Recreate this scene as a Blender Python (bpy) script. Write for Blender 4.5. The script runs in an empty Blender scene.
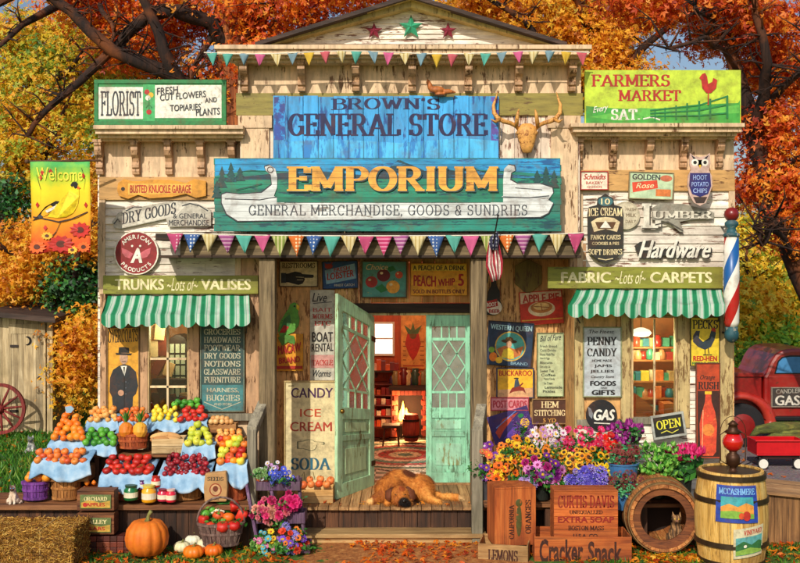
import bpy, math, random
import numpy as np
from mathutils import Vector, Matrix, Euler, noise as mnoise
random.seed(7); np.random.seed(7)
R = math.radians; PI = math.pi
CZ = 2.95; F = 1000.0; HY = 270.0
sc = bpy.context.scene; COL = sc.collection
def P(px, py, Y): return Vector(((px-400)*Y/F, Y, CZ+(HY-py)*Y/F))
def PX(px, Y): return (px-400)*Y/F
def PZ(py, Y): return CZ+(HY-py)*Y/F
def C(h):
    h = h.lstrip('#'); v = [int(h[i:i+2], 16)/255 for i in (0, 2, 4)]
    return tuple((x/12.92 if x <= .04045 else ((x+.055)/1.055)**2.4) for x in v)+(1,)
# ---------------------------------------------------------------- materials
class NT:
    def __init__(s, name):
        s.m = bpy.data.materials.new(name); s.m.use_nodes = True; s.t = s.m.node_tree; s.n = s.t.nodes; s.l = s.t.links
        s.b = s.n['Principled BSDF']; s.out = s.n['Material Output']
    def new(s, t, **k):
        n = s.n.new(t)
        for a, v in k.items(): setattr(n, a, v)
        return n
    def lk(s, a, b): s.l.new(a, b)
    def coord(s, scale=(1, 1, 1), src='Object'):
        tc = s.new('ShaderNodeTexCoord'); mp = s.new('ShaderNodeMapping'); mp.inputs['Scale'].default_value = scale
        s.lk(tc.outputs[src], mp.inputs[0]); return mp.outputs[0]
    def noise(s, vec, sc_=1, det=6, rough=.6, dist=0):
        n = s.new('ShaderNodeTexNoise'); n.inputs['Scale'].default_value = sc_; n.inputs['Detail'].default_value = det
        n.inputs['Roughness'].default_value = rough; n.inputs['Distortion'].default_value = dist
        if vec is not None: s.lk(vec, n.inputs['Vector'])
        return n.outputs['Fac']
    def ramp(s, fac, stops, interp='LINEAR'):
        r = s.new('ShaderNodeValToRGB'); r.color_ramp.interpolation = interp; e = r.color_ramp.elements
        while len(e) < len(stops): e.new(.5)
        for i, (p, c) in enumerate(stops): e[i].position = p; e[i].color = c if len(c) == 4 else tuple(c)+(1,)
        s.lk(fac, r.inputs[0]); return r.outputs[0]
    def mix(s, fac, a, b, mode='MIX'):
        m = s.new('ShaderNodeMix', data_type='RGBA', blend_type=mode)
        for sock, v in ((m.inputs[0], fac), (m.inputs[6], a), (m.inputs[7], b)):
            if isinstance(v, (float, int)): sock.default_value = v
            elif isinstance(v, tuple): sock.default_value = v
            else: s.lk(v, sock)
        return m.outputs[2]
    def math(s, op, a, b=0, clamp=False):
        m = s.new('ShaderNodeMath', operation=op, use_clamp=clamp)
        for sock, v in ((m.inputs[0], a), (m.inputs[1], b)):
            if isinstance(v, (float, int)): sock.default_value = v
            else: s.lk(v, sock)
        return m.outputs[0]
    def bump(s, h, st=.3, dist=.01):
        b = s.new('ShaderNodeBump'); b.inputs['Strength'].default_value = st; b.inputs['Distance'].default_value = dist
        s.lk(h, b.inputs['Height']); s.lk(b.outputs[0], s.b.inputs['Normal'])
    def isl(s): return s.new('ShaderNodeNewGeometry').outputs['Random Per Island']
    def rnd(s): return s.new('ShaderNodeObjectInfo').outputs['Random']
    def col(s, c):
        if isinstance(c, tuple): s.b.inputs['Base Color'].default_value = c
        else: s.lk(c, s.b.inputs['Base Color'])
    def set(s, **k):
        for a, v in k.items(): s.b.inputs[a.replace('_', ' ')].default_value = v
_mc = {}
def cached(f):
    def g(*a, **k):
        key = (f.__name__, repr(a), repr(sorted(k.items())))
        if key not in _mc: _mc[key] = f(*a, **k)
        return _mc[key]
    return g
def sc_(c, f): return tuple(min(1, x*f) for x in c[:3])+(1,)
@cached
def plain(h, rough=.55, var=.25, metal=0., scale=9., bump=.0, coat=0., obvar=0.):
    n = NT('plain_'+h.strip('#')); c = C(h)
    f = n.noise(n.coord(), scale, 6, .65)
    o = n.ramp(f, [(.25, sc_(c, 1-var)), (.5, c), (.75, sc_(c, 1+var*.6))])
    if obvar:
        hs = n.new('ShaderNodeHueSaturation'); n.lk(o, hs.inputs['Color'])
        n.lk(n.math('MULTIPLY_ADD', n.rnd(), obvar*2), hs.inputs['Value']); n.n[-1].inputs[2].default_value = 1-obvar
        for q in n.n:
            if q.bl_idname == 'ShaderNodeMath': q.inputs[2].default_value = 1-obvar
        o = hs.outputs[0]
    n.col(o); n.set(Roughness=rough, Metallic=metal)
    if coat: n.set(Coat_Weight=coat)
    if bump: n.bump(n.noise(n.coord(), scale*3, 6), bump)
    return n.m
@cached
def worn(h, under='#6b4a2c', wear=.42, rough=.6, scale=5., streak='z', fine=.5, flat=False, pl=None, con=1.):
    """aged paint: chips down to the wood below, streaks, grime"""
    n = NT('worn_'+h.strip('#')); c = C(h); u = C(under)
    s = {'x': (1, 6, 6), 'z': (6, 6, 1), 'n': (3, 3, 3)}[streak]
    f1 = n.noise(n.coord(s), scale, 9, .72); f2 = n.noise(n.coord(), scale*.5, 5, .6)
    base = n.ramp(n.noise(n.coord(s), scale*.7, 5), [(.28, sc_(c, 1-.36*con)), (.5, c), (.74, sc_(c, 1+.28*con))])
    chip = n.ramp(n.math('ADD', n.math('MULTIPLY', f1, .65), n.math('MULTIPLY', f2, .35)), [(wear-.015, (1, 1, 1)), (wear+.02, (0, 0, 0))])
    o = n.mix(chip, base, u)
    gr = n.noise(n.coord(), 1.6 if not flat else 6, 7, .7, .4)
    o = n.mix(n.ramp(gr, [(.5, (0, 0, 0)), (.7, (.6, .6, .6))]), o, n.mix(.5, sc_(c, .45), C('#7a4420')))
    if pl:
        sp = n.new('ShaderNodeSeparateXYZ'); n.lk(n.coord(), sp.inputs[0]); fr = n.math('FRACT', n.math('DIVIDE', n.math('ADD', sp.outputs[pl[0]], pl[2]+50*pl[1]), pl[1]))
        o = n.mix(n.ramp(fr, [(.0, (.85, .85, .85)), (.035, (.5, .5, .5)), (.07, (0, 0, 0)), (.96, (0, 0, 0)), (1, (.7, .7, .7))]), o, sc_(c, .12))
    if not flat:
        hs = n.math('MULTIPLY', n.isl(), .36); v = n.math('ADD', hs, .8)
        h2 = n.new('ShaderNodeHueSaturation'); n.lk(o, h2.inputs['Color']); n.lk(v, h2.inputs['Value']); o = h2.outputs[0]
    n.col(o); n.set(Roughness=rough); n.bump(f1, fine, .006)
    return n.m
@cached
def wood(dark, mid, light, axis='z', scale=1., rough=.75, stain=None, bump=.5, knots=0):
    n = NT('wood_'+mid.strip('#')); a = {'x': (.35, 5, 5), 'y': (5, .35, 5), 'z': (5, 5, .35)}[axis]
    v = n.coord(tuple(q*scale for q in a)); f = n.noise(v, 3.2, 9, .7, .6)
    o = n.ramp(f, [(.28, C(dark)), (.47, C(mid)), (.72, C(light))])
    fine = n.noise(n.coord(tuple(q*scale*(1 if q < 1 else 5) for q in a)), 3, 4, .7)
    o = n.mix(n.ramp(fine, [(.3, (1, 1, 1)), (.45, (0, 0, 0))]), o, sc_(C(dark), .6))
    big = n.noise(n.coord(), 1.7, 5, .6)
    o = n.mix(n.ramp(big, [(.48, (0, 0, 0)), (.72, (.75, .75, .75))]), o, C(stain) if stain else sc_(C(dark), .8))
    h = n.new('ShaderNodeHueSaturation'); n.lk(o, h.inputs['Color']); n.lk(n.math('ADD', n.math('MULTIPLY', n.isl(), .6), .7), h.inputs['Value'])
    n.col(h.outputs[0]); n.set(Roughness=rough); n.bump(n.math('ADD', f, fine), bump, .008)
    return n.m
@cached
def emit(h, st=1.):
    n = NT('glow_'+h.strip('#')); n.set(Emission_Strength=st); n.b.inputs['Emission Color'].default_value = C(h); n.col(C(h)); return n.m
@cached
def glass(h='#dfeee8', amt=.12, tint=.9, dust=0.):
    n = NT('glass_'+h.strip('#')); tr = n.new('ShaderNodeBsdfTransparent'); tr.inputs[0].default_value = sc_(C(h), tint)
    gl = n.new('ShaderNodeBsdfGlossy'); gl.inputs['Roughness'].default_value = .06
    mx = n.new('ShaderNodeMixShader'); fr = n.new('ShaderNodeFresnel'); fr.inputs[0].default_value = 1.45
    n.lk(n.math('ADD', fr.outputs[0], amt*.5, True), mx.inputs[0])
    n.lk(tr.outputs[0], mx.inputs[1]); n.lk(gl.outputs[0], mx.inputs[2]); last = mx.outputs[0]
    if dust:
        df = n.new('ShaderNodeBsdfDiffuse'); df.inputs[0].default_value = C('#c4ccc0'); m2 = n.new('ShaderNodeMixShader'); n.lk(n.math('MULTIPLY', n.noise(n.coord(), 5, 5), dust*2), m2.inputs[0]); n.lk(last, m2.inputs[1]); n.lk(df.outputs[0], m2.inputs[2]); last = m2.outputs[0]
    n.lk(last, n.out.inputs[0])
    return n.m
@cached
def leafmat(name, cols, trans=.4, clump=1.2, rough=.55):
    n = NT('leaf_'+name); k = len(cols)
    f = n.math('ADD', n.math('MULTIPLY', n.isl(), .62), n.math('MULTIPLY', n.math('SUBTRACT', n.noise(n.coord(), clump, 2, .5), .3), 1.0), True)
    o = n.ramp(f, [((i+.5)/k, C(c)) for i, c in enumerate(cols)])
    n.col(o); n.set(Roughness=rough)
    t = n.new('ShaderNodeBsdfTranslucent'); n.lk(o, t.inputs[0]); mx = n.new('ShaderNodeMixShader'); mx.inputs[0].default_value = trans
    n.lk(n.b.outputs[0], mx.inputs[1]); n.lk(t.outputs[0], mx.inputs[2]); n.lk(mx.outputs[0], n.out.inputs[0])
    return n.m
@cached
def isleramp(name, cols, rough=.6, interp='CONSTANT', obj=False, trans=0.):
    """every separate petal / brick / straw takes one of several colours"""
    n = NT('mixed_'+name); k = len(cols); f = n.rnd() if obj else n.isl()
    o = n.ramp(f, [((i+.0)/k, C(c)) for i, c in enumerate(cols)], interp)
    o = n.mix(n.ramp(n.noise(n.coord(), 14, 4), [(.3, (.35, .35, .35)), (.6, (0, 0, 0))]), o, (0, 0, 0, 1))
    n.col(o); n.set(Roughness=rough); return n.m
# ---------------------------------------------------------------- meshes
class MB:
    def __init__(s): s.v = []; s.f = []; s.mi = []
    def add(s, vs, fs, m=0, M=None):
        o = len(s.v)
        if M is not None: vs = [M @ Vector(v) for v in vs]
        s.v.extend(tuple(v) for v in vs)
        for f in fs: s.f.append(tuple(i+o for i in f)); s.mi.append(m)
        return s
    def box(s, x0, x1, y0, y1, z0, z1, m=0, M=None):
        v = [(x, y, z) for x in (x0, x1) for y in (y0, y1) for z in (z0, z1)]
        return s.add(v, [(0, 1, 3, 2), (4, 6, 7, 5), (0, 4, 5, 1), (2, 3, 7, 6), (0, 2, 6, 4), (1, 5, 7, 3)], m, M)
    def pbox(s, px0, py0, px1, py1, Y, d=.05, m=0, M=None):
        a = P(px0, py1, Y); b = P(px1, py0, Y); return s.box(a.x, b.x, Y, Y+d, a.z, b.z, m, M)
    def prism(s, pts, Y, d, m=0, M=None):
        """px polygon at plane Y extruded back by d"""
        n = len(pts); f = [P(x, y, Y) for x, y in pts]; b = [q+Vector((0, d, 0)) for q in f]
        return s.add(f+b, [tuple(range(n)), tuple(range(2*n-1, n-1, -1))]+[(i, i+n, (i+1) % n+n, (i+1) % n) for i in range(n)], m, M)
    def tube(s, pts, r, n=8, m=0, cap=True, flat=1.):
        pts = [Vector(p) for p in pts]; k = len(pts)
        if not hasattr(r, '__len__'): r = [r]*k
        vs = []; up = Vector((0, 0, 1)); prev = None
        for i, p in enumerate(pts):
            t = (pts[min(i+1, k-1)]-pts[max(i-1, 0)]).normalized()
            if prev is None:
                a = t.cross(up if abs(t.z) < .9 else Vector((1, 0, 0))).normalized()
            else: a = (prev-t*prev.dot(t)).normalized()
            prev = a; b = t.cross(a)
            for j in range(n):
                q = 2*PI*j/n; vs.append(p+a*math.cos(q)*r[i]+b*math.sin(q)*r[i]*flat)
        fs = [(i*n+j, i*n+(j+1) % n, (i+1)*n+(j+1) % n, (i+1)*n+j) for i in range(k-1) for j in range(n)]
        if cap: fs += [tuple(range(n-1, -1, -1)), tuple((k-1)*n+j for j in range(n))]
        return s.add(vs, fs, m)
    def lathe(s, c, prof, n=24, m=0, M=None, sx=1, sy=1, wob=None):
        vs = []
        for i, (r, z) in enumerate(prof):
            for j in range(n):
                q = 2*PI*j/n; w = wob(q, i) if wob else 1
                vs.append((r*math.cos(q)*sx*w, r*math.sin(q)*sy*w, z))
        k = len(prof)
        fs = [(i*n+j, i*n+(j+1) % n, (i+1)*n+(j+1) % n, (i+1)*n+j) for i in range(k-1) for j in range(n)]
        if prof[0][0] > 1e-4: fs.append(tuple(range(n-1, -1, -1)))
        if prof[-1][0] > 1e-4: fs.append(tuple((k-1)*n+j for j in range(n)))
        T = Matrix.Translation(Vector(c)); return s.add(vs, fs, m, T @ M if M is not None else T)
    def ball(s, c, r, n=12, k=8, m=0, M=None):
        if not hasattr(r, '__len__'): r = (r, r, r)
        prof = [(math.sin(PI*i/k), -math.cos(PI*i/k)) for i in range(k+1)]
        prof[0] = (0.00001, -1); prof[-1] = (.00001, 1)
        S = Matrix.Diagonal((r[0], r[1], r[2], 1)); return s.lathe(c, prof, n, m, (M @ S) if M is not None else S)
    def build(s, name, mats, parent=None, smooth=False, bevel=0, tags=None, loc=None, sub=0, at=None):
        me = bpy.data.meshes.new(name)
        off = Vector(loc) if loc is not None else (root_loc(parent) if parent else Vector((0, 0, 0)))
        vs = [(a-off.x, b-off.y, c-off.z) for a, b, c in s.v]
        me.from_pydata(vs, [], s.f)
        if not isinstance(mats, (list, tuple)): mats = [mats]
        for q in mats: me.materials.append(q)
        if len(mats) > 1: me.polygons.foreach_set('material_index', s.mi)
        if smooth: me.polygons.foreach_set('use_smooth', [True]*len(s.f))
        me.update()
        o = bpy.data.objects.new(name, me); COL.objects.link(o)
        if parent: o.parent = parent
        elif loc is not None: o.location = loc
        if at is not None: o.location = at
        if bevel:
            b = o.modifiers.new('bevel', 'BEVEL'); b.width = bevel; b.segments = 2; b.limit_method = 'ANGLE'; b.angle_limit = R(50)
        if sub: q = o.modifiers.new('sub', 'SUBSURF'); q.levels = q.render_levels = sub
        if tags: tag(o, *tags)
        return o
def root_loc(o):
    l = Vector(o.location)
    while o.parent: o = o.parent; l += Vector(o.location)
    return l
def tag(o, label=None, cat=None, group=None, kind=None):
    if label: o['label'] = label
    if cat: o['category'] = cat
    if group: o['group'] = group
    if kind: o['kind'] = kind
    return o
def thing(name, label, cat, loc=(0, 0, 0), group=None):
    o = bpy.data.objects.new(name, None); COL.objects.link(o); o.location = Vector(loc); o.empty_display_size = .1
    return tag(o, label, cat, group)
def struct(o): o['kind'] = 'structure'; return o
def dup(o, loc=None, rot=None, scale=None, label=None, group=None, parent=None):
    c = o.copy(); COL.objects.link(c)
    if loc is not None: c.location = loc
    if rot is not None: c.rotation_euler = rot
    if scale is not None: c.scale = scale if hasattr(scale, '__len__') else (scale,)*3
    if label: c['label'] = label
    if group: c['group'] = group
    if parent: c.parent = parent
    for ch in o.children:
        d = ch.copy(); COL.objects.link(d); d.parent = c
        for g in ch.children:
            e = g.copy(); COL.objects.link(e); e.parent = d
    return c
# ---------------------------------------------------------------- lettering
_tc = {}
def sans(body, bold=.0, shear=0., sp=1.):
    key = (body, bold, shear, sp)
    if key in _tc: return _tc[key]
    cu = bpy.data.curves.new('t', 'FONT'); cu.body = body; cu.offset = bold; cu.shear = shear; cu.resolution_u = 3; cu.space_character = sp
    ob = bpy.data.objects.new('t', cu); COL.objects.link(ob); dg = bpy.context.evaluated_depsgraph_get(); dg.update()
    me = ob.evaluated_get(dg).to_mesh(); vs = [(v.co.x, v.co.y) for v in me.vertices]; fs = [tuple(p.vertices) for p in me.polygons]
    ob.evaluated_get(dg).to_mesh_clear(); bpy.data.objects.remove(ob); bpy.data.curves.remove(cu)
    _tc[key] = (vs, fs); return _tc[key]
def arc(cx, cy, rx, ry, a0, a1, n=12): return [(cx+rx*math.cos(R(a0+(a1-a0)*i/n)), cy+ry*math.sin(R(a0+(a1-a0)*i/n))) for i in range(n+1)]
# slab-serif capitals: width, strokes, serif centres on top/bottom
G = {
 'A': (.8, [[(.08, 0), (.4, 1)], [(.4, 1), (.72, 0)], [(.2, .33), (.6, .33)]], [(.08, 0), (.72, 0)]),
 'B': (.66, [[(.13, 0), (.13, 1)], [(.13, 1), (.36, 1)]+arc(.36, .77, .2, .23, 90, -90)+[(.13, .54)], [(.13, .54), (.38, .54)]+arc(.38, .27, .24, .27, 90, -90)+[(.13, 0)]], [(.1, 0), (.1, 1)]),
 'C': (.7, [arc(.38, .5, .3, .5, 42, 318, 22), [(.62, .68), (.62, 1)]], []),
 'D': (.72, [[(.13, 0), (.13, 1)], [(.13, 1), (.3, 1)]+arc(.3, .5, .34, .5, 90, -90, 16)+[(.13, 0)]], [(.1, 0), (.1, 1)]),
 'E': (.62, [[(.13, 0), (.13, 1)], [(.13, 1), (.56, 1)], [(.13, .52), (.44, .52)], [(.13, 0), (.58, 0)], [(.56, 1), (.56, .76)], [(.44, .62), (.44, .42)], [(.58, 0), (.58, .24)]], [(.1, 0), (.1, 1)]),
 'F': (.6, [[(.13, 0), (.13, 1)], [(.13, 1), (.56, 1)], [(.13, .52), (.44, .52)], [(.56, 1), (.56, .76)], [(.44, .62), (.44, .42)]], [(.13, 0), (.1, 1)]),
 'G': (.74, [arc(.38, .5, .3, .5, 42, 325, 22), [(.64, .42), (.64, .04)], [(.46, .42), (.74, .42)], [(.62, .68), (.62, 1)]], []),
 'H': (.76, [[(.13, 0), (.13, 1)], [(.63, 0), (.63, 1)], [(.13, .5), (.63, .5)]], [(.13, 0), (.13, 1), (.63, 0), (.63, 1)]),
 'I': (.3, [[(.15, 0), (.15, 1)]], [(.15, 0), (.15, 1)]),
 'J': (.5, [[(.34, 1), (.34, .25)]+arc(.2, .25, .14, .25, 0, -170, 8)], [(.34, 1)]),
 'K': (.74, [[(.13, 0), (.13, 1)], [(.13, .4), (.6, 1)], [(.28, .55), (.64, 0)]], [(.13, 0), (.13, 1), (.6, 1), (.64, 0)]),
 'L': (.6, [[(.13, 0), (.13, 1)], [(.13, 0), (.56, 0)], [(.56, 0), (.56, .28)]], [(.13, 1), (.1, 0)]),
 'M': (.92, [[(.13, 0), (.13, 1)], [(.79, 0), (.79, 1)], [(.13, 1), (.46, .12)], [(.46, .12), (.79, 1)]], [(.13, 0), (.79, 0), (.11, 1), (.81, 1)]),
 'N': (.76, [[(.13, 0), (.13, 1)], [(.63, 0), (.63, 1)], [(.13, 1), (.63, 0)]], [(.13, 0), (.1, 1), (.63, 1)]),
 'O': (.76, [arc(.38, .5, .31, .5, 0, 360, 26)], []),
 'P': (.64, [[(.13, 0), (.13, 1)], [(.13, 1), (.34, 1)]+arc(.34, .73, .23, .27, 90, -90)+[(.13, .46)]], [(.13, 0), (.1, 1)]),
 'Q': (.76, [arc(.38, .5, .31, .5, 0, 360, 26), [(.4, .25), (.68, -.08)]], []),
 'R': (.74, [[(.13, 0), (.13, 1)], [(.13, 1), (.34, 1)]+arc(.34, .75, .22, .25, 90, -90)+[(.13, .5)], [(.36, .5), (.64, 0)]], [(.13, 0), (.1, 1), (.64, 0)]),
 'S': (.62, [arc(.31, .75, .21, .25, 30, 250, 14)+arc(.31, .26, .23, .26, 70, -150, 14), [(.5, 1), (.5, .74)], [(.1, 0), (.1, .26)]], []),
 'T': (.68, [[(.34, 0), (.34, 1)], [(.05, 1), (.63, 1)], [(.05, 1), (.05, .74)], [(.63, 1), (.63, .74)]], [(.34, 0)]),
 'U': (.74, [[(.13, 1), (.13, .3)]+arc(.37, .3, .24, .3, 180, 360, 12)+[(.61, 1)]], [(.13, 1), (.61, 1)]),
 'V': (.74, [[(.1, 1), (.37, 0)], [(.37, 0), (.64, 1)]], [(.1, 1), (.64, 1)]),
 'W': (1., [[(.1, 1), (.3, 0)], [(.3, 0), (.5, .85)], [(.5, .85), (.7, 0)], [(.7, 0), (.9, 1)]], [(.1, 1), (.9, 1)]),
 'Y': (.74, [[(.1, 1), (.37, .5)], [(.64, 1), (.37, .5)], [(.37, .5), (.37, 0)]], [(.1, 1), (.64, 1), (.37, 0)]),
 'Z': (.62, [[(.08, 1), (.54, 1)], [(.54, 1), (.08, 0)], [(.08, 0), (.54, 0)]], []),
 "'": (.22, [[(.11, 1.05), (.09, .78)]], []), '.': (.22, [[(.11, 0), (.11, .1)]], []), ',': (.22, [[(.11, .1), (.06, -.14)]], []),
 '-': (.4, [[(.08, .5), (.32, .5)]], []),
 '&': (.74, [arc(.36, .76, .17, .22, -50, 230, 14)+[(.64, 0)], [(.27, .6)]+arc(.31, .25, .21, .27, 110, 350, 12)+[(.62, .5)]], []),
}
def slab(body, thick=.17, thin=.07, serif=.13, gap=.06):
    key = ('S', body, thick, thin, serif, gap)
    if key in _tc: return _tc[key]
    vs = []; fs = []; x = 0
    for ch in body:
        if ch == ' ': x += .38; continue
        w, st, se = G[ch]
        for pl in st:
            pl = [Vector(p) for p in pl]; k = len(pl); o = len(vs); closed = (pl[0]-pl[-1]).length < 1e-4
            for i, p in enumerate(pl):
                a = pl[i-1] if i > 0 else (pl[-2] if closed else pl[0]); b = pl[i+1] if i < k-1 else (pl[1] if closed else pl[-1])
                t = (b-a).normalized(); nn = Vector((-t.y, t.x)); h = (thin+(thick-thin)*abs(t.y)**1.3)/2
                vs += [(x+p.x+nn.x*h, p.y+nn.y*h), (x+p.x-nn.x*h, p.y-nn.y*h)]
            fs += [(o+2*i, o+2*i+1, o+2*i+3, o+2*i+2) for i in range(k-1)]
        for sx, sy in se:
            y0 = sy-(thin*.5 if sy > .5 else thin*.5); o = len(vs)
            vs += [(x+sx-serif-thick*.2, y0), (x+sx+serif+thick*.2, y0), (x+sx+serif+thick*.2, y0+thin), (x+sx-serif-thick*.2, y0+thin)]; fs.append((o, o+1, o+2, o+3))
        x += w+gap
    _tc[key] = (vs, fs); return _tc[key]
class Sign:
    """flat sign: a board with real thickness, plus a picture part and a lettering part painted on it"""
    def __init__(s, name, label, cat, box, Y, mat, rot=0, th=.02, shape=None, frame=None, group=None, board='board', bevel=.003, nomain=False, parent=None):
        s.box = box; s.Y = Y; x0, y0, x1, y1 = box; s.c = P((x0+x1)/2, (y0+y1)/2, Y)
        s.M = Matrix.Translation(s.c) @ Matrix.Rotation(R(rot), 4, 'Y') @ Matrix.Translation(-s.c)
        s.root = thing(name, label, cat, (s.c.x, Y+th, P(0, y1, Y).z), group)
        s.th = th; s.L = 0; s.pic = MB(); s.let = MB(); s.pm = []; s.lm = []
        if not nomain:
            b = MB()
            if shape is None: b.pbox(x0, y0, x1, y1, Y, th, 0, s.M)
            elif shape == 'round': b.prism([((x0+x1)/2+(x1-x0)/2*math.cos(a*PI/20), (y0+y1)/2+(y1-y0)/2*math.sin(a*PI/20)) for a in range(40)], Y, th, 0, s.M)
            else: b.prism(shape, Y, th, 0, s.M)
            b.build(board, mat, s.root, bevel=bevel)
        if frame:
            fm, w = frame; f = MB(); d = th+.014; yy = Y-.012
            f.pbox(x0, y0, x1, y0+w, yy, d, 0, s.M); f.pbox(x0, y1-w, x1, y1, yy, d, 0, s.M)
            f.pbox(x0, y0+w, x0+w, y1-w, yy, d, 0, s.M); f.pbox(x1-w, y0+w, x1, y1-w, yy, d, 0, s.M)
            f.build('frame', fm, s.root, bevel=.003)
    def _m(s, lst, mat):
        if mat not in lst: lst.append(mat)
        return lst.index(mat)
    def poly(s, pts, mat, tgt=None):
        s.L += 1; y = s.Y-.0005*s.L; k = s._m(s.pm, mat)
        v = [s.M @ Vector((PX(a, s.Y), y, PZ(b, s.Y))) for a, b in pts]; s.pic.add(v, [tuple(range(len(v)))], k); return s
    def rect(s, x0, y0, x1, y1, mat): return s.poly([(x0, y0), (x1, y0), (x1, y1), (x0, y1)], mat)
    def ell(s, cx, cy, rx, ry, mat, n=22): return s.poly([(cx+rx*math.cos(2*PI*i/n), cy+ry*math.sin(2*PI*i/n)) for i in range(n)], mat)
    def line(s, pts, w, mat):
        s.L += 1; y = s.Y-.0005*s.L; k = s._m(s.pm, mat); pts = [Vector(p) for p in pts]; vs = []; n = len(pts)
        for i, p in enumerate(pts):
            t = (pts[min(i+1, n-1)]-pts[max(i-1, 0)]).normalized(); q = Vector((-t.y, t.x))*w/2
            for r in (p+q, p-q): vs.append(s.M @ Vector((PX(r.x, s.Y), y, PZ(r.y, s.Y))))
        s.pic.add(vs, [(2*i, 2*i+1, 2*i+3, 2*i+2) for i in range(n-1)], k); return s
    def text(s, body, box, mat, font='sans', bold=.02, sh=0., curve=0., tilt=0., shadow=None, **kw):
        if shadow: 
            sm, dx, dy = shadow; s.text(body, (box[0]+dx, box[1]+dy, box[2]+dx, box[3]+dy), sm, font, bold, sh, curve, tilt, **kw)
        if any(ch != ' ' and ch not in G for ch in body): font = 'sans'
        if font == 'sans':
            v0, f0 = sans(body, 0, sh); vs = list(v0); fs = list(f0)
            if bold > .012:
                for j, (dx, dy) in enumerate(((-.7, 0), (.7, 0), (0, .5))):
                    o = len(vs); vs += [(a+dx*bold, b+dy*bold) for a, b in v0]; fs += [tuple(i+o for i in f) for f in f0]
            nv = len(v0)
        else: vs, fs = slab(body, **kw); nv = 10**9
        if not vs: return s
        s.L += 1; y = s.Y-.0005*s.L-.0008; k = s._m(s.lm, mat); ax = [v[0] for v in vs]; ay = [v[1] for v in vs]
        a0, a1, b0, b1 = min(ax), max(ax), min(ay), max(ay); x0, y0, x1, y1 = box; out = []
        for q, (a, b) in enumerate(vs):
            u = (a-a0)/max(a1-a0, 1e-6); v = (b-b0)/max(b1-b0, 1e-6)
            X = x0+(x1-x0)*u; Z = y1+(y0-y1)*v - curve*(1-(2*u-1)**2) - tilt*u
            out.append(s.M @ Vector((PX(X, s.Y), y-(q//nv)*.00025-((q % 7)*.00004 if nv == 10**9 else 0), PZ(Z, s.Y))))
        s.let.add(out, fs, k); return s
    def ring(s, body, cx, cy, r, a0, a1, h, mat, bold=.03, inward=False):
        """letters round an arc; angles in degrees, clockwise from the top"""
        s.L += 1; y = s.Y-.0005*s.L-.0008; k = s._m(s.lm, mat); n = len(body)
        for i, ch in enumerate(body):
            if ch == ' ': continue
            vs, fs = sans(ch, min(bold, .02)); ax = [v[0] for v in vs]; w = (max(ax)+min(ax))/2
            a = R(a0+(a1-a0)*(i/(n-1))); out = []
            for p, q in vs:
                u = (p-w)*h*1.35; v = q*h*1.35
                if inward: rr = r-h+v; X = cx+math.sin(a)*0+rr*0; 
                if inward:
                    c, t = math.cos(a), math.sin(a); X = cx+t*(r)-c*0; Y_ = cy-c*r
                    # upright at the bottom: letter top points to the centre
                    X = cx+t*r-c*u*1-t*v; Y_ = cy-c*r-t*u+c*v
                else:
                    c, t = math.cos(a), math.sin(a); X = cx+t*(r+v)+c*u; Y_ = cy-c*(r+v)+t*u
                out.append(s.M @ Vector((PX(X, s.Y), y, PZ(Y_, s.Y))))
            s.let.add(out, fs, k)
        return s
    def done(s):
        if s.pic.v: s.pic.build('picture', s.pm, s.root)
        if s.let.v: s.let.build('lettering', s.lm, s.root)
        return s.root
# ---------------------------------------------------------------- organic bodies
def organic(name, shapes, mats, parent=None, voxel=.012, it=6, hair=0, hl=.02, hdir=(0, 0, -1), loc=None, tags=None, hw=.002, seed=1):
    mb = MB()
    for sh in shapes:
        if sh[0] == 'b': mb.ball(sh[1], sh[2], 16, 10, 0, Euler(tuple(R(a) for a in sh[3])).to_matrix().to_4x4() if len(sh) > 3 else None)
        else: mb.tube(sh[1], sh[2], 12)
    me = bpy.data.meshes.new('tmp'); me.from_pydata(mb.v, [], mb.f); o = bpy.data.objects.new('tmp', me); COL.objects.link(o)
    r = o.modifiers.new('r', 'REMESH'); r.mode = 'VOXEL'; r.voxel_size = voxel
    q = o.modifiers.new('s', 'SMOOTH'); q.iterations = it; q.factor = .5
    dg = bpy.context.evaluated_depsgraph_get(); dg.update(); m2 = o.evaluated_get(dg).to_mesh()
    out = MB(); vs = [v.co.copy() for v in m2.vertices]; out.add(vs, [tuple(p.vertices) for p in m2.polygons])
    nf = len(m2.polygons); sm = [True]*nf
    if hair:
        rg = random.Random(seed); ps = [(p.center.copy(), p.normal.copy()) for p in m2.polygons]; hd = Vector(hdir)
        for _ in range(hair):
            c, n = rg.choice(ps); d = (n*.45+hd+Vector((rg.uniform(-.4, .4), rg.uniform(-.4, .4), rg.uniform(-.4, .4)))); d -= n*min(0, d.dot(n)-.25*d.length); d = d.normalized()*hl*rg.uniform(.6, 1.2)
            t = d.cross(n).normalized()*hw; c = c+Vector((rg.uniform(-1, 1), rg.uniform(-1, 1), rg.uniform(-1, 1)))*voxel*.5-n*.002
            out.add([c-t, c+t, c+d], [(0, 1, 2)])
    o.evaluated_get(dg).to_mesh_clear(); bpy.data.objects.remove(o)
    return out.build(name, mats, parent, smooth=True, loc=loc, tags=tags)
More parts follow.
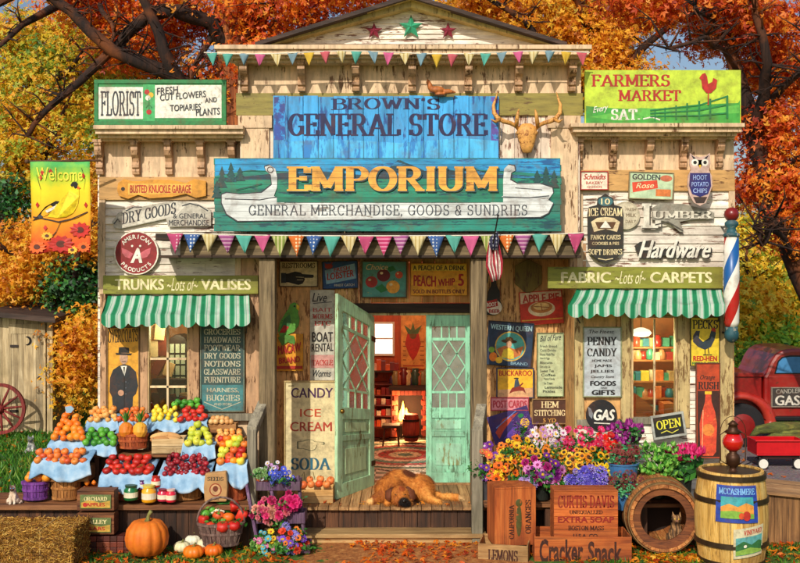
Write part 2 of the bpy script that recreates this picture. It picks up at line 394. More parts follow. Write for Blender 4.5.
# ---------------------------------------------------------------- foliage (numpy)
def leafmesh(name, cen, dirs, size, mat, parent=None, maple=True, loc=None, tags=None, seed=0, fold=.25):
    rg = np.random.RandomState(seed); n = len(cen); off = np.array(loc if loc is not None else (root_loc(parent) if parent else (0, 0, 0)))
    nrm = dirs/np.linalg.norm(dirs, axis=1, keepdims=True); rv = rg.normal(size=(n, 3)); rv -= nrm*(rv*nrm).sum(1, keepdims=True); rv /= np.linalg.norm(rv, axis=1, keepdims=True)
    bt = np.cross(nrm, rv); s = (size*rg.uniform(.6, 1.25, n))[:, None]
    if maple:
        pts = [(0, -.5, 0)]
        for a, l in ((0, 1), (58, .8), (-58, .8)):
            ca, sa = math.cos(R(a)), math.sin(R(a))
            for x, y in ((.2, .45), (0, 1.), (-.2, .45)):
                x2, y2 = x*l, y*l; pts.append((x2*ca+y2*sa, -x2*sa+y2*ca-.5, -fold*abs(sa)*y2))
        quads = [(0, 1, 2, 3), (0, 4, 5, 6), (0, 7, 8, 9)]
    else:
        pts = [(0, -.5, 0), (.25, 0, -.08), (0, .5, 0), (-.25, 0, -.08)]; quads = [(0, 1, 2, 3)]
    k = len(pts); V = np.zeros((n, k, 3))
    for i, (x, y, z) in enumerate(pts): V[:, i] = cen+(rv*x+bt*y+nrm*z)*s
    V = (V-off).reshape(-1, 3); q = np.array(quads); Fq = (np.arange(n)[:, None, None]*k+q[None]).reshape(-1)
    me = bpy.data.meshes.new(name); nq = n*len(quads); me.vertices.add(len(V)); me.vertices.foreach_set('co', V.ravel()); me.loops.add(nq*4); me.loops.foreach_set('vertex_index', Fq)
    me.polygons.add(nq); me.polygons.foreach_set('loop_start', np.arange(nq)*4); me.polygons.foreach_set('loop_total', np.full(nq, 4)); me.update(); me.validate()
    me.materials.append(mat); o = bpy.data.objects.new(name, me); COL.objects.link(o)
    if parent: o.parent = parent
    elif loc is not None: o.location = loc
    if tags: tag(o, *tags)
    return o
def cloud(blobs, n, leaf, seed=0, up=.35, nclump=None, cs=.28):
    """leaf centres gathered in clumps through a set of ellipsoid blobs [(centre, radii)]"""
    rg = np.random.RandomState(seed); vol = np.array([b[1][0]*b[1][2] for b in blobs]); vol = vol/vol.sum(); cs_, out, dr = cs, [], []
    for (c, r), w in zip(blobs, vol):
        m = max(6, int(n*w)); kc = nclump or max(6, m//55); u = rg.normal(size=(kc, 3)); u /= np.linalg.norm(u, axis=1, keepdims=True); rad = rg.uniform(.35, 1, kc)[:, None]**.6
        cc = np.array(c)+u*rad*np.array(r); idx = rg.randint(0, kc, m); g = rg.normal(size=(m, 3))*cs_*np.array([1.15, 1., .7])
        p = cc[idx]+g; out.append(p); d = (p-np.array(c))/np.array(r)*.5+rg.normal(size=(m, 3))*.55+np.array([0, -.45, up]); dr.append(d)
    return np.vstack(out), np.vstack(dr)
# ================================================================ camera, light, air
cam = bpy.data.cameras.new('camera'); co = bpy.data.objects.new('camera', cam); COL.objects.link(co); sc.camera = co
co.location = (0, 0, CZ); co.rotation_euler = (R(90), 0, 0); cam.sensor_width = 36; cam.lens = 45; cam.shift_y = -(281.6-270)/800; cam.clip_end = 600
w = bpy.data.worlds.new('World'); sc.world = w; w.use_nodes = True; wt = w.node_tree
sky = wt.nodes.new('ShaderNodeTexSky'); sky.sky_type = 'NISHITA'; sky.sun_disc = False; sky.sun_elevation = R(33); sky.air_density = 1.0; sky.dust_density = 2.2; sky.ozone_density = 1.2
sd = Vector((.26, .78, -.56)).normalized()      # the way the sunlight travels
sky.sun_elevation = math.asin(-sd.z); sky.sun_rotation = math.atan2(-sd.x, -sd.y)
wt.links.new(sky.outputs[0], wt.nodes['Background'].inputs[0]); wt.nodes['Background'].inputs[1].default_value = .095
sl = bpy.data.lights.new('sun', 'SUN'); sl.energy = 3.15; sl.angle = R(.6); sl.color = (1, .93, .80); so = bpy.data.objects.new('sun', sl); COL.objects.link(so)
so.rotation_euler = sd.to_track_quat('-Z', 'Y').to_euler(); so.location = (-6, -6, 12)
vs_ = sc.view_settings; vs_.view_transform = 'Standard'; vs_.look = 'None'; vs_.gamma = 1; vs_.exposure = .13; vs_.use_curve_mapping = False
sc.cycles.max_bounces = 6; sc.cycles.transparent_max_bounces = 12; sc.cycles.use_denoising = True; sc.cycles.sample_clamp_indirect = 6
def lamp(name, loc, e, col, r=.05):
    l = bpy.data.lights.new(name, 'POINT'); l.energy = e; l.color = col; l.shadow_soft_size = r; o = bpy.data.objects.new(name, l); COL.objects.link(o); o.location = loc
# ================================================================ palette
CREAM = worn('#e0bf98', '#6e4a28', .43); CREAM2 = worn('#c89c74', '#6a4626', .45); OLIVE = worn('#94863c', '#6a5126', .42, streak='x')
WHITEW = worn('#eadfce', '#7a5440', .44, streak='x'); WHITEV = worn('#e2cdb8', '#7a5442', .45, streak='z'); TANX = worn('#d0a060', '#6a4420', .44, streak='x')
TANV = wood('#8a5520', '#c98f48', '#e6b673', 'z', stain='#8a4a1c'); TANP = worn('#dda868', '#84501f', .45)
OLDZ = wood('#3a2c1c', '#7a6647', '#ab9570', 'z', stain='#4d4a2c'); OLDX = wood('#3a2c1c', '#7a6647', '#a48d66', 'x', stain='#4a4228')
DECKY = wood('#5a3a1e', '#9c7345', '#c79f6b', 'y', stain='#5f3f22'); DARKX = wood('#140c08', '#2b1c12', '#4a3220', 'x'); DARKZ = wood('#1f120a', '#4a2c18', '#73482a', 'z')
STEPX = wood('#6a4a28', '#b08a55', '#d6b47c', 'x', stain='#6e5430')
GREY = wood('#4d463c', '#8d8470', '#bdb399', 'z', stain='#5b5a44'); SHINGLE = wood('#1b1310', '#3b2a22', '#5e463a', 'x')
# ================================================================ ground, road
def ground():
    n = NT('ground'); v = n.coord((1, 1, 1)); tc = n.new('ShaderNodeTexCoord'); sep = n.new('ShaderNodeSeparateXYZ'); n.lk(tc.outputs['Object'], sep.inputs[0])
    big = n.noise(v, .9, 5, .6); fine = n.noise(v, 14, 8, .75); mid = n.noise(v, 4, 6, .7)
    grass = n.ramp(fine, [(.3, C('#1f3d0c')), (.5, C('#3f6a18')), (.7, C('#7a8a2c'))]); dirt = n.ramp(fine, [(.3, C('#5a2f12')), (.5, C('#a8652c')), (.7, C('#d19a55'))])
    dx = n.math('ABSOLUTE', n.math('ADD', sep.outputs[0], -.15)); m = n.math('ADD', n.math('MULTIPLY', dx, .85), n.math('MULTIPLY', n.math('SUBTRACT', mid, .5), 2.2))
    fac = n.ramp(m, [(.95, (0, 0, 0)), (1.35, (1, 1, 1))]); o = n.mix(fac, dirt, grass)
    far = n.ramp(n.math('MULTIPLY', sep.outputs[1], .01), [(.3, (0, 0, 0)), (.6, (1, 1, 1))]); o = n.mix(far, o, C('#4d6a22'))
    n.col(o); n.set(Roughness=.9); n.bump(fine, .8, .03); return n.m
g = MB(); nx, ny = 60, 60
xs = np.concatenate([[-260, -60, -25], np.linspace(-12, 12, nx), [25, 60, 260]]); ys = np.concatenate([[-60, 0, 6], np.linspace(8.5, 24, ny), [40, 90, 400]])
vs = []
for y in ys:
    for x in xs:
        inside = abs(x) <= 12 and 8.5 <= y <= 24 and not (-3.7 < x < 4.1 and y > 10.6)
        vs.append((x, y, (mnoise.noise(Vector((x*1.7, y*1.7, 3)))*.018 - .004) if inside else -.004))
W_ = len(xs); g.add(vs, [(j*W_+i, j*W_+i+1, (j+1)*W_+i+1, (j+1)*W_+i) for j in range(len(ys)-1) for i in range(W_-1)])
struct(g.build('ground', ground(), smooth=True))
def gravel():
    n = NT('gravel'); v = n.coord(); f = n.noise(v, 22, 9, .8)
    vo = n.new('ShaderNodeTexVoronoi'); vo.inputs['Scale'].default_value = 38; n.lk(v, vo.inputs['Vector'])
    o = n.mix(.5, n.ramp(f, [(.3, C('#38323a')), (.5, C('#7c7272')), (.7, C('#b3a89c'))]), n.mix(.6, C('#8a7a80'), vo.outputs['Color'], 'MULTIPLY'))
    n.col(o); n.set(Roughness=.9); n.bump(vo.outputs['Distance'], .6, .02); return n.m
rd = MB(); k = 26; pts = []
for i in range(k): pts.append((3.95+i*.9, 12.4+.25*math.sin(i*1.3)))
for i in range(k-1, -1, -1): pts.append((3.95+i*.9, 18.8+.3*math.sin(i*.9)))
rd.add([(x, y, .02) for x, y in pts], [tuple(range(len(pts)))]); struct(rd.build('road', gravel()))
# ================================================================ the store
Yw, Ym, Yd = 11.5, 11.35, 12.2; FZ = .34
store = thing('general_store', 'weathered cream wooden country store with a gabled false front, recessed porch doorway and striped awnings', 'store', (PX(410, Yw), Yw, 0))
rs = random.Random(3)
def clap(mb, x0, y0, x1, y1, Y, n, m=0):
    for i in range(n):
        a = y0+(y1-y0)*i/n; b = y0+(y1-y0)*(i+1)/n; cut = [x0]+([rs.uniform(x0+.2*(x1-x0), x1-.2*(x1-x0))] if rs.random() < .7 else [])+[x1]
        for c, d in zip(cut, cut[1:]):
            A = P(c+.15, b, Y); B = P(d-.15, a, Y); h = .004+rs.uniform(0, .004)
            v = [(A.x, Y-.012-h, A.z), (B.x, Y-.012-h, A.z), (B.x, Y-.001, B.z+.004), (A.x, Y-.001, B.z+.004), (A.x, Y+.03, A.z), (B.x, Y+.03, A.z), (B.x, Y+.03, B.z+.004), (A.x, Y+.03, B.z+.004)]
            mb.add(v, [(0, 1, 2, 3), (4, 7, 6, 5), (0, 4, 5, 1), (3, 2, 6, 7), (0, 3, 7, 4), (1, 5, 6, 2)], m)
def vpl(mb, x0, y0, x1, y1, Y, w, d=.03, m=0, gap=.25):
    n = max(1, round((x1-x0)/w)); ww = (x1-x0)/n
    for i in range(n):
        yy = Y-rs.uniform(0, .006); A = P(x0+i*ww+gap, y1, Y); B = P(x0+(i+1)*ww-gap, y0, Y); mb.box(A.x, B.x, yy, Y+d, A.z, B.z, m)
def bracket(px, y0, y1, Y, proj, w=8, name='bracket'):
    x = PX(px, Y); hw = w*Y/F/2; z1 = PZ(y0, Y); z0 = PZ(y1, Y); h = z1-z0
    prof = [(0, 1), (-1, 1), (-1, .84), (-.9, .8), (-.93, .7), (-.78, .56), (-.5, .47), (-.38, .36), (-.5, .28), (-.5, .2), (-.34, .16), (-.42, .1), (-.36, .0), (0, 0)]
    b = MB(); n = len(prof); L = [(x-hw, Y+a*proj, z0+c*h) for a, c in prof]; Rr = [(x+hw, Y+a*proj, z0+c*h) for a, c in prof]
    b.add(L+Rr, [tuple(range(n)), tuple(range(2*n-1, n-1, -1))]+[(i, i+n, (i+1) % n+n, (i+1) % n) for i in range(n)])
    b.box(x-hw*1.35, x+hw*1.35, Y-proj*1.04, Y, z1-h*.09, z1-.001); b.build(name, CREAM2, store, bevel=.004)
# --- main false front
m = MB(); vpl(m, 240, 115, 580, 246, Ym, 13); m.build('front_wall', WHITEV, store)
m = MB(); m.pbox(238, 62, 581, 94, Ym-.01, .05); m.build('frieze', CREAM, store)
m = MB(); m.pbox(236, 93, 583, 115.5, Ym-.035, .07); m.build('frieze_board', OLIVE, store, bevel=.004)
for a, b in ((238, 272), (548, 581)):
    m = MB(); m.pbox(a, 115.5, b, 128, Ym-.05, .06); m.pbox(a+3, 128, b-3, 246, Ym-.038, .04); m.build('pilaster', CREAM, store, bevel=.004)
m = MB(); m.pbox(214, 44.5, 592, 49, Ym-.36, .42); m.pbox(217, 49, 589, 54.5, Ym-.33, .38); m.pbox(226, 54.5, 586, 58, Ym-.27, .3); m.pbox(233, 58, 584, 62.5, Ym-.2, .22)
m.build('cornice', CREAM, store, bevel=.005)
for x in (245, 302, 356, 412, 468, 518, 571): bracket(x, 62.5, 92, Ym-.035, .17, 7.5)
m = MB(); ap = (411, 8)
nB = 7
for i in range(nB):       # clapboards of the gable
    a = 44-(36)*i/nB; b = 44-36*(i+1)/nB; hw = lambda y: (y-6)/38*132
    v = [P(411-hw(a), a, Ym-.02), P(411+hw(a), a, Ym-.02), P(411+hw(b), b, Ym), P(411-hw(b), b, Ym)]; q = [p+Vector((0, .05, 0)) for p in v]
    m.add(v+q, [(0, 1, 2, 3), (7, 6, 5, 4), (0, 4, 5, 1), (2, 6, 7, 3)])
m.build('gable', WHITEW, store)
m = MB()
for s in (-1, 1):
    m.prism([(411, -1), (411, 7), (411+s*139, 45), (411+s*147, 42.5)], Ym-.16, .2)
    m.prism([(411, -4.4), (411, -.6), (411+s*143, 42.6), (411+s*151, 41.6)], Ym-.22, .28)
m.build('rake_board', worn('#b9a25f', '#6a5126', .42), store, bevel=.004)
m = MB()
for s in (-1, 1):
    a = P(411, -6.5, Ym-.28); b = P(411+s*156, 42, Ym-.28); t = Vector((0, 0, -.045)); d = Vector((0, 6, 0))
    m.add([a, b, b+t, a+t, a+d, b+d, b+t+d, a+t+d], [(0, 1, 2, 3), (7, 6, 5, 4), (0, 4, 5, 1), (3, 2, 6, 7), (1, 5, 6, 2)])
m.build('roof', SHINGLE, store)
m = MB(); a = P(238, 62, Ym); b = P(581, 246, Ym)      # body of the building behind the false front
m.box(a.x+.02, a.x+.1, Ym+.23, 17.2, 3.13, 5.2); m.box(b.x-.1, b.x-.02, Ym+.23, 17.2, 3.13, 5.2); m.box(-3.3, 3.7, 17.1, 17.2, 0, 5.2)
m.box(-3.4, PX(238, Ym)+.04, Yw+.3, 17.1, 4.1, 4.2); m.box(PX(581, Ym)-.04, 3.75, Yw+.3, 17.1, 4.1, 4.2); m.build('side_wall', worn('#c9b48d', '#6b4a2c', .42), store)
# --- the two wings
def wing(x0, x1, top, bx, bt, bb, sid):
    c = MB(); c.pbox(x0-2, top, x1+8 if x0 > 400 else x1, top+4, Yw-.36, .42); c.pbox(x0, top+4, x1+5 if x0 > 400 else x1, top+9, Yw-.32, .36)
    c.pbox(x0+3, top+9, x1 if x0 > 400 else x1, top+13, Yw-.24, .26); c.pbox(x0+5, top+13, x1-2, top+16, Yw-.16, .18); c.build('cornice', CREAM, store, bevel=.005)
    f = MB(); f.pbox(x0+5, top+16, x1-3, bb+2, Yw-.01, .05); f.build('frieze', CREAM, store)
    for x in bx: bracket(x, bt, bb, Yw-.01, .15, 7)
    f = MB(); f.pbox(x0+4, bb+2, x1-2, sid, Yw-.035, .06); f.build('frieze_board', TANX, store, bevel=.004)
    s_ = MB(); clap(s_, x0+6, sid, x1-4, 296, Yw, 12); s_.build('siding', WHITEW, store)
    
    for a_, b_ in ((x0+4, x0+10), (x1-8, x1-2)): s_ = MB(); s_.pbox(a_, sid, b_, 296, Yw-.03, .06); s_.build('corner_board', CREAM, store, bevel=.003)
wing(95, 243, 125, (101, 137, 170, 202, 233), 141, 175, 200)
wing(573, 737, 123, (578, 612, 648, 682, 718), 139, 168, 191)
# side walls of wings and the shell
for x, s in ((PX(99, Yw), -1), (PX(733, Yw), 1)):
    m = MB()
    for i in range(22): z = .0+i*.19; m.box(x-.02, x+.02, Yw+.02, 17.1, z, z+.186)
    m.build('outer_wall', WHITEW, store)
zc = PZ(258, 11.1)
# shopfronts: solid panels with a real window opening
def base_wall(x0, x1, y0, mat): 
    b = MB(); b.pbox(x0, y0, x1, 530, Yw, .06); b.build('base_wall', mat, store)
lw = MB(); lw.pbox(101, 292, 146, 419, Yw+.0, .05); lw.pbox(190, 292, 259, 419, Yw+.0, .05); lw.pbox(146, 292, 190, 322, Yw, .05); lw.build('panel', TANP, store)
lw = MB(); vpl(lw, 100, 419, 259, 526, Yw, 11, .05); lw.build('base_wall', CREAM, store)
for a, b in ((100, 106), (140, 147.5), (188.5, 199), (246, 259)): lw = MB(); lw.pbox(a, 294, b, 420, Yw-.04, .07); lw.build('pilaster', CREAM2, store, bevel=.004)
for a_, b_, c_ in ((238, 262, 296), (570, 586, 290)): lw = MB(); lw.pbox(a_, 238, b_, c_, Yw-.015, .12); lw.build('corner_panel', CREAM2, store)
lw = MB(); lw.pbox(99, 414, 260, 421, Yw-.09, .1); lw.build('sill', GREY, store, bevel=.004)
rw = MB(); rw.pbox(576, 289, 631, 425, Yw, .05); rw.pbox(678, 289, 734, 425, Yw, .05); rw.pbox(632, 289, 676, 318, Yw, .05); rw.build('panel', TANP, store)
rw = MB(); clap(rw, 576, 424, 730, 526, Yw-.005, 11); clap(rw, 689, 360, 722, 424, Yw-.01, 8); rw.build('siding', WHITEW, store)
for a, b in ((575, 584), (621, 631), (678, 690), (720, 733)): rw = MB(); rw.pbox(a, 286, b, 526 if a > 700 else 428, Yw-.04, .07); rw.build('pilaster', worn('#c9b078', '#7a5a30', .45), store, bevel=.004)
for a_, b_, y_ in ((577, 622, 420), (633, 675, 418)): rw = MB(); rw.pbox(a_, y_, b_, y_+6.5, Yw-.06, .08); rw.build('sill', GREY, store, bevel=.004)
def window(x0, y0, x1, y1, mulls, label):
    f = MB(); w_ = 2; f.pbox(x0, y0, x1, y0+w_, Yw-.03, .08); f.pbox(x0, y1-w_, x1, y1, Yw-.03, .08); f.pbox(x0, y0+w_, x0+w_, y1-w_, Yw-.03, .08); f.pbox(x1-w_, y0+w_, x1, y1-w_, Yw-.03, .08)
    wn = f.build('window', worn('#c7a878', '#6b4526', .42), store, bevel=.003); wn['label'] = label
    g_ = MB(); g_.pbox(x0+w_, y0+w_, x1-w_, y1-w_, Yw+.01, .006); g_.build('pane', glass(), wn)
    q = MB()
    for a, b, c, d in mulls: q.pbox(a, b, c, d, Yw-.012, .04)
    q.build('muntin', worn('#d8bd92', '#6b4526', .42), wn)
window(147, 322, 189, 416, [(166.6, 325, 168.6, 413), (150, 358, 186, 360), (150, 386, 186, 388)], 'shop window left of the porch, behind the fruit')
window(631.5, 316, 677.5, 420, [(654, 319, 655.4, 417)], 'shop window right of the porch with a lit hanging lamp inside')
# rooms behind the two windows
for (a, b), wc in (((-3.38, PX(259, Yw)), '#c98a4e'), ((PX(576, Yw), 3.7), '#d9955a')):
    r = MB(); r.box(a, b, 12.75, 12.8, .3, 3.1); r.box(a, a+.03, Yw+.08, 12.75, .3, 3.1); r.box(b-.03, b, Yw+.08, 12.75, .3, 3.1); r.box(a, b, Yw+.08, 12.75, 3.07, 3.12); r.box(a, b, Yw+.08, 12.75, .25, .3)
    r.build('room', plain(wc, .8, .3), store)
# --- porch
m = MB()
n = 32
for i in range(n):
    a = PX(246, 11.05)+(PX(576, 11.05)-PX(246, 11.05))*i/n; b = a+(PX(576, 11.05)-PX(246, 11.05))/n
    m.box(a+.003, b-.003, 11.0-rs.uniform(0, .012), 12.2, FZ-.035, FZ-rs.uniform(0, .004))
m.build('porch_floor', DECKY, store, bevel=.003)
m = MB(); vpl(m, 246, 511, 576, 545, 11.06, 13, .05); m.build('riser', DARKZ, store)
m = MB(); m.box(PX(262, 10.85), PX(486, 10.85), 10.78, 11.1, .055, .1); m.box(PX(264, 10.85), PX(484, 10.85), 10.82, 10.86, -.02, .054); m.build('step', STEPX, store, bevel=.005)
m = MB(); a, b = PX(262, Yd), PX(568, Yd); jx0, jx1 = PX(371, Yd), PX(473, Yd); zd = PZ(311, Yd); zt = zc+.02
def vw(x0, x1, z0, z1, w=.155, d=.04):
    k = max(1, round((x1-x0)/w)); q = (x1-x0)/k
    for i in range(k): m.box(x0+i*q+.002, x0+(i+1)*q-.002, Yd-rs.uniform(0, .007), Yd+d, z0, z1)
vw(a, jx0, FZ, zt); vw(jx1, b, FZ, zt); m.build('porch_wall', TANP, store)
m = MB(); vw(jx0, jx1, zd+.1, zt); m.build('transom_wall', TANV, store)
for x0, x1 in ((PX(258, Yw)-.02, PX(258, Yw)+.02), (PX(576, Yw)-.02, PX(576, Yw)+.02)): m = MB(); m.box(x0, x1, Yw+.03, Yd+.02, FZ-.3, zt); m.build('return_wall', TANP, store)
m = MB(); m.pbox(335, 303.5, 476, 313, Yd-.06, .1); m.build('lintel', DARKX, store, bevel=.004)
m = MB(); m.pbox(366.5, 313, 372.5, 485, Yd-.035, .1); m.pbox(471.5, 313, 476, 485, Yd-.035, .1); m.pbox(372.5, 313, 471.5, 315.6, Yd-.02, .08); m.build('door_frame', worn('#b9b07c', '#6b5a34', .42), store, bevel=.003)
m = MB(); m.box(PX(372, Yd), PX(472, Yd), Yd-.05, Yd+.1, FZ-.01, FZ+.02); m.build('threshold', DECKY, store)
m = MB(); m.box(PX(157, 11.05), PX(583, 11.05), 10.98, Ym+.0, PZ(240.5, 11.0), PZ(233.5, 11.0)); m.box(PX(159, 11.05), PX(581, 11.05), 11.03, Yd, zc+.0, zc+.03)
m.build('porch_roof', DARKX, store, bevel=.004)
m = MB(); m.pbox(180, 241, 581, 257.5, 11.06, .16); m.build('beam', OLDX, store, bevel=.008)
for x0, x1 in ((259, 275), (471, 487)):
    m = MB(); A = P(x0, 258, 11.08); B = P(x1, 258, 11.08); m.box(A.x, B.x, 11.08, 11.26, FZ, zc-.003); m.build('post', OLDZ, store, bevel=.014)
# slanting hand rails
for s, px, r1 in ((1, (247, 256), 268), (2, (472, 483), 487)):
    m = MB(); A = P(px[0], 430, 10.8); B = P(px[1], 430, 10.8); m.box(A.x, B.x, 10.8, 10.92, 0, A.z); m.build('newel_post', GREY, store, bevel=.008)
    m = MB(); c = P((px[0]+px[1])/2, 431, 10.82); d = P(r1-5, 404, 11.12); w_ = .055
    for k in (0,): m.add([c+Vector((-w_, 0, -.06)), c+Vector((w_, 0, -.06)), c+Vector((w_, 0, .04)), c+Vector((-w_, 0, .04)), d+Vector((-w_, 0, -.06)), d+Vector((w_, 0, -.06)), d+Vector((w_, 0, .04)), d+Vector((-w_, 0, .04))], [(0, 1, 2, 3), (7, 6, 5, 4), (0, 4, 5, 1), (1, 5, 6, 2), (2, 6, 7, 3), (3, 7, 4, 0)])
    m.build('hand_rail', GREY, store, bevel=.008)
# --- awnings
def awning(tx0, tx1, bx0, bx1, yt, yb, yv, lab):
    GR, WH, LG = 0, 1, 2; mats = [plain('#0c7a4e', .8, .4, scale=4), plain('#b6c2b6', .8, .35, scale=4), plain('#6cae8c', .8, .2, scale=3)]
    rt = thing('awning', '', '', (0, 0, 0)); bpy.data.objects.remove(rt)
    Yt, Yb = Yw-.05, Yw-.47; m = MB(); nst = 15; pat = [(0, .40, GR), (.40, .50, LG), (.50, .58, WH), (.58, .66, LG), (.66, .92, WH), (.92, 1, LG)]
    def row(u, v):   # v 0 top .. 1 bottom of slope, 1..2 valance
        if v <= 1:
            T = P(tx0+(tx1-tx0)*u, yt, Yt); B = P(bx0+(bx1-bx0)*u, yb, Yb); q = T.lerp(B, v); q.z -= .025*math.sin(PI*v)*(1+.5*math.sin(u*PI*6))+.007*math.sin(u*41+v*3)+.005*math.sin(u*23-v*5); return q
        B = P(bx0+(bx1-bx0)*u, yb, Yb); sc2 = abs(math.sin(PI*u*11)); B.z -= (.085+.055*sc2**.6+.01*math.sin(u*17))*(v-1)+.007*math.sin(u*41+3); B.y += .016*math.sin(u*37+math.sin(u*9)*3)*(v-1); return B
    for s in range(nst):
        for a, b, mm in pat:
            for h in range(2):
                u0 = (s+a+(b-a)*h/2)/nst; u1 = (s+a+(b-a)*(h+1)/2)/nst; L = [row(u0, v) for v in (0, .33, .66, 1, 1.5, 2)]; Q = [row(u1, v) for v in (0, .33, .66, 1, 1.5, 2)]
                n_ = len(L); m.add(L+Q, [(i, i+1, n_+i+1, n_+i) for i in range(n_-1)], mm)
    o = m.build('awning', mats, store); o['label'] = lab
    so_ = o.modifiers.new('thick', 'SOLIDIFY'); so_.thickness = .006
    e = MB()
    for u in (0, 1): e.add([row(u, 0), row(u, 1), row(u, 2), P((tx0 if u == 0 else tx1), yv, Yt)], [(0, 1, 2, 3)])
    e.build('awning_end', mats[0], o)
    t = MB()
    a, b = P(tx0, yv-2, Yt), row(0, 1); 
    for u in (0.02, .98): t.tube([P(tx0+(tx1-tx0)*u, yv+6, Yt), row(u, 1)+Vector((0, .02, -.02))], .009, 6)
    t.tube([row(0, 1)+Vector((0, .02, -.02)), row(1, 1)+Vector((0, .02, -.02))], .01, 6); t.build('awning_frame', plain('#3a3a38', .5), o)
awning(108, 249, 101, 250, 295, 315, 327, 'green and white striped awning over the left window')
awning(577, 721, 568, 725, 289, 305, 317, 'green and white striped awning over the right window')
# --- doors
def leaf(hb, ht, ob, ot, lab, handle):
    """a glazed door leaf; corners: hinge bottom/top, outer bottom/top"""
    hb, ht, ob, ot = map(Vector, (hb, ht, ob, ot)); nrm = (ob-hb).cross(Vector((0, 0, 1))).normalized()
    if nrm.y > 0: nrm = -nrm
    def W(u, v, d=0): a = hb.lerp(ht, v); b = ob.lerp(ot, v); return a.lerp(b, u)+nrm*d
    def bar(mb, u0, v0, u1, v1, d0=-.02, d1=.02, m=0):
        vs = [W(u, v, d) for d in (d0, d1) for u, v in ((u0, v0), (u1, v0), (u1, v1), (u0, v1))]
        mb.add(vs, [(3, 2, 1, 0), (4, 5, 6, 7), (0, 1, 5, 4), (1, 2, 6, 5), (2, 3, 7, 6), (3, 0, 4, 7)], m)
    gm = worn('#a9cfa4', '#7a7444', .43) if handle else worn('#8fd0ac', '#557a5c', .42); d = MB()
    bar(d, 0, 0, .13, 1); bar(d, .87, 0, 1, 1); bar(d, .13, .93, .87, 1); bar(d, .13, 0, .87, .07); bar(d, .13, .39, .87, .45); bar(d, .13, .28, .87, .31); bar(d, .13, .07, .87, .28, -.012, .004); bar(d, .13, .31, .87, .39, -.012, .004)
    dr = d.build('door', gm, store, bevel=.004); dr['label'] = lab
    for a_, b_ in ((.11, .24), (.325, .375)): e = MB(); bar(e, .22, a_, .78, b_, .004, .012); e.build('raised_panel', worn('#b9d3a2' if handle else '#a2dcba', '#8a8f5a', .42), dr, bevel=.003)
    l = MB(); t = .016
    for v in (.84, .87): pass
    bar(l, .13, .845, .87, .862, -.012, .012)
    for u in (.3, .47, .64): bar(l, u, .862, u+.03, .93, -.012, .012)
    def dia(u0, v0, u1, v1):
        du, dv = (u1-u0), (v1-v0); L = math.hypot(du*.75, dv*2.1); ex = .015*dv*2.1/L/.75; ez = -.015*du*.75/L/2.1*0
        vs = [W(u, v, dd) for dd in (-.010, .010) for u, v in ((u0-ex, v0), (u0+ex, v0), (u1+ex, v1), (u1-ex, v1))]
        l.add(vs, [(3, 2, 1, 0), (4, 5, 6, 7), (0, 1, 5, 4), (1, 2, 6, 5), (2, 3, 7, 6), (3, 0, 4, 7)])
    us = [.13, .315, .5, .685, .87]; v0, dv = .54, .0763
    for i in range(4):
        for k in range(4):
            if (i+k) % 2 == 0: dia(us[i], v0+k*dv, us[i+1], v0+(k+1)*dv)
            else: dia(us[i+1], v0+k*dv, us[i], v0+(k+1)*dv)
    bar(l, .13, .535, .87, .547, -.011, .011)
    for u in (.305, .49, .675): bar(l, u, .45, u+.025, .535, -.012, .012)
    l.build('lattice', gm, dr)
    g_ = MB(); bar(g_, .13, .45, .87, .93, -.003, .003); g_.build('pane', glass('#d9ead8', .1, .9, .3), dr)
    if handle:
        k = MB(); k.ball(W(.93, .43, .045), .028, 10, 8); k.tube([W(.93, .43, .018), W(.93, .43, .04)], .01, 6); k.build('handle', plain('#8a6a2c', .35, .2, .9), dr, smooth=True)
        for v in (.12, .85): hg = MB(); bar(hg, -.02, v, .09, v+.03, .02, .026); hg.build('hinge', plain('#4a3a22', .5, .2, .7), dr)
    return dr
leaf(P(373, 485.5, Yd-.05), P(373, 317, Yd-.05), P(336, 499.5, 11.37), P(336.5, 293.5, 11.37), 'pale green glazed door leaf standing open onto the porch', True)
leaf(P(471, 484, Yd), P(471, 314.5, Yd), P(426, 484, Yd), P(426, 314.5, Yd), 'mint green glazed door leaf standing shut', False)
# --- the room seen through the doorway
YB = 15.6
m = MB(); xa, xb = -1.55, 1.35
m.box(xa, xb, YB, YB+.1, FZ, 3.1); m.box(xa-.1, xa, Yd+.06, YB, FZ, 3.1); m.box(xb, xb+.1, Yd+.06, YB, FZ, 3.1); m.box(xa, xb, Yd+.06, YB, 3.05, 3.12); m.build('inner_wall', worn('#b34a1c', '#6a2410', .4, flat=True), store)
def checks():
    n = NT('checked_floor'); ch = n.new('ShaderNodeTexChecker'); ch.inputs['Scale'].default_value = 7; n.lk(n.coord((1, 1, 1)), ch.inputs['Vector']); ch.inputs['Color1'].default_value = C('#d9d2bd'); ch.inputs['Color2'].default_value = C('#2c4a3c')
    o = n.mix(n.ramp(n.noise(n.coord(), 6, 6), [(.4, (0, 0, 0)), (.7, (.6, .6, .6))]), ch.outputs[0], C('#7a4a2c')); n.col(o); n.set(Roughness=.5); return n.m
m = MB(); m.box(xa, xb, Yd+.1, YB, .2, FZ); m.build('shop_floor', checks(), store)
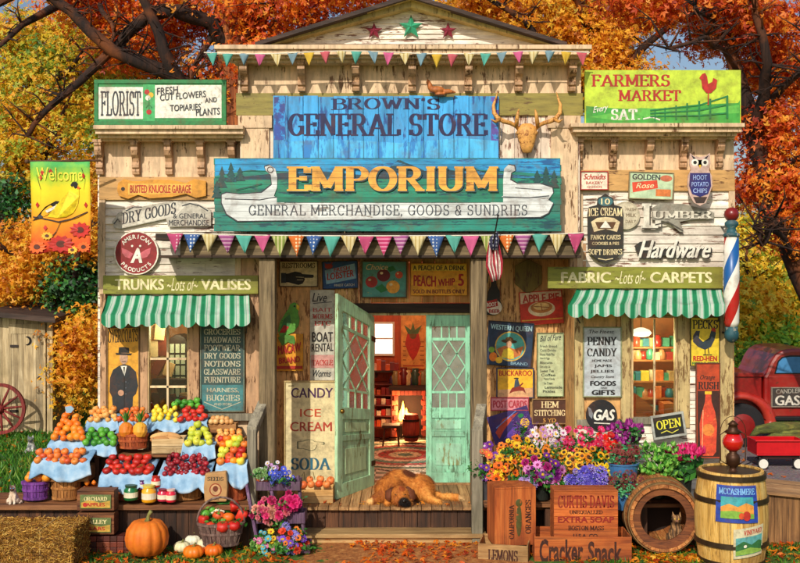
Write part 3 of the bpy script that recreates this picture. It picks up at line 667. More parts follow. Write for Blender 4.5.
# ================================================================ ornaments on the front
def pt(h, under='#4a3524', wear=.36, scale=11): return worn(h, under, wear, scale=scale, fine=.25, streak='n', flat=True)
BLK = pt('#1c1a18'); INK = pt('#2c3138'); WHT = pt('#e9e4d4'); RED = pt('#b3261c'); YEL = pt('#efc02c'); ORG = pt('#e07a1c'); NAVY = pt('#1d2a6b'); GRN = pt('#1c7a3e'); CRM = pt('#e8d3a2')
def star(cx, cy, r, mat, label, h):
    m = MB(); Y = Ym-.055; c = P(cx, cy, Y); rr = r*Y/F; vs = [c+Vector((0, -.045, 0)), c+Vector((0, .012, 0))]
    for i in range(10):
        q = PI/2+i*PI/5; k = rr if i % 2 == 0 else rr*.42; vs.append(c+Vector((math.cos(q)*k, 0, math.sin(q)*k)))
    m.add(vs, [(0, 2+i, 2+(i+1) % 10) for i in range(10)]+[(1, 2+(i+1) % 10, 2+i) for i in range(10)])
    m.build('star_ornament', mat, tags=(label, 'star', 'stars on the gable'), loc=(c.x, c.y+.012, c.z-rr))
star(411, 27, 12.5, worn('#2f9a72', '#6d5a2a', .42), 'large green metal star in the middle of the gable', 1)
star(374, 31, 8.8, worn('#8c2740', '#4a2430', .42), 'small dark red metal star left of the green star', 1)
star(448, 31, 8.8, worn('#8c2740', '#4a2430', .42), 'small dark red metal star right of the green star', 1)
# --- bunting
def pennant_mat(kind, c1, c2):
    key = ('pen', kind, c1, c2)
    if key in _mc: return _mc[key]
    n = NT('cloth_'+kind); v = n.coord(); sep = n.new('ShaderNodeSeparateXYZ'); n.lk(v, sep.inputs[0])
    if kind == 'dots':
        vo = n.new('ShaderNodeTexVoronoi'); vo.inputs['Scale'].default_value = 26; vo.inputs['Randomness'].default_value = 0.15; n.lk(v, vo.inputs['Vector'])
        f = n.ramp(vo.outputs['Distance'], [(.30, (1, 1, 1)), (.34, (0, 0, 0))]); o = n.mix(f, C(c1), C(c2))
    elif kind in ('stripes', 'bars'):
        a = n.math('SINE', n.math('MULTIPLY', sep.outputs[2 if kind == 'bars' else 0], 150)); o = n.mix(n.ramp(a, [(.45, (0, 0, 0)), (.55, (1, 1, 1))]), C(c1), C(c2))
    else: o = n.mix(n.noise(v, 8), C(c1), C(c2))
    o = n.mix(n.math('MULTIPLY', n.noise(v, 5, 5), .5), o, C('#5a4634')); n.col(o); n.set(Roughness=.85); _mc[key] = n.m; return n.m
def bunting(label, x0, x1, ys, Y, items, pw, ph):
    a = P(x0, ys(0), Y); root = thing('bunting', label, 'bunting', (a.x, Y+.02, a.z), 'strings of pennants'); m = MB()
    m.tube([P(x0+(x1-x0)*i/60, ys(i/60), Y) for i in range(61)], .006, 5); m.build('cord', plain('#e8e0cc', .8), root)
    k = len(items)
    for i, it in enumerate(items):
        u = (i+.5)/k; x = x0+(x1-x0)*u; y = ys(u)+.5*math.sin(i*2.3); ph_ = ph*rs.uniform(.88, 1.08); x += rs.uniform(-.6, .6); r = rs.uniform(-1.8, 1.8); m = MB(); g_ = 5; vs = []
        for row in range(g_+1):
            t = row/g_; w_ = pw/2*(1-t)
            for c in range(5): e = (c/4*2-1); p = P(x+e*w_+r*t, y+ph_*t+.5*abs(e)*0, Y); p.y -= .012*math.sin(e*2.4+i)*(.4+t)+.01*t*math.sin(i*2.1); vs.append(p)
        m.add(vs, [(q*5+c, q*5+c+1, q*5+5+c+1, q*5+5+c) for q in range(g_) for c in range(4)])
        o = m.build('pennant', pennant_mat(*it), root, smooth=True); s_ = o.modifiers.new('t', 'SOLIDIFY'); s_.thickness = .003
pk = ('dots', '#c43f78', '#e9c6cf'); bd = ('dots', '#1d5fa8', '#dfe7ee'); cs = ('stripes', '#e9d9a4', '#c9b06a'); pb = ('bars', '#a04a8c', '#d9a9c4'); tq = ('plain', '#3fa79c', '#58bda8'); pp = ('plain', '#d34a8a', '#e06aa0')
gs = ('stripes', '#8aa042', '#d9d49a'); od = ('dots', '#e0701c', '#f3dfb0'); ch_ = ('bars', '#c02a6a', '#e58ab0'); ye = ('plain', '#e9c332', '#d9a92c'); bl = ('plain', '#6a94a8', '#86a9b4'); rd_ = ('plain', '#c9405a', '#d86a72')
bunting('long string of patterned pennants hanging from the porch roof edge', 166, 584, lambda u: 232.5+3.5*math.sin(PI*u)**.5, 10.95,
        [pk, bd, cs, pb, tq, pp, gs, od, bd, tq, cs, pk, ch_, pb, cs, bd, tq, pp, gs, od, pb, tq, cs, pk], 16.5, 20)
bunting('string of small faded pennants along the top cornice under the gable', 204, 590, lambda u: 52.5+1.5*math.sin(u*PI*4), 10.96,
        [tq, tq, bl, pp, cs, bl, ye, rd_, cs, tq, bl, pp, cs, bl, ye, rd_, cs, tq, bl, pp, cs, bl, ye, rd_], 11, 13)
# --- florist sign
s = Sign('florist_sign', 'long green framed florist sign standing on the left cornice', 'sign', (94, 79.5, 226, 125), 11.2, pt('#2c8a48'), frame=(pt('#1f7a3e'), 4), th=.04)
s.rect(98.5, 87, 143, 119, WHT).rect(155, 85, 221.5, 118, WHT).rect(143, 84, 155, 121, pt('#3fa860'))
s.text('FLORIST', (100.5, 91, 141, 116), INK, 'slab', thick=.17, thin=.08)
for x, y, c in ((147, 92, RED), (151, 95, YEL), (148, 98, WHT), (149, 112, RED)): s.ell(x, y, 2.6, 2.6, c)
s.line([(149, 98), (149, 110)], 1, GRN).line([(146, 108), (149, 104), (152, 108)], 1, GRN)
s.text('FRESH', (157, 88, 178, 95), INK, tilt=2).text('CUT FLOWERS', (160, 94.5, 206, 101), INK, tilt=4).text('TOPIARIES', (170, 105, 201, 111.5), INK, tilt=1.5).text('AND', (205, 98, 217, 103), INK, tilt=1).text('PLANTS', (196, 109, 220, 116), INK, tilt=1.5).done()
# --- farmers market
s = Sign('farmers_market_sign', 'large yellow and green farmers market sign standing on the right cornice', 'sign', (585, 70, 741, 124), 11.2, pt('#bcd13a', '#6a7a2c', .33, 5), th=.05)
hill = [(586, 108)]+[(586+x, 106+3*math.sin(x*.03)) for x in range(0, 154, 8)]+[(740, 100), (740, 123), (586, 123)]
s.poly(hill, pt('#3f9a3a', '#8ab83a', .36, 5)).poly([(590, 117), (640, 108), (700, 110), (739, 105), (739, 113), (680, 117), (620, 121)], pt('#5fb548', '#3f9a3a', .4, 6))
s.text('FARMERS', (591, 74.5, 670, 86.5), RED, 'slab', thick=.18, thin=.09, tilt=0).text('MARKET', (618, 90, 681, 101), RED, 'slab', thick=.18, thin=.09)
s.text('SAT.', (611, 109, 640, 120), WHT, 'slab', thick=.2, thin=.09).text('Every', (593, 107, 608, 115), WHT, sh=.3, tilt=3).line([(643, 119), (652, 117), (660, 120)], 1.4, WHT)
for i, x in enumerate((655, 665, 676, 687, 699, 710, 727)): h = (i+1)*2.2; s.line([(x, 121-i*.4), (x, 112-h)], 1.2+i*.2, GRN)
for k in range(3): s.line([(650, 110.5+k*3), (700, 106-1+k*5.3), (728, 96+k*8.5)], 1.5, GRN)
s.poly([(702, 74), (705, 73), (707, 77), (708, 84), (712, 82), (713, 78), (717, 80), (716, 88), (711, 93), (706, 93), (702, 88), (701, 80), (699, 78)], RED).line([(708, 92), (708, 105)], 1.2, RED).done()
# --- blue board and the emporium sign
def boards_sign(name, label, box, Y, mat, n, vert, th=.035):
    x0, y0, x1, y1 = box; s = Sign(name, label, 'sign', box, Y, mat, th=th, nomain=True); m = MB()
    for i in range(n):
        yy = Y-0*rs.uniform(0, .003)
        if vert: m.pbox(x0+(x1-x0)*i/n+.2, y0+rs.uniform(-.8, .8), x0+(x1-x0)*(i+1)/n-.2, y1, yy, th)
        else: m.pbox(x0+rs.uniform(-.8, .8), y0+(y1-y0)*i/n+.15, x1+rs.uniform(-.8, .8), y0+(y1-y0)*(i+1)/n-.15, yy, th)
    m.build('board', mat, s.root, bevel=.003); return s
BLUE = worn('#3aa0e0', '#1c4f94', .44, scale=3, streak='z', con=1.3); 
s = boards_sign('store_name_sign', 'bright blue plank board with the store name above the emporium sign', (273, 96, 499, 160), 11.27, BLUE, 15, True)
s.rect(274, 97, 285, 140, pt('#2a4a9c', '#2b93d6', .48, 4)).rect(491, 97, 498.5, 157, pt('#5a4a9c', '#2b93d6', .48, 4))
s.poly([(285, 142), (330, 139), (400, 143), (460, 138), (498, 141), (498, 158), (285, 158)], worn('#4ab4ea', '#2a80c8', .47, scale=3, streak='z', flat=True, pl=(0, .1698, .0849), con=1.3))
NV = worn('#14184c', '#2a56a8', .37, scale=6, streak='z', flat=True)
s.text("BROWN'S", (331, 98.5, 440, 110), NV, 'slab', thick=.17, thin=.06, tilt=0, curve=.8).text('GENERAL STORE', (288, 113.5, 488, 136), NV, 'slab', thick=.2, thin=.07).done()
s = boards_sign('emporium_sign', 'wide teal plank sign with a white canoe, mountains and yellow lettering', (214, 158, 561, 231.5), 11.02, worn('#1a7a6c', '#0c4a48', .45, scale=3, streak='x'), 11, False, .05)
def plk(h, u, w): return worn(h, u, w, scale=3, streak='x', flat=True, fine=.3, pl=(2, .0736, 0), con=1.5)
sky_ = plk('#2496cc', '#145a94', .45)
s.poly([(215, 159), (560, 159), (560, 176), (520, 172), (480, 170), (470, 166), (458, 171), (440, 168), (425, 172), (400, 160), (386, 172), (360, 176), (300, 172), (250, 170), (215, 176)], sky_)
s.poly([(225, 178), (250, 176), (300, 171), (330, 172), (362, 175), (386, 170), (398, 160), (412, 165), (425, 171), (440, 167), (458, 172), (470, 168), (485, 172), (530, 176), (560, 178), (560, 182), (225, 184)], plk('#1c4454', '#2a86b8', .46))
s.poly([(215, 180), (560, 178), (560, 200), (215, 201)], plk('#1c8266', '#0c4a50', .46))
s.rect(215, 214, 560, 230.5, plk('#1c8070', '#0c4650', .46))
for tx, ty, th_ in ((222, 166, 22), (231, 162, 20), (240, 167, 14), (537, 170, 16), (546, 166, 20), (554, 170, 18), (217, 180, 18)):
    for k in range(3): s.poly([(tx, ty+k*th_*.25), (tx+3+k*1.3, ty+th_*(.4+k*.3)), (tx-3-k*1.3, ty+th_*(.4+k*.3))], pt('#174a4a', '#23606a', .4, 9))
CAN = plk('#d4d8d6', '#8a827a', .42); DK = pt('#2a3038')
cano = [(222, 195), (227, 193), (240, 194.5), (262, 193), (272, 185), (271, 175), (266, 171), (265, 167), (270, 165.5), (275.5, 169), (277.5, 178), (277, 188), (274, 196), (285, 203), (490, 203), (503, 196), (503, 180), (504, 169), (508, 165), (514, 166), (515, 171), (511, 173), (510, 180), (517, 184), (540, 184), (552, 188), (553, 193), (548, 200), (553, 203), (548, 213), (540, 217), (238, 221), (227, 214), (222, 203)]
s.poly([(x+(.9 if x > 380 else -.9), y+(1 if y > 200 else -1)) for x, y in cano], DK).poly(cano, CAN)
s.poly([(277, 197), (503, 197), (503, 202.5), (277, 202.5)], plk('#1c7a60', '#0f5f58', .44)).line([(225, 199), (260, 200), (277, 197)], 1, DK).line([(503, 197), (528, 198), (549, 196)], 1, DK).line([(236, 190), (262, 184)], .7, DK).line([(515, 188), (542, 190)], .7, DK).ell(270.5, 170, 3.4, 3.2, DK).ell(270.5, 170, 2.5, 2.3, CAN).ell(509, 169.5, 2, 2, CAN)
GOLD = plk('#eba844', '#9a5a24', .42)
s.text('EMPORIUM', (287, 166.5, 498, 191.5), GOLD, 'slab', shadow=(pt('#14404a'), 1.3, 1.1), thick=.22, thin=.085, serif=.09)
s.text('GENERAL MERCHANDISE, GOODS & SUNDRIES', (249, 205, 527, 216.5), pt('#3f4650'), 'slab', thick=.1, thin=.055, serif=.08, gap=.1).done()
# --- left wing signs
s = Sign('guitar_sign', 'orange guitar shaped wooden sign high on the left wing', 'sign', (117, 178, 206, 199), 11.43, pt('#d9952c', '#8a5218', .38, 6), th=.02,
 shape=[(118, 183), (124, 179), (132, 181), (140, 181), (150, 179.5), (172, 180), (186, 183), (194, 179), (206, 181), (206, 196), (196, 198), (186, 194), (172, 197), (150, 198.5), (138, 195), (128, 199), (119, 196), (117, 190)])
s.poly([(128, 183.5), (192, 184), (192, 193), (128, 195)], pt('#e6b04a')).text('BUSTED KNUCKLE GARAGE', (130, 185, 191, 193), RED, bold=.05).ell(123, 189, 2, 2, BLK).done()
s = Sign('dry_goods_sign', 'grey scrollwork dry goods and merchandise sign above the round red sign', 'sign', (112, 200, 212, 229), 11.44, pt('#b9b3a4', '#7a7264', .4), th=.012,
 shape=[(112, 222), (118, 213), (124, 210), (160, 203), (175, 201), (196, 203), (211, 210), (211, 226), (168, 227), (166, 219), (120, 229), (114, 228)])
s.poly([(118, 217), (176, 202), (186, 205), (176, 216), (122, 227.5)], pt('#d3ccbc')).text('DRY GOODS', (122, 213, 176, 224.5), INK, 'slab', tilt=11, thick=.18).text('& GENERAL', (173, 213.5, 207, 218.5), INK).text('MERCHANDISE', (169, 220, 209, 225.5), INK)
s.line([(182, 206), (190, 203.5), (200, 206), (208, 211)], 1.1, INK).line([(114, 224), (118, 219), (120, 222)], 1, INK).line([(126, 211), (134, 207), (142, 207)], 1, INK).done()
s = Sign('round_red_sign', 'round dark red winged letter A sign on the left wing', 'sign', (114, 231, 158.5, 275), 11.43, pt('#e9e0cf'), shape='round', th=.015)
s.ell(136.2, 253, 21, 21, pt('#8c1c20', '#4a1014', .36)).ring('AMERICAN', 136.2, 253, 14.3, -50, 50, 4.3, WHT, .05).ring('PRODUCTS', 136.2, 253, 19, 230-360+0, 130-360, 4.1, WHT, .05, inward=True)
for sg in (-1, 1): s.poly([(136.2+sg*3, 254), (136.2+sg*9, 250), (136.2+sg*14.5, 248), (136.2+sg*14, 253), (136.2+sg*11, 257), (136.2+sg*6, 258.5)], pt('#c8606a')).ell(136.2+sg*4, 246, 1.1, 1.1, WHT)
s.text('A', (130.5, 248, 142.5, 263), WHT, bold=.07, sh=.15).done()
def band(name, label, box, words, cx):
    s = Sign(name, label, 'sign', box, 11.40, worn('#8a8a2c', '#5a4a1c', .42, scale=4, streak='x'), th=.05)
    for body, b, scr in words: s.text(body, b, pt('#e6d9a8', '#a89a5a', .36), 'sans', bold=.0 if scr else .055, sh=.4 if scr else 0, curve=0)
    s.done()
band('trunks_sign', 'olive board lettered trunks and valises above the left awning', (103, 275.5, 258, 294), [('TRUNKS', (115, 279, 164, 290), 0), ('~Lots of~', (167, 278, 198, 291), 1), ('VALISES', (201, 279, 251, 290), 0)], 0)
band('fabric_sign', 'olive board lettered fabric and carpets above the right awning', (548, 267, 723, 288.5), [('FABRIC', (561, 272, 611, 283), 0), ('~Lots of~', (615, 271, 646, 284), 1), ('CARPETS', (650, 272, 712, 283), 0)], 0)
man = Sign('overcoat_poster', 'tall yellow poster of a man in a black hat and overcoat', 'poster', (106.5, 327, 139.5, 413), 11.46, pt('#e0a02c', '#a8641c', .38, 6), frame=(pt('#7a5a34'), 1.3), th=.012)
man.text('OVERCOATS', (108, 330, 138, 343), BLK, 'slab', tilt=1.5, thick=.16)
COAT = pt('#23272c', '#3a4048', .4, 9)
man.poly([(110, 378), (113, 370), (119, 366), (124, 364), (130, 366), (136, 372), (138.2, 386), (136, 394), (133, 397), (132.5, 412), (113, 412), (112, 397), (109.5, 392)], COAT).poly([(120.5, 366), (127, 366), (124.5, 376)], WHT).poly([(123.3, 367), (125, 367), (124.3, 376)], BLK)
man.ell(123.8, 358, 4.1, 6.4, pt('#c9a084')).poly([(115.5, 353), (132, 353.5), (131, 355.5), (116.5, 355)], BLK).poly([(118.5, 353), (119, 347.5), (124, 347), (129, 348), (129.3, 353)], BLK).ell(121, 393, 3, 3, pt('#b98a6c')).line([(124.2, 377), (124.2, 411)], .6, BLK)
for k in range(3): man.ell(126, 382+k*6, .6, .6, pt('#5a626a'))
man.line([(121.8, 361.5), (126, 361.5)], .5, BLK).done()
s = Sign('goods_board', 'tall dark teal board listing groceries, hardware and furniture', 'sign', (200, 325, 244.5, 412), 11.45, pt('#2a4a48', '#5a6a5c', .4, 6), frame=(pt('#6a7a6a'), 1.2), th=.015)
LT = pt('#b9b59a', '#7a8a78', .38)
for i, t in enumerate(('GROCERIES', 'HARDWARE', 'FOOTWEAR', 'DRY GOODS', 'NOTIONS', 'GLASSWARE', 'FURNITURE')): s.text(t, (204, 329+i*8, 240.5, 334.8+i*8), LT, 'slab', thick=.17)
s.rect(202, 385, 243, 410.5, pt('#3f7a7c', '#2a4a48', .4)).text('HARNESS,', (207, 388, 239, 393), LT).text('BUGGIES', (206, 395, 240, 401), LT, 'slab').text('AND MORE', (214, 403, 232, 405.5), LT).line([(204, 402), (222, 409.5), (241, 402)], .7, LT).done()
# welcome flag
m = MB(); Y = 10.9; n1, n2 = 14, 16; root = thing('garden_flag', 'bright welcome flag with a yellow goldfinch and red flowers at the left edge', 'flag', P(60, 162, Y))
def wav(x, y): return -.03*math.sin((x-31)*.12)-.02*math.sin(y*.05)
def fq(m, poly, off, k): m.add([Vector((PX(a, Y), Y+wav(a, b)-off, PZ(b, Y))) for a, b in poly], [tuple(range(len(poly)))], k)
vs = [Vector((PX(31+60*i/n1, Y), Y+wav(31+60*i/n1, 0)+.004, 0)) for i in range(n1+1)]
fm = NT('flag_cloth'); tc = fm.new('ShaderNodeTexCoord'); sp = fm.new('ShaderNodeSeparateXYZ'); fm.lk(tc.outputs['Generated'], sp.inputs[0])
fcl = fm.ramp(fm.math('ADD', sp.outputs[2], fm.math('MULTIPLY', fm.math('SUBTRACT', fm.noise(fm.coord(), 4), .5), .4)), [(0, C('#c8281c')), (.16, C('#e0601c')), (.42, C('#f3a81c')), (.7, C('#f7e02c')), (.86, C('#a8cf3a')), (1, C('#4faf5a'))]); fm.col(fcl); fm.set(Roughness=.8)
grid = MB(); vs = []
for j in range(n2+1):
    for i in range(n1+1): x, y = 31+60*i/n1, 162+91*j/n2; y += 1.5*math.sin(i*.9)*(j == n2); vs.append(Vector((PX(x, Y), Y+wav(x, y), PZ(y, Y))))
grid.add(vs, [(j*(n1+1)+i, j*(n1+1)+i+1, (j+1)*(n1+1)+i+1, (j+1)*(n1+1)+i) for j in range(n2) for i in range(n1)]); fo = grid.build('cloth', fm.m, root, smooth=True)
q = fo.modifiers.new('t', 'SOLIDIFY'); q.thickness = .004
pic = MB(); mats = [pt('#f4d41c'), BLK, WHT, pt('#c4261c'), pt('#5a2410'), pt('#3a2418'), pt('#e8651c'), pt('#f0b42c')]
fq(pic, [(52, 211), (57, 203), (64, 196), (69, 190), (71, 184), (75, 182), (78.5, 185), (79, 196), (77, 205), (72, 213), (65, 217), (57, 218), (48, 217)], .012, 0)
fq(pic, [(70, 185), (72, 182), (76, 181.5), (78, 184), (77, 188), (73, 189.5)], .014, 1); fq(pic, [(77, 186), (81, 188), (77, 189.5)], .014, 6); fq(pic, [(38, 216), (46, 207), (56, 201), (64, 202), (60, 208), (50, 214), (40, 219), (32, 221)], .014, 1); fq(pic, [(46, 211), (60, 203), (58, 207), (48, 213)], .016, 2)
for a in ([(33, 217), (45, 219), (58, 222), (70, 219), (88, 212)], [(60, 222), (56, 232), (50, 240)], [(82, 168), (86, 180), (84, 190)], [(38, 175), (42, 190), (40, 230)]):
    for (xa, ya), (xb, yb) in zip(a, a[1:]): fq(pic, [(xa, ya-.7), (xb, yb-.7), (xb, yb+.7), (xa, ya+.7)], .013, 5)
def fl(cx, cy, r, k, off):
    for i in range(11):
        q = 2*PI*i/11+cx; c, s_ = math.cos(q), math.sin(q); fq(pic, [(cx, cy), (cx+c*r*.7-s_*r*.22, cy+(s_*r*.7+c*r*.22)*.7), (cx+c*r, cy+s_*r*.7), (cx+c*r*.7+s_*r*.22, cy+(s_*r*.7-c*r*.22)*.7)], off+i*.0002, k)
    fq(pic, [(cx+r*.34*math.cos(i*PI/6), cy+r*.26*math.sin(i*PI/6)) for i in range(12)], off+.004, 4)
for a in ((80, 230, 12, 3), (61, 244, 13, 3), (38, 247, 10, 6), (84, 247, 8, 6), (48, 236, 6, 7), (72, 250, 6, 7)): fl(*a, .02)
for x, y in ((42, 178), (44, 173), (52, 172), (86, 205), (84, 176), (46, 228), (38, 205)): fq(pic, [(x, y-3), (x+2, y), (x, y+3), (x-2, y)], .014, 3)
pic.build('picture', mats, root)
vs, fs = sans('Welcome', .01); ax = [v[0] for v in vs]; ay = [v[1] for v in vs]; lt = MB(); pts = []
for a, b in vs: x = 38+45*(a-min(ax))/(max(ax)-min(ax)); y = 181-13*(b-min(ay))/(max(ay)-min(ay)); pts.append(Vector((PX(x, Y), Y+wav(x, y)-.014, PZ(y, Y))))
lt.add(pts, fs); lt.build('lettering', pt('#f3e64a'), root)
m = MB(); m.tube([P(27, 161.5, Y), P(101, 160.5, Y+.3)], .012, 8); m.ball(P(27, 161.5, Y), .025); m.build('pole', wood('#2a1a10', '#5a3a20', '#7a5430', 'x'), root)
# --- signs on the recessed porch wall
Ys = 12.14
s = Sign('restroom_sign', 'cream restrooms sign with a black pointing hand, above the parrot', 'sign', (279, 261, 318, 287), Ys, CRM, frame=(pt('#5a4228'), .9))
s.text('RESTROOMS', (282, 263, 315, 268), BLK, 'slab')
def hand(s, x, y, w, k, mat):   # pointing to the right, k = 1, or left, k = -1
    f = lambda pts: [(x+k*a*w, y+b*w) for a, b in pts]
    s.poly(f([(-.5, -.12), (-.3, -.14), (-.1, -.2), (.08, -.17), (.14, -.12), (.48, -.1), (.5, -.04), (.46, 0), (.2, .0), (.22, .05), (.18, .12), (.14, .18), (.02, .22), (-.15, .18), (-.3, .14), (-.5, .14)]), mat)
hand(s, 298, 278, 32, 1, BLK); s.rect(281, 273, 286, 283, INK).line([(296, 277), (304, 277.5)], .5, CRM).line([(297, 280), (303, 280)], .5, CRM).done()
s = Sign('lobster_sign', 'small tilted blue lobster sign right of the restrooms sign', 'sign', (322, 261, 358, 289), Ys, pt('#1c4f8c', '#8ab0c4', .38), frame=(pt('#2a2a34'), .9), rot=-2)
s.poly([(325, 270), (355, 264), (356, 279), (326, 284)], pt('#8fb9d6')).text('LOBSTER', (327, 273, 354, 280), RED, tilt=3, bold=.05).text('FRESH', (334, 268, 350, 272), RED, tilt=2, bold=.04).ell(329, 266, 4, 2.6, RED).line([(325, 263), (329, 266), (333, 262)], 1, RED).text('FINEST CATCH', (334, 284, 354, 286.5), WHT).done()
s = Sign('fruit_sign', 'framed green fruit picture sign with two red apples and a peach', 'sign', (361.5, 261, 407, 298), Ys, pt('#4f9a92', '#a8b87a', .38, 7), frame=(pt('#5a4a2c'), 1.1))
for x, y, r, c in ((371.5, 282, 6, '#b3241c'), (383.5, 275.5, 6.6, '#6e1420'), (393, 287, 6.8, '#f0a83a'), (399, 275, 3.8, '#d9502c')): s.ell(x, y, r, r*.95, pt(c)); s.ell(x-r*.3, y-r*.35, r*.25, r*.2, pt('#f3d9a8')); s.line([(x, y-r*.9), (x+1.5, y-r*1.25)], .7, GRN)
s.poly([(375, 288), (382, 284), (388, 290), (381, 293)], GRN).poly([(386, 268), (393, 266), (396, 270), (390, 272)], GRN).text('Choice', (366, 264, 388, 270), CRM, sh=.3).done()
s = Sign('peach_drink_sign', 'yellow orange peach drink sign over the closed door leaf', 'sign', (411, 263.5, 467, 295.5), Ys, pt('#f0a828', '#c4641c', .38, 6))
s.rect(412, 264.5, 466, 271, pt('#f3c83a')).text('A PEACH OF A DRINK', (413, 265.5, 465, 270.5), BLK, bold=.04).text('PEACH', (413.5, 275, 436, 286), RED, bold=.06, tilt=-1).text('WHIP', (438, 279, 455, 286.5), RED, bold=.06, tilt=1).text('5', (458, 274, 464, 286), RED, bold=.06).text('SOLD IN BOTTLES ONLY', (413, 289.5, 465, 293.5), pt('#7a1c14'), bold=.04).done()
# parrot
s = Sign('parrot_sign', 'green parrot perched on an orange label sign beside the left porch post', 'sign', (275, 302, 303.5, 371), Ys, pt('#e0981c', '#b34a1c', .38, 6), shape=[(276, 334), (303, 334), (303, 371), (276, 371)], frame=None, th=.015)
s.done(); m = MB()
m.prism([(278, 331), (280, 322), (285, 314), (288.5, 309), (290, 304.5), (294, 302.5), (298, 304), (299, 308), (298, 313), (299.5, 319), (298.5, 326), (294, 332), (287, 335), (280, 337)], Ys-.016, .014); m.build('parrot', pt('#5fa83a', '#2c7a34', .42, 9), s.root)
s.L = 4; s.Y = Ys-.016; s.pic = MB(); s.pm = []; s.let = MB(); s.lm = []
s.ell(294.5, 306.3, 1, 1, BLK).poly([(296.5, 304), (299.6, 306.5), (299, 311), (296.5, 309)], YEL).poly([(280, 331), (284, 319), (290, 314), (291, 322), (287, 330)], pt('#2c7a3a')).poly([(279, 333), (284, 325), (289, 327), (285, 333)], RED).poly([(278, 338), (284, 334), (294, 336), (296, 346), (288, 342), (282, 346)], pt('#4f8a2c'))
s.text('MACAW', (278, 346, 301, 355), RED, tilt=4, bold=.06).text('BRAND', (279, 358, 300, 364), RED, bold=.05, tilt=2).rect(276.5, 366, 302.5, 369, RED).done()
s = Sign('boat_rental_sign', 'tall narrow grey boards listing live bait, boat rental and tackle', 'sign', (310, 290, 334.5, 380.5), Ys, pt('#c4bfae', '#8a8272', .4, 7))
s.text('Live', (312, 293, 327, 302), INK, sh=.3).line([(313, 303.5), (332, 302)], .7, INK).text('BAIT', (313, 308, 332, 312), pt('#b3524c')).text('WORMS', (312.5, 314, 332.5, 319), RED, 'slab').text('ETC', (314, 321, 331, 325.5), RED, 'slab')
s.text('BOAT', (312, 332, 333, 342), BLK, bold=.05).text('RENTAL', (311.5, 344, 333.5, 352), BLK, bold=.04, tilt=1).rect(311, 355, 334, 368, pt('#c9938a')).text('TACKLE', (312, 360, 333, 365.5), RED, 'slab').text('Worms', (313, 370, 331, 377), INK, sh=.4).done()
s = Sign('candy_sign', 'tall cream candy, ice cream and soda sign leaning beside the open door', 'sign', (284, 381, 336.5, 484), 12.02, pt('#e3d2a0', '#a88a54', .40, 5), frame=(pt('#b9a06a'), 1.6), th=.03)
s.text('CANDY', (291, 388, 333, 398), pt('#4a2450'), bold=.03).text('ICE', (300, 409, 321, 417), pt('#c4502c'), bold=.02).text('CREAM', (290, 422, 332, 431.5), pt('#b3402c'), bold=.03).text('SODA', (291, 458, 331, 470), pt('#2c6a80'), 'slab', thick=.2)
hand(s, 311, 445, 28, 1, pt('#6a6a4c')); hand(s, 311, 445, 25, 1, pt('#dccb9a')); s.line([(288, 386), (294, 386)], .8, pt('#7a6a3c')).line([(302, 476), (304, 472), (305, 480)], .8, pt('#8a7a4c')).line([(313, 472), (315, 480)], .8, pt('#8a7a4c')).done()
# right of the door
s = Sign('bottle_sign', 'small cut out soda bottle sign with a red disc below the flag', 'sign', (484, 278, 503.5, 316), Ys, BLK, shape=[(492, 279), (496, 279), (497, 286), (500, 292), (500, 300), (502.5, 306), (500, 313), (494, 315.5), (487, 315), (485, 308), (487, 300), (488, 292), (491, 286)])
s.ell(494, 307.5, 8, 7.2, pt('#e9d9c4')).poly([(485, 302), (497, 299), (498, 306), (486, 309)], RED).text('ROOT', (486.5, 303, 496.5, 307), WHT, bold=.05, tilt=1).text('BEER', (489, 309.5, 500, 313), RED, bold=.05).done()
s = Sign('apple_pie_sign', 'red apple pie sign tilted on the porch wall', 'sign', (520, 291, 563, 324.5), Ys, pt('#c8321c', '#8a2414', .38, 6), rot=-4)
s.poly([(521, 292), (562, 292), (562, 298), (521, 303)], pt('#d9bfa0')).text('APPLE PIE', (523, 294, 560, 302), RED, bold=.05).ell(541.5, 309, 13.5, 7.5, pt('#e6d6b0')).ell(541.5, 307.5, 11, 5.6, pt('#b97a3a')).ell(541.5, 306.5, 8, 3.6, pt('#e0bd7a')).line([(534, 306), (549, 308)], .8, pt('#8a4a1c')).line([(541, 303.5), (542, 311)], .8, pt('#8a4a1c')).rect(521, 319, 562, 320.2, pt('#e6a83a')).done()
s = Sign('queen_sign', 'dark blue sign with a round picture of a lady in a hat', 'sign', (487, 322, 533, 366.5), Ys-.02, pt('#1c3350', '#0f1c2c', .38, 6), rot=4, frame=(pt('#10202c'), .8))
s.text('WESTERN QUEEN', (489.5, 325, 531, 331), pt('#a8cfd6'), bold=.05, curve=-.6).ell(510.5, 346.5, 15.5, 15, pt('#d9b04a')).ell(510.5, 346.5, 14.3, 13.8, pt('#4fb0a8')).poly([(497, 350), (505, 346), (515, 349), (524, 345), (521, 355), (511, 360), (501, 357)], pt('#c8743a'))
s.ell(509, 341.5, 8, 2, pt('#4a3010')).ell(509, 339.5, 4, 2.5, pt('#6a4a1c')).ell(509, 344.5, 2.8, 3.4, pt('#c99a78')).poly([(502, 358), (504, 350), (509, 348), (514, 351), (515, 359)], pt('#e0c23a')).ell(494, 358, 4, 4.5, ORG).ell(500, 361, 3.4, 3.2, YEL).ell(492, 351, 3, 3, pt('#7fae3a')).text('BRAND', (512, 361.5, 529, 364.5), pt('#8ab0c4')).done()
s = Sign('buckaroo_sign', 'yellow and orange buckaroo sign with a rider on a red horse', 'sign', (496.5, 368, 534, 398.5), Ys-.01, pt('#f0b82c', '#d9802c', .38, 6), frame=(pt('#2a3a5a'), 1.1))
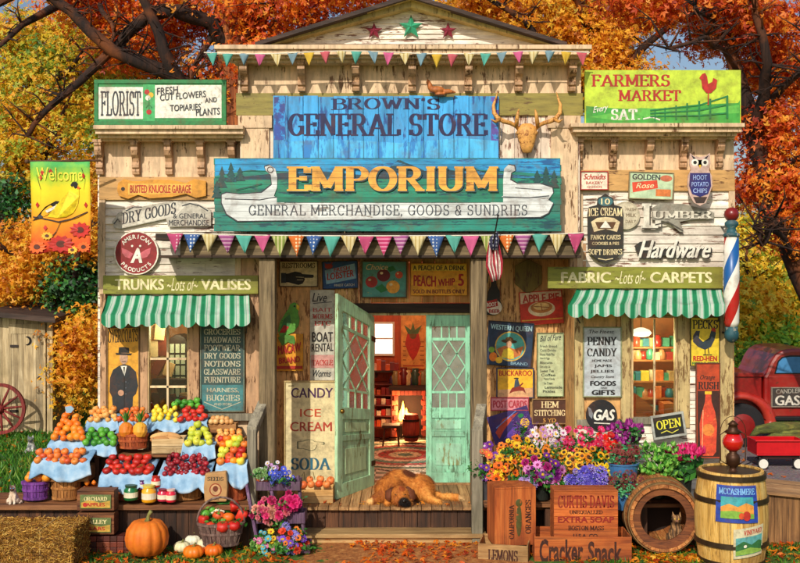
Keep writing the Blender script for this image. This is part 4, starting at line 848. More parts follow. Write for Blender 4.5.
s.text('BUCKAROO', (499, 370.5, 532, 376), pt('#b3301c'), bold=.05).poly([(498, 390), (533, 388), (533, 397.5), (498, 397.5)], pt('#d9a878')).poly([(509, 394), (512, 388), (518, 386), (524, 388), (526, 394), (523, 391), (519, 391), (513, 392)], pt('#8a2a1c')).poly([(514, 388), (515, 380), (518, 379), (520, 386)], pt('#3a4a5a')).ell(516.3, 378.5, 2.6, .8, pt('#3a2a1c')).line([(518, 388), (523, 383)], 1.3, pt('#8a2a1c')).done()
s = Sign('post_card_sign', 'long pink post cards sign under the rider sign', 'sign', (490.5, 397.5, 529, 411), Ys-.03, pt('#d98a92', '#8a3a4a', .36, 7), frame=(pt('#a83a4a'), 1))
s.text('POST CARDS', (493, 400.5, 527, 408), pt('#b02a3c'), bold=.06).done()
s = Sign('purple_sign', 'tilted dark purple lemon advertising sign behind the flowers', 'sign', (490, 411, 532, 440), Ys-.04, pt('#34266a', '#1c1440', .40, 6), rot=-17)
s.poly([(494, 428), (505, 417), (522, 415), (514, 420), (503, 428), (496, 435)], pt('#b3402c')).poly([(500, 436), (512, 428), (528, 430), (516, 438)], pt('#5a3aa0')).ell(525, 427, 4.6, 4.9, YEL).ell(523, 419, 3, 2, GRN).line([(496, 424), (520, 413)], 1, pt('#6a86c8')).done()
s = Sign('price_list_sign', 'pale green handwritten price list right of the lady sign', 'sign', (537, 333, 564, 397), Ys-.0, pt('#b9c49a', '#7f8f6a', .40, 6), frame=(pt('#6f7f5a'), .9))
s.text('Bill of Fare', (540, 336, 561, 342), INK, sh=.35, tilt=2)
for i, t in enumerate(('Fresh Bread', 'Cold Drinks', 'Home Made Pies', 'Ham & Eggs', 'Biscuits', 'Corn on the Cob', 'Sweet Tea', 'Coffee', 'Penny Candy', 'Ice Cream', 'Lemonade', 'Pickles')):
    w_ = 8+rs.random()*11; x = 540+(rs.random()*5 if i > 6 else 0); s.text(t, (x, 345+i*4.1, min(x+w_, 562), 347.6+i*4.1), pt('#3f4a40'), bold=.02)
s.done()
s = Sign('stitching_sign', 'dark brown hem stitching sign at the foot of the price list', 'sign', (532, 399, 567, 424.5), Ys-.03, pt('#4a2a1c', '#2a1810', .38, 6), frame=(pt('#8a6a42'), 1.1))
s.text('HEM', (541, 401.5, 559, 408), pt('#e6cf9c'), 'slab').text('STITCHING', (534.5, 410, 565, 416), pt('#e6cf9c'), 'slab').text('5 YD', (543, 418.5, 556, 422.5), pt('#d9a04a')).done()
# --- right wing signs
s = Sign('red_script_sign', 'small white sign with red script at the top of the right wing', 'sign', (580.5, 171, 608.5, 190), 11.42, pt('#e9dcc4'), frame=(pt('#b3342c'), 1))
s.text('Schmidts', (583.5, 174, 606, 179.5), RED, sh=.35, bold=.05).text('BAKERY', (586, 181.5, 603, 184.3), RED).text('GOODS', (587, 185.8, 602, 188), RED).done()
s = Sign('golden_sign', 'pale green rectangular golden sign with red ribbons, right wing top', 'sign', (629, 172, 674, 199.5), 11.42, pt('#b9cfa8', '#c4a06a', .38, 6), frame=(pt('#8a7a5a'), 1), rot=2)
s.text('GOLDEN', (632, 174.5, 660, 180), INK, bold=.05, tilt=0).poly([(632, 183), (657, 180), (658, 188), (633, 193)], pt('#d9482c')).text('Rose', (636, 183.5, 654, 189), CRM, sh=.3, tilt=1).ell(666, 178, 6, 3.2, pt('#c46a4a')).rect(656, 189, 671, 196, pt('#d97a3a')).done()
s = Sign('ice_cream_sign', 'black bottle shaped ice cream and soft drinks sign on the right wing', 'sign', (587, 194, 624, 263), 11.41, pt('#26241f', '#4a4234', .36, 6), th=.02,
 shape=[(597, 205), (598, 198), (602, 196), (605.5, 193.5), (609, 196), (613, 198), (614.5, 205), (622, 207), (623.5, 214), (623, 250), (619, 256), (612, 261), (605.5, 263.5), (599, 261), (592, 256), (588, 250), (587.5, 214), (589, 207)])
s.ell(605.5, 201.5, 7.5, 4.6, pt('#3a6a70')).text('10', (601, 198.5, 610, 204.5), CRM, 'slab').text('ICE CREAM', (588.5, 208.5, 622.5, 216.5), CRM, 'slab', thick=.19, curve=.8).poly([(591, 222), (597, 218), (605.5, 217), (614, 218), (620, 222), (617, 232), (605.5, 229), (594, 232)], pt('#d9c49a')).poly([(595, 222), (616, 222), (613, 229), (598, 229)], pt('#5a3a1c')).poly([(600, 228), (605.5, 220.5), (611, 228)], WHT)
s.text('FANCY CAKES', (590.5, 235, 620.5, 239.5), CRM, 'slab').text('COOKIES & PIES', (592, 242, 619, 245), CRM).text('SOFT DRINKS', (588.5, 249, 622, 254.5), CRM, 'slab', curve=-.5).line([(598, 258.5), (605.5, 260), (613, 258.5)], .8, CRM).done()
s = Sign('round_grey_sign', 'round pale grey sign half behind the black ice cream sign', 'sign', (612, 201.5, 640, 229.5), 11.44, pt('#b9ad92', '#8a7a62', .42), shape='round')
s.ell(626, 215.5, 12.3, 12.3, pt('#c9bda2', '#9a8a70', .4)).text('FRESH', (625.5, 208, 636, 211), pt('#7a6a52')).text('MILK', (626, 213.5, 636, 217), pt('#7a6a52'), bold=.04).text('DAILY', (625.5, 220, 636, 223), pt('#7a6a52')).done()
SH = pt('#4a443a'); LTG = pt('#d6cfbe', '#9a907c', .38)
s = Sign('lumber_sign', 'grey lumber lettering over a saw shape, right wing', 'sign', (639, 202, 715, 233), 11.43, pt('#8f8a7c', '#6a5f4c', .42), th=.012, shape=[(652, 208), (660, 203), (684, 204), (708, 210), (714.5, 213), (714, 219), (690, 220), (680, 222), (684, 232), (680, 232), (668, 222), (652, 220)])
s.text('L', (641, 203.5, 661, 228), LTG, 'slab', shadow=(SH, 1, 1), thick=.22, thin=.12).text('UMBER', (652, 211, 713, 218.5), LTG, 'slab', shadow=(SH, .8, .9), thick=.2, thin=.1).line([(655, 225), (668, 222), (683, 231)], 1.4, SH).done()
s = Sign('hardware_sign', 'white slanting hardware script with black shadow, right wing', 'sign', (634, 237, 713, 262), 11.43, pt('#2a2824', '#5a5044', .38), th=.012, shape=[(634.5, 246), (640, 242), (652, 240), (651, 249), (700, 248), (712, 251), (709, 255), (650, 256), (644, 260), (638, 254)])
s.text('Hardware', (638, 240, 711, 258), pt('#ded8ca', '#b9b09c', .35), sh=.42, bold=.05, shadow=(BLK, 1.3, 1.2)).done()
s = Sign('owl_sign', 'owl shaped potato chip sign under the right cornice', 'sign', (687, 152, 712.5, 206), 11.28, pt('#c9a89a', '#7a5a5a', .38, 8), th=.02,
 shape=[(690, 153), (694, 156), (700, 157), (706, 156), (710, 153), (710.5, 164), (709, 170), (712, 176), (712.5, 186), (709, 196), (706, 203), (700, 206), (694, 203), (690, 196), (687.5, 186), (688, 176), (691, 170), (689.5, 164)])
s.poly([(691, 155), (695, 157.5), (700, 168), (705, 157.5), (709, 155), (706, 160), (700, 166), (694, 160)], pt('#2a2430')).ell(695, 162.5, 3.6, 3.6, WHT).ell(705, 162.5, 3.6, 3.6, WHT).ell(695, 162.5, 1.8, 1.8, BLK).ell(705, 162.5, 1.8, 1.8, BLK).poly([(698.8, 165), (701.2, 165), (700, 169)], YEL)
s.poly([(690, 173), (710, 173), (711, 186), (708, 194), (700, 197), (692, 194), (689, 186)], pt('#24246a')).text('HOOT', (693, 175, 707, 180), pt('#9ab0e0')).text('POTATO', (691.5, 182, 708.5, 186.5), pt('#9ab0e0')).text('CHIPS', (693, 188.5, 707, 193), pt('#9ab0e0')).poly([(693, 197), (707, 197), (704, 203), (696, 203)], pt('#3a2a24')).done()
s = Sign('penny_candy_sign', 'tall silver penny candy sign left of the right shop window', 'sign', (583, 327, 622, 397.5), 11.45, pt('#b4bcc0', '#8a8f90', .36, 6), frame=(pt('#8a8f6a'), 1.2), th=.015)
BK2 = pt('#1a1a1c', '#3a3a3c', .34)
s.text('The Finest', (589, 330, 614, 333.5), BK2, sh=.2).text('PENNY', (587, 337, 617, 345.5), BK2, 'slab', thick=.2).text('CANDY', (587, 348.5, 617, 356.5), BK2, 'slab', thick=.2).text('HOME MADE', (592, 359.5, 612, 362), BK2, bold=.05).text('JAMS', (594, 364.5, 612, 368), BK2, bold=.04).text('JELLIES', (590, 370, 614, 373.5), BK2, bold=.04).text('Country Store', (591, 375.5, 614, 378.8), BK2, sh=.3).text('FOODS', (590, 381, 616, 385.8), BK2, bold=.08).text('AND', (601, 387.2, 607, 388.8), BK2).text('GIFTS', (591.5, 390, 615, 395), BK2, bold=.08).done()
s = Sign('gas_sign', 'round black gas sign with a white wing under the penny candy sign', 'sign', (586, 400, 617, 431), 11.43, pt('#17171a', '#3a3a3c', .33), shape='round', th=.025)
s.poly([(588, 407), (591, 409), (593, 414), (592, 419), (589, 416)], pt('#8a8f94')).text('GAS', (593.5, 409.5, 615, 420.5), WHT, 'sans', sh=.2, bold=.08).line([(594, 423), (612, 424)], 1, WHT).done()
s = Sign('rooster_sign', 'yellow rooster feed sign under the right end of the awning', 'sign', (690.5, 317, 720, 366.5), 11.40, pt('#e0c02c', '#8a7a1c', .38, 6), frame=(pt('#3a3a1c'), .8), th=.015)
s.text('PECKS', (692.5, 320, 718, 329), BLK, 'slab', thick=.2).poly([(693, 336), (696, 331), (700, 331), (699, 338), (703, 342), (709, 338), (711, 331), (714, 330), (716, 333), (714.5, 340), (711, 347), (705, 350), (698, 347), (693, 342)], pt('#2a3440', '#1c4a44', .42)).poly([(711, 331), (712, 328), (715, 328), (716, 332)], RED).line([(705, 349), (705, 355)], .9, BLK).line([(708, 348), (709, 354)], .9, BLK).line([(703, 355), (712, 355)], .9, BLK).text('RED-HEN', (693, 352 + 4, 717, 361), RED, bold=.07).text('FEEDS & SEEDS', (692, 362, 718, 365), GRN, bold=.05).done()
s = Sign('orange_soda_sign', 'tall red orange soda sign with a big bottle on the right corner', 'sign', (696, 363, 720.5, 459), 11.38, pt('#b3401c', '#7a2410', .38, 6), frame=(pt('#6a3a28'), .9), th=.015)
s.text('Orange', (700, 375, 715, 381), BLK, sh=.4).text('RUSH', (698, 382, 719, 389.5), BLK, 'slab', thick=.2).rect(697.5, 391, 719.5, 457, pt('#3a1c14', '#5a2418', .42)).poly([(705.5, 393), (711, 393), (711.5, 402), (715, 412), (717, 424), (716, 452), (713, 456), (703, 456), (700.5, 452), (699.5, 424), (702, 412), (705, 402)], pt('#d9482c', '#e8783a', .44, 9)).ell(708.3, 430, 6, 6, pt('#e8863a')).rect(704.8, 391.5, 711.6, 394.5, YEL).line([(703, 410), (702, 450)], .8, pt('#f3a878')).done()
s = Sign('open_sign', 'small tilted chalkboard open sign on the right window sill', 'sign', (652, 414, 685.5, 438), 11.36, pt('#1c1f1c', '#3a3f3a', .36), frame=(pt('#a8aaa0'), 2.2), rot=-9, th=.02)
s.text('OPEN', (656.5, 419.5, 681.5, 428.5), pt('#e6dc3a'), 'slab', thick=.16).line([(660, 432), (666, 430.5), (671, 433.5), (678, 431)], .9, pt('#d9cf4a')).done()
# plaque above the pie sign
s = Sign('wooden_plaque', 'plain olive brown diamond shaped plaque above the pie sign', 'plaque', (513, 259, 543, 296), Ys, worn('#7a6a2c', '#5a3f1c', .45), shape=[(515, 266), (528, 259), (542, 266), (542, 284), (528, 295), (515, 284)]); s.done()
# --- deer skull with antlers
bone = worn('#d99c50', '#8a4a1c', .44, scale=14, streak='n'); Y = Ym-.09; sk = thing('deer_skull', 'orange stained deer skull with wide antlers hung right of the blue board', 'skull', P(526, 152, Y+.03))
m = MB(); m.lathe(P(527, 153.5, Y-.01), [(.001, 0), (.05, .012), (.075, .08), (.1, .17), (.118, .24), (.1, .3), (.05, .335), (.001, .34)], 16, sy=.55); m.ball(P(519, 133, Y-.01), (.035, .04, .03)); m.ball(P(535, 133, Y-.01), (.035, .04, .03)); m.build('skull', bone, sk, smooth=True)
for sg in (-1, 1):
    m = MB(); f = lambda x, y, d=0: P(527+sg*(x), y, Y-d)
    m.tube([f(7, 131), f(11, 126, .03), f(17, 123, .08), f(23, 121.5, .12), f(29, 118.5, .12), f(33, 113, .1), f(33.5, 105, .06), f(31, 98, .03), f(29.5, 92, .01)], [.022, .023, .024, .026, .027, .024, .018, .011, .003], 9)
    m.tube([f(11, 127, .03), f(10, 120, .1), f(9, 113, .12), f(8, 109, .1)], [.026, .024, .016, .004], 8); m.tube([f(27, 119, .12), f(32, 122, .2), f(36, 119, .24)], [.026, .016, .004], 8); m.build('antler', bone, sk, smooth=True)
# --- carved squirrel on top of the blue board
sq = MB(); Y = 11.2
organic('squirrel_figure', [('b', P(437, 90, Y), (.085, .05, .045)), ('b', P(430, 86.5, Y), (.03, .03, .045)), ('b', P(428.5, 82.5, Y), (.028, .026, .026)), ('t', [P(444, 92, Y), P(449, 91.5, Y), P(456, 92.5, Y)], [.03, .03, .008]), ('t', [P(428, 81, Y), P(427.4, 78.5, Y)], [.012, .004]), ('b', P(440, 94.5, Y), (.06, .05, .018))], [worn('#b0642c', '#5a3010', .42)], voxel=.008, it=3, loc=P(438, 95.5, Y), tags=('small brown squirrel figure sitting on the blue board top', 'figurine'))
# --- flag of stars and stripes on a slanting staff
fl = thing('hanging_flag', 'striped national flag drooping from a staff on the right porch post', 'flag', P(492, 285, 10.9)); Y = 10.9
m = MB(); m.tube([P(487, 283, 11.1), P(492, 250, 10.9), P(498, 216, 10.75)], .008, 6); m.ball(P(498, 215.5, 10.75), .014); m.build('staff', plain('#1c1814', .5), fl)
def cloth_fold(name, pts_l, pts_r, mats, nst, parent, amp=.03, fr=16):
    m = MB(); n_ = len(pts_l); 
    for s_i in range(nst):
        for h in range(2):
            u0, u1 = (s_i+h/2)/nst, (s_i+(h+1)/2)/nst; a = []; b = []
            for i in range(n_):
                for u, L in ((u0, a), (u1, b)): q = Vector(pts_l[i]).lerp(Vector(pts_r[i]), u); q.y += amp*math.sin(u*fr+i*.5); L.append(q)
            m.add(a+b, [(i, i+1, n_+i+1, n_+i) for i in range(n_-1)], s_i % len(mats))
    o = m.build(name, mats, parent, smooth=True); t = o.modifiers.new('t', 'SOLIDIFY'); t.thickness = .003; return o
cloth_fold('striped_cloth', [P(489, 242, Y), P(487, 254, Y), P(486, 266, Y), P(490, 276, Y), P(492, 282, Y)], [P(497, 236, Y), P(500, 250, Y), P(502.5, 262, Y), P(502, 272, Y), P(500, 279, Y)], [pt('#b3243c'), pt('#e0d6cc')], 9, fl)
cloth_fold('starred_cloth', [P(490, 237, Y-.04), P(489, 244, Y-.04), P(491, 250, Y-.04)], [P(497.5, 231, Y-.04), P(499, 240, Y-.04), P(497, 250, Y-.04)], [pennant_mat('dots', '#1d2a5a', '#cfd4e0')], 4, fl, .012)
# --- barber pole
bp = thing('barber_pole', 'red, white and blue striped barber pole hung at the right corner', 'barber pole', P(733, 342, 11.3)); Y = 11.2; X0 = PX(731.5, Y); r = 7.4*Y/F
def bmat():
    n = NT('barber'); sp = n.new('ShaderNodeSeparateXYZ'); tc = n.new('ShaderNodeTexCoord'); n.lk(tc.outputs['Object'], sp.inputs[0])
    an = n.math('MULTIPLY', n.math('ARCTAN2', sp.outputs[1], sp.outputs[0]), 1/(2*PI)); f = n.math('FRACT', n.math('ADD', n.math('MULTIPLY', sp.outputs[2], -.93), n.math('ADD', an, 5.12)))
    o = n.ramp(f, [(0, C('#b3201c')), (.25, C('#e6e0d4')), (.5, C('#1d5a9c')), (.75, C('#e6e0d4'))], 'CONSTANT'); o = n.mix(n.ramp(n.noise(n.coord(), 7), [(.5, (0, 0, 0)), (.75, (.6, .6, .6))]), o, C('#7a5a44')); n.col(o); n.set(Roughness=.35); return n.m
m = MB(); zt_, zb_ = PZ(236, Y), PZ(327, Y); m.lathe((X0, Y, zb_), [(r*.8, 0), (r*1.0, .05), (r*1.05, (zt_-zb_)/2), (r*.95, zt_-zb_)], 28)
pl = m.build('striped_shaft', bmat(), None, smooth=True, loc=(X0, Y, (zt_+zb_)/2)); pl.parent = bp; pl.location = Vector((X0, Y, (zt_+zb_)/2))-Vector(bp.location)
m = MB(); m.lathe((X0, Y, PZ(237, Y)), [(r*1.05, 0), (r*1.1, .03), (r*.7, .05), (r*.55, .1), (r*.9, .13), (r*.9, .16), (r*.5, .19), (r*.5, .21)], 24); m.lathe((X0, Y, PZ(343, Y)), [(.01, 0), (r*.6, .02), (r*.9, .06), (r*.95, .11), (r*.8, .14), (r*.85, .18)], 24); m.build('collar', worn('#1f5560', '#a89f8c', .44, streak='n'), bp, smooth=True)
m = MB(); m.ball((X0, Y, PZ(214.5, Y)), r*.98, 18, 12); m.build('ball_finial', plain('#7a1c1c', .3, .3), bp, smooth=True)
m = MB()
for y in (226, 334): m.tube([(X0, Y, PZ(y, Y)), (X0-.02, Yw+.1, PZ(y, Y))], .014, 6)
m.build('wall_bracket', plain('#2a2a2a', .4), bp)
# ================================================================ inside the shop, seen through the door
YB = 15.6
s = MB(); w_ = thing('wall_window', 'bright white window on the red back wall inside the shop', 'window', P(383.5, 355, YB))
s.pbox(374, 322, 394, 324, YB-.05, .05); s.pbox(374, 354, 394, 356, YB-.05, .05); s.pbox(373, 322, 375, 356, YB-.06, .06); s.pbox(392.5, 322, 394.5, 356, YB-.06, .06); s.pbox(375, 338, 392.5, 339.3, YB-.05, .03); s.build('frame', plain('#d9cfb8', .6), w_)
s = MB(); s.pbox(375, 324, 392.5, 354, YB-.02, .01); s.build('pane', emit('#e6f0f0', 1.1), w_)
s = Sign('wall_hanging', 'tan wall hanging with a red figure above the fireplace', 'wall hanging', (401, 315, 427, 369), YB-.03, pt('#d99a4a', '#a8642c', .42, 5))
s.poly([(408, 331), (413, 338), (418, 331), (421, 344), (417, 355), (413, 361), (409, 355), (405, 344)], pt('#b3281c')).ell(413, 335, 3.6, 4.2, pt('#6a4a1c')).poly([(404, 325), (411, 330), (413, 322), (415, 330), (422, 325), (418, 334), (408, 334)], pt('#4a6a3a')).line([(403, 366), (424, 366)], 1, RED)
for k in range(5): s.line([(403, 342+k*4.5), (406, 342+k*4.5)], .9, pt('#8a4a1c')).line([(420, 342+k*4.5), (424, 342+k*4.5)], .9, pt('#8a4a1c'))
s.done()
fp = thing('fireplace', 'brick fireplace with a burning fire inside the shop', 'fireplace', P(410, 437, 15.3))
m = MB()
for r_ in range(9):
    for c in range(9):
        x0 = 392+c*4.2+(r_ % 2)*2.1; y0 = 391+r_*5
        if not (397 < x0+2 < 423 and y0 > 394): m.pbox(x0, y0, x0+3.8, y0+4.5, 15.25, .2)
m.pbox(392, 391, 398, 437, 15.3, .2); m.pbox(423, 391, 430, 437, 15.3, .2); m.build('brick_surround', isleramp('brick', ['#7a2c1c', '#9a3a22', '#b0502c', '#6a2418']), fp)
m = MB(); m.pbox(397, 393, 424, 437, 15.5, .05); m.build('firebox', plain('#1a0f0c', .95), fp)
m = MB(); m.pbox(389, 386, 431, 390.5, 15.1, .4); m.build('mantel', DARKX, fp)
m = MB()
for i, (x, h, r_) in enumerate(((403, 20, 3), (406.5, 13, 2.6), (400.5, 11, 2.4), (409, 8, 2))):
    c = P(x, 421, 15.4); hh = h*.0154; rr = r_*.0154; m.lathe(c, [(rr*.5, 0), (rr, hh*.25), (rr*.7, hh*.55), (rr*.25, hh*.85), (.001, hh)], 10, wob=lambda q, i: 1+.2*math.sin(3*q+i*1.7))
m.build('flame', emit('#ffb43c', 9), fp, smooth=True)
m = MB(); m.tube([P(398, 424, 15.35), P(416, 422, 15.35)], .035, 7); m.tube([P(400, 421, 15.45), P(414, 425, 15.42)], .03, 7); m.build('log', DARKX, fp)
lamp('fire_light', P(405, 412, 15.15), 60, (1, .5, .2), .12)
jar0 = MB(); jar0.lathe((0, 0, 0), [(.035, 0), (.045, .02), (.045, .1), (.03, .125), (.03, .15)], 10); jar0 = jar0.build('mantel_jar', isleramp('jar', ['#6a1c1c', '#2c4a3a', '#8a7a4c', '#3a2c4a', '#a8542c', '#c9b07a'], .3, obj=True), None, smooth=True, tags=('small coloured jar in the row along the mantel shelf', 'jar', 'jars on the mantel'), at=P(392, 386, 15.25))
for i in range(1, 10): dup(jar0, P(392+i*3.9, 386, 15.25), scale=rs.uniform(1.0, 1.9))
ws = thing('wall_shelf', 'small dark wall shelf under the bright window inside the shop', 'shelf', P(384, 372, 15.45)); m = MB(); m.pbox(372, 371, 399, 372.6, 15.25, .35); m.build('board', DARKX, ws); m = MB(); m.pbox(375, 372.6, 376.5, 378, 15.3, .3); m.build('bracket', DARKX, ws); m = MB(); m.pbox(394, 372.6, 395.5, 378, 15.3, .3); m.build('bracket', DARKX, ws)
sh = thing('goods_shelf', 'dark wooden shelf of red and white goods left of the fireplace', 'shelf', P(381, 437, 15.2)); m = MB()
for y in (384, 395, 405, 416, 427): m.pbox(371, y, 391, y+1.2, 15.15, .35)
m.pbox(370, 384, 371, 437, 15.15, .35); m.pbox(391, 384, 392.3, 437, 15.15, .35); m.build('frame', plain('#5a1c14', .6), sh)
bx = MB(); bx.box(-.032, .032, -.04, .04, 0, .1); bx = bx.build('tin', isleramp('tin', ['#b3281c', '#e6d0b0', '#8a1c14', '#d9602c', '#e9b89a', '#7a2c2c'], .4, obj=True), None, bevel=.004, tags=('small red or cream tin packed on the shelf beside the fireplace', 'tin', 'tins on the shop shelf'), at=P(373.5, 395, 15.22))
for y in (395, 405, 416, 427):
    for i in range(4):
        if y == 395 and i == 0: continue
        dup(bx, P(373.8+i*4.8, y, 15.22), scale=(1, 1, rs.uniform(.8, 1.3)))
bs = thing('red_keg', 'red brown wooden keg in front of the fireplace', 'keg', P(411, 441, 15.0)); m = MB()
m.lathe(P(411, 441, 14.98), [(.1, 0), (.125, .12), (.13, .2), (.125, .28), (.105, .4), (.001, .4)], 18); m.build('staves', wood('#4a1410', '#8a2c1c', '#b34a2c', 'z', 1.5), bs, smooth=False)
m = MB()
for z in (.06, .3): m.lathe(P(411, 441, 14.98)+Vector((0, 0, z)), [(.122, 0), (.132, 0), (.134, .03), (.122, .03)], 18)
m.build('hoop', plain('#2a1a14', .5, .2, .5), bs)
stn = thing('small_stool', 'dark low stool beside the keg inside the shop', 'stool', P(391, 443, 14.8)); m = MB(); c = P(391, 443, 14.8)
m.box(c.x-.13, c.x+.13, 14.7, 14.95, .62, .66); m.build('seat', DARKX, stn)
for a in (-1, 1):
    for b in (-1, 1): m = MB(); m.tube([(c.x+a*.12, 14.82+b*.1, FZ), (c.x+a*.09, 14.82+b*.08, .62)], .015, 6); m.build('leg', DARKZ, stn)
def rugmat():
    n = NT('braided_rug'); sp = n.new('ShaderNodeSeparateXYZ'); tc = n.new('ShaderNodeTexCoord'); n.lk(tc.outputs['Object'], sp.inputs[0])
    d = n.math('SQRT', n.math('ADD', n.math('POWER', n.math('MULTIPLY', sp.outputs[0], 1.0), 2), n.math('POWER', n.math('MULTIPLY', sp.outputs[1], 1.0), 2)))
    o = n.ramp(n.math('MULTIPLY', d, .95), [(0, C('#3a6a5a')), (.1, C('#c9b894')), (.22, C('#a83a34')), (.36, C('#d9bfa8')), (.48, C('#5a8a7a')), (.6, C('#b3484a')), (.72, C('#d6cdb8')), (.84, C('#2c5a48')), (.93, C('#c9bda2'))], 'CONSTANT')
    ck = n.new('ShaderNodeTexNoise'); ck.inputs['Scale'].default_value = 30; n.lk(n.coord(), ck.inputs['Vector']); o = n.mix(n.ramp(ck.outputs[0], [(.45, (0, 0, 0)), (.6, (.8, .8, .8))]), o, C('#2c3a30')); n.col(o); n.set(Roughness=.9); return n.m
m = MB(); c = P(405, 455, 14.1); m.lathe((c.x, 14.05, FZ), [(1.15, 0), (1.15, .012), (.001, .014)], 48, sx=.62); m = m.build('braided_rug', rugmat(), tags=('oval braided rug with red and green rings just inside the door', 'rug'), loc=(c.x, 14.05, FZ))
lamp('shop_fill_light', (-.1, 13.7, 2.75), 75, (1, .72, .45), .2)  # fill light added to brighten the shop room, not a visible lamp
m = MB(); m.lathe((-.1, 13.7, 2.78), [(.02, .2), (.03, .15), (.14, .05), (.15, 0), (.001, 0)], 20); m.build('fill_lamp', emit('#ffd89a', 3), None, smooth=True, tags=('added fill lamp glowing unseen high inside the shop above the rug', 'lamp'), loc=(-.1, 13.7, 2.78))  # unseen glowing body added to go with the shop fill light
# ================================================================ goods behind the two windows
hl = thing('hanging_lamp', 'glowing white lamp shade hanging in the right shop window', 'lamp', P(641, 334, 11.9)); m = MB(); Y = 11.95
m.lathe(P(641, 333, Y), [(.02, -.045), (.09, -.035), (.125, 0), (.1, .035), (.04, .06), (.001, .065)], 24); m.build('shade', emit('#fff1d0', 2.6), hl, smooth=True)
m = MB(); m.tube([P(641, 328, Y), P(641, 316, Y)], .006, 6); m.build('chain', plain('#3a2a1c', .5), hl); lamp('window_lamp_light', P(646, 345, 11.8), 42, (1, .78, .5), .1)
lamp('left_room_fill_light', P(170, 328, 11.85), 26, (1, .72, .45), .1)  # fill light added to brighten the goods behind the left window
lb = MB(); lb.lathe(P(170, 322.5, 12.1), [(.001, -.03), (.05, -.02), (.06, .01), (.001, .05)], 16); lb.build('fill_lamp', emit('#ffe0a8', 3), None, smooth=True, tags=('small added fill lamp glowing behind the left shop window', 'lamp'), loc=P(170, 322.5, 12.1))  # glowing body added to go with the left fill light
sh = thing('display_shelves', 'wooden display shelves in the right shop window', 'shelves', P(655, 420, 12.4)); m = MB()
for y in (347, 360, 381, 398, 414): m.pbox(628, y, 682, y+1.6, 12.1, .3)
m.build('shelf', wood('#5a2c14', '#a8602c', '#d08a4a', 'x'), sh)
gd = ['#d9482c', '#e6c23a', '#4f9a7a', '#c9a06a', '#e8783a', '#b3281c', '#7fae5a', '#e6d0a8', '#3a7a8a', '#d98a5a']
tin = MB(); tin.box(-.05, .05, -.05, .05, 0, .12); tin = tin.build('goods_box', isleramp('goods', gd, .5, obj=True), None, bevel=.005, tags=('small coloured box of goods on the right window shelves', 'box', 'boxes on the right window shelves'), at=P(634, 360, 12.2))
for i in range(6): dup(bx, P(374.5+i*4.4, 371, 15.35), scale=(1.1, 1, rs.uniform(1., 1.9)), label='small coloured tin on the wall shelf under the bright window', group='tins on the wall shelf')
jr = MB(); jr.lathe((0, 0, 0), [(.04, 0), (.05, .02), (.05, .1), (.03, .13), (.032, .15), (.001, .152)], 12); jr = jr.build('candy_jar', isleramp('candy', gd, .2, obj=True), None, smooth=True, tags=('round candy jar on the right window shelves', 'jar', 'candy jars in the right window'), at=P(636, 347, 12.2))
for y in (347, 360, 381, 398, 414):
    x = 631
    while x < 680:
        o = jr if rs.random() < .45 else tin; 
        if not (y in (347, 360) and x < 633): dup(o, P(x+rs.uniform(0, 1), y, 12.15+rs.uniform(0, .1)), rot=(0, 0, rs.uniform(-.3, .3)), scale=(1, 1, rs.uniform(.7, 1.25)))
        x += rs.uniform(5.5, 7.5)
co_ = thing('shop_counter', 'sloping orange wooden candy counter at the foot of the right window', 'counter', P(650, 424, 11.8)); m = MB()
m.prism([(636, 394), (664, 416), (664, 424), (636, 424)], 11.7, .25); m.build('body', wood('#7a2c10', '#c95a24', '#e8843c', 'x'), co_)
for y, n_ in ((398, 0),):
    m = MB(); m.pbox(664, 404, 675, 421, 11.75, .25); m.build('crate_side', wood('#5a2c14', '#b3602c', '#d98a4a', 'x'), co_)
# left window: dark cabinet, tilted boards and papers
cb = thing('arched_cabinet', 'dark arched glass cabinet behind the left shop window', 'cabinet', P(176, 402, 12.3)); m = MB(); Y = 12.2
m.prism([(167, 402), (167, 344), (170, 338), (175, 335), (180, 335), (185, 338), (188, 344), (188, 402)], Y, .3); m.build('body', plain('#3a1c12', .4), cb, bevel=.01)
m = MB()
for i in range(3):
    for j in range(5): m.pbox(170+i*5.5, 344+j*11, 174+i*5.5, 353+j*11, Y-.008, .007)
m.build('pane', plain('#cfd6c0', .15), cb)
m = MB(); m.pbox(152, 379, 186, 388, 11.95, .1); m = m.build('sign_tray', plain('#4a1c14', .5), None, bevel=.004, tags=('dark red lettered tray behind the left shop window', 'tray'), loc=P(169, 388, 12))
cr = ['#d9a06a', '#e9d0a0', '#b3482c', '#c97a3c', '#e6c08a', '#8a3a24']
pp_ = MB(); pp_.box(-.06, .06, -.01, .01, 0, .2); pp_ = pp_.build('paper_parcel', isleramp('parcel', cr, .7, obj=True), None, bevel=.003, tags=('tan or rust coloured parcel leaning behind the left shop window', 'parcel', 'parcels in the left window'), at=P(153, 357, 12.1))
for x, y, rr in ((159, 357, .1), (163, 356, -.1), (152, 340, .0), (159, 340, .1), (154, 374, .5), (161, 376, -.4), (167, 376, .3), (153, 411, .2), (160, 411, -.3), (167, 411, .25), (174, 411, -.2), (181, 411, .2), (186, 411, -.1), (156, 398, .4), (165, 398, -.4)): dup(pp_, P(x, y, 12.05+rs.random()*.2), rot=(0, rr, rs.uniform(-.4, .4)), scale=(1, 1, rs.uniform(.8, 1.2)))
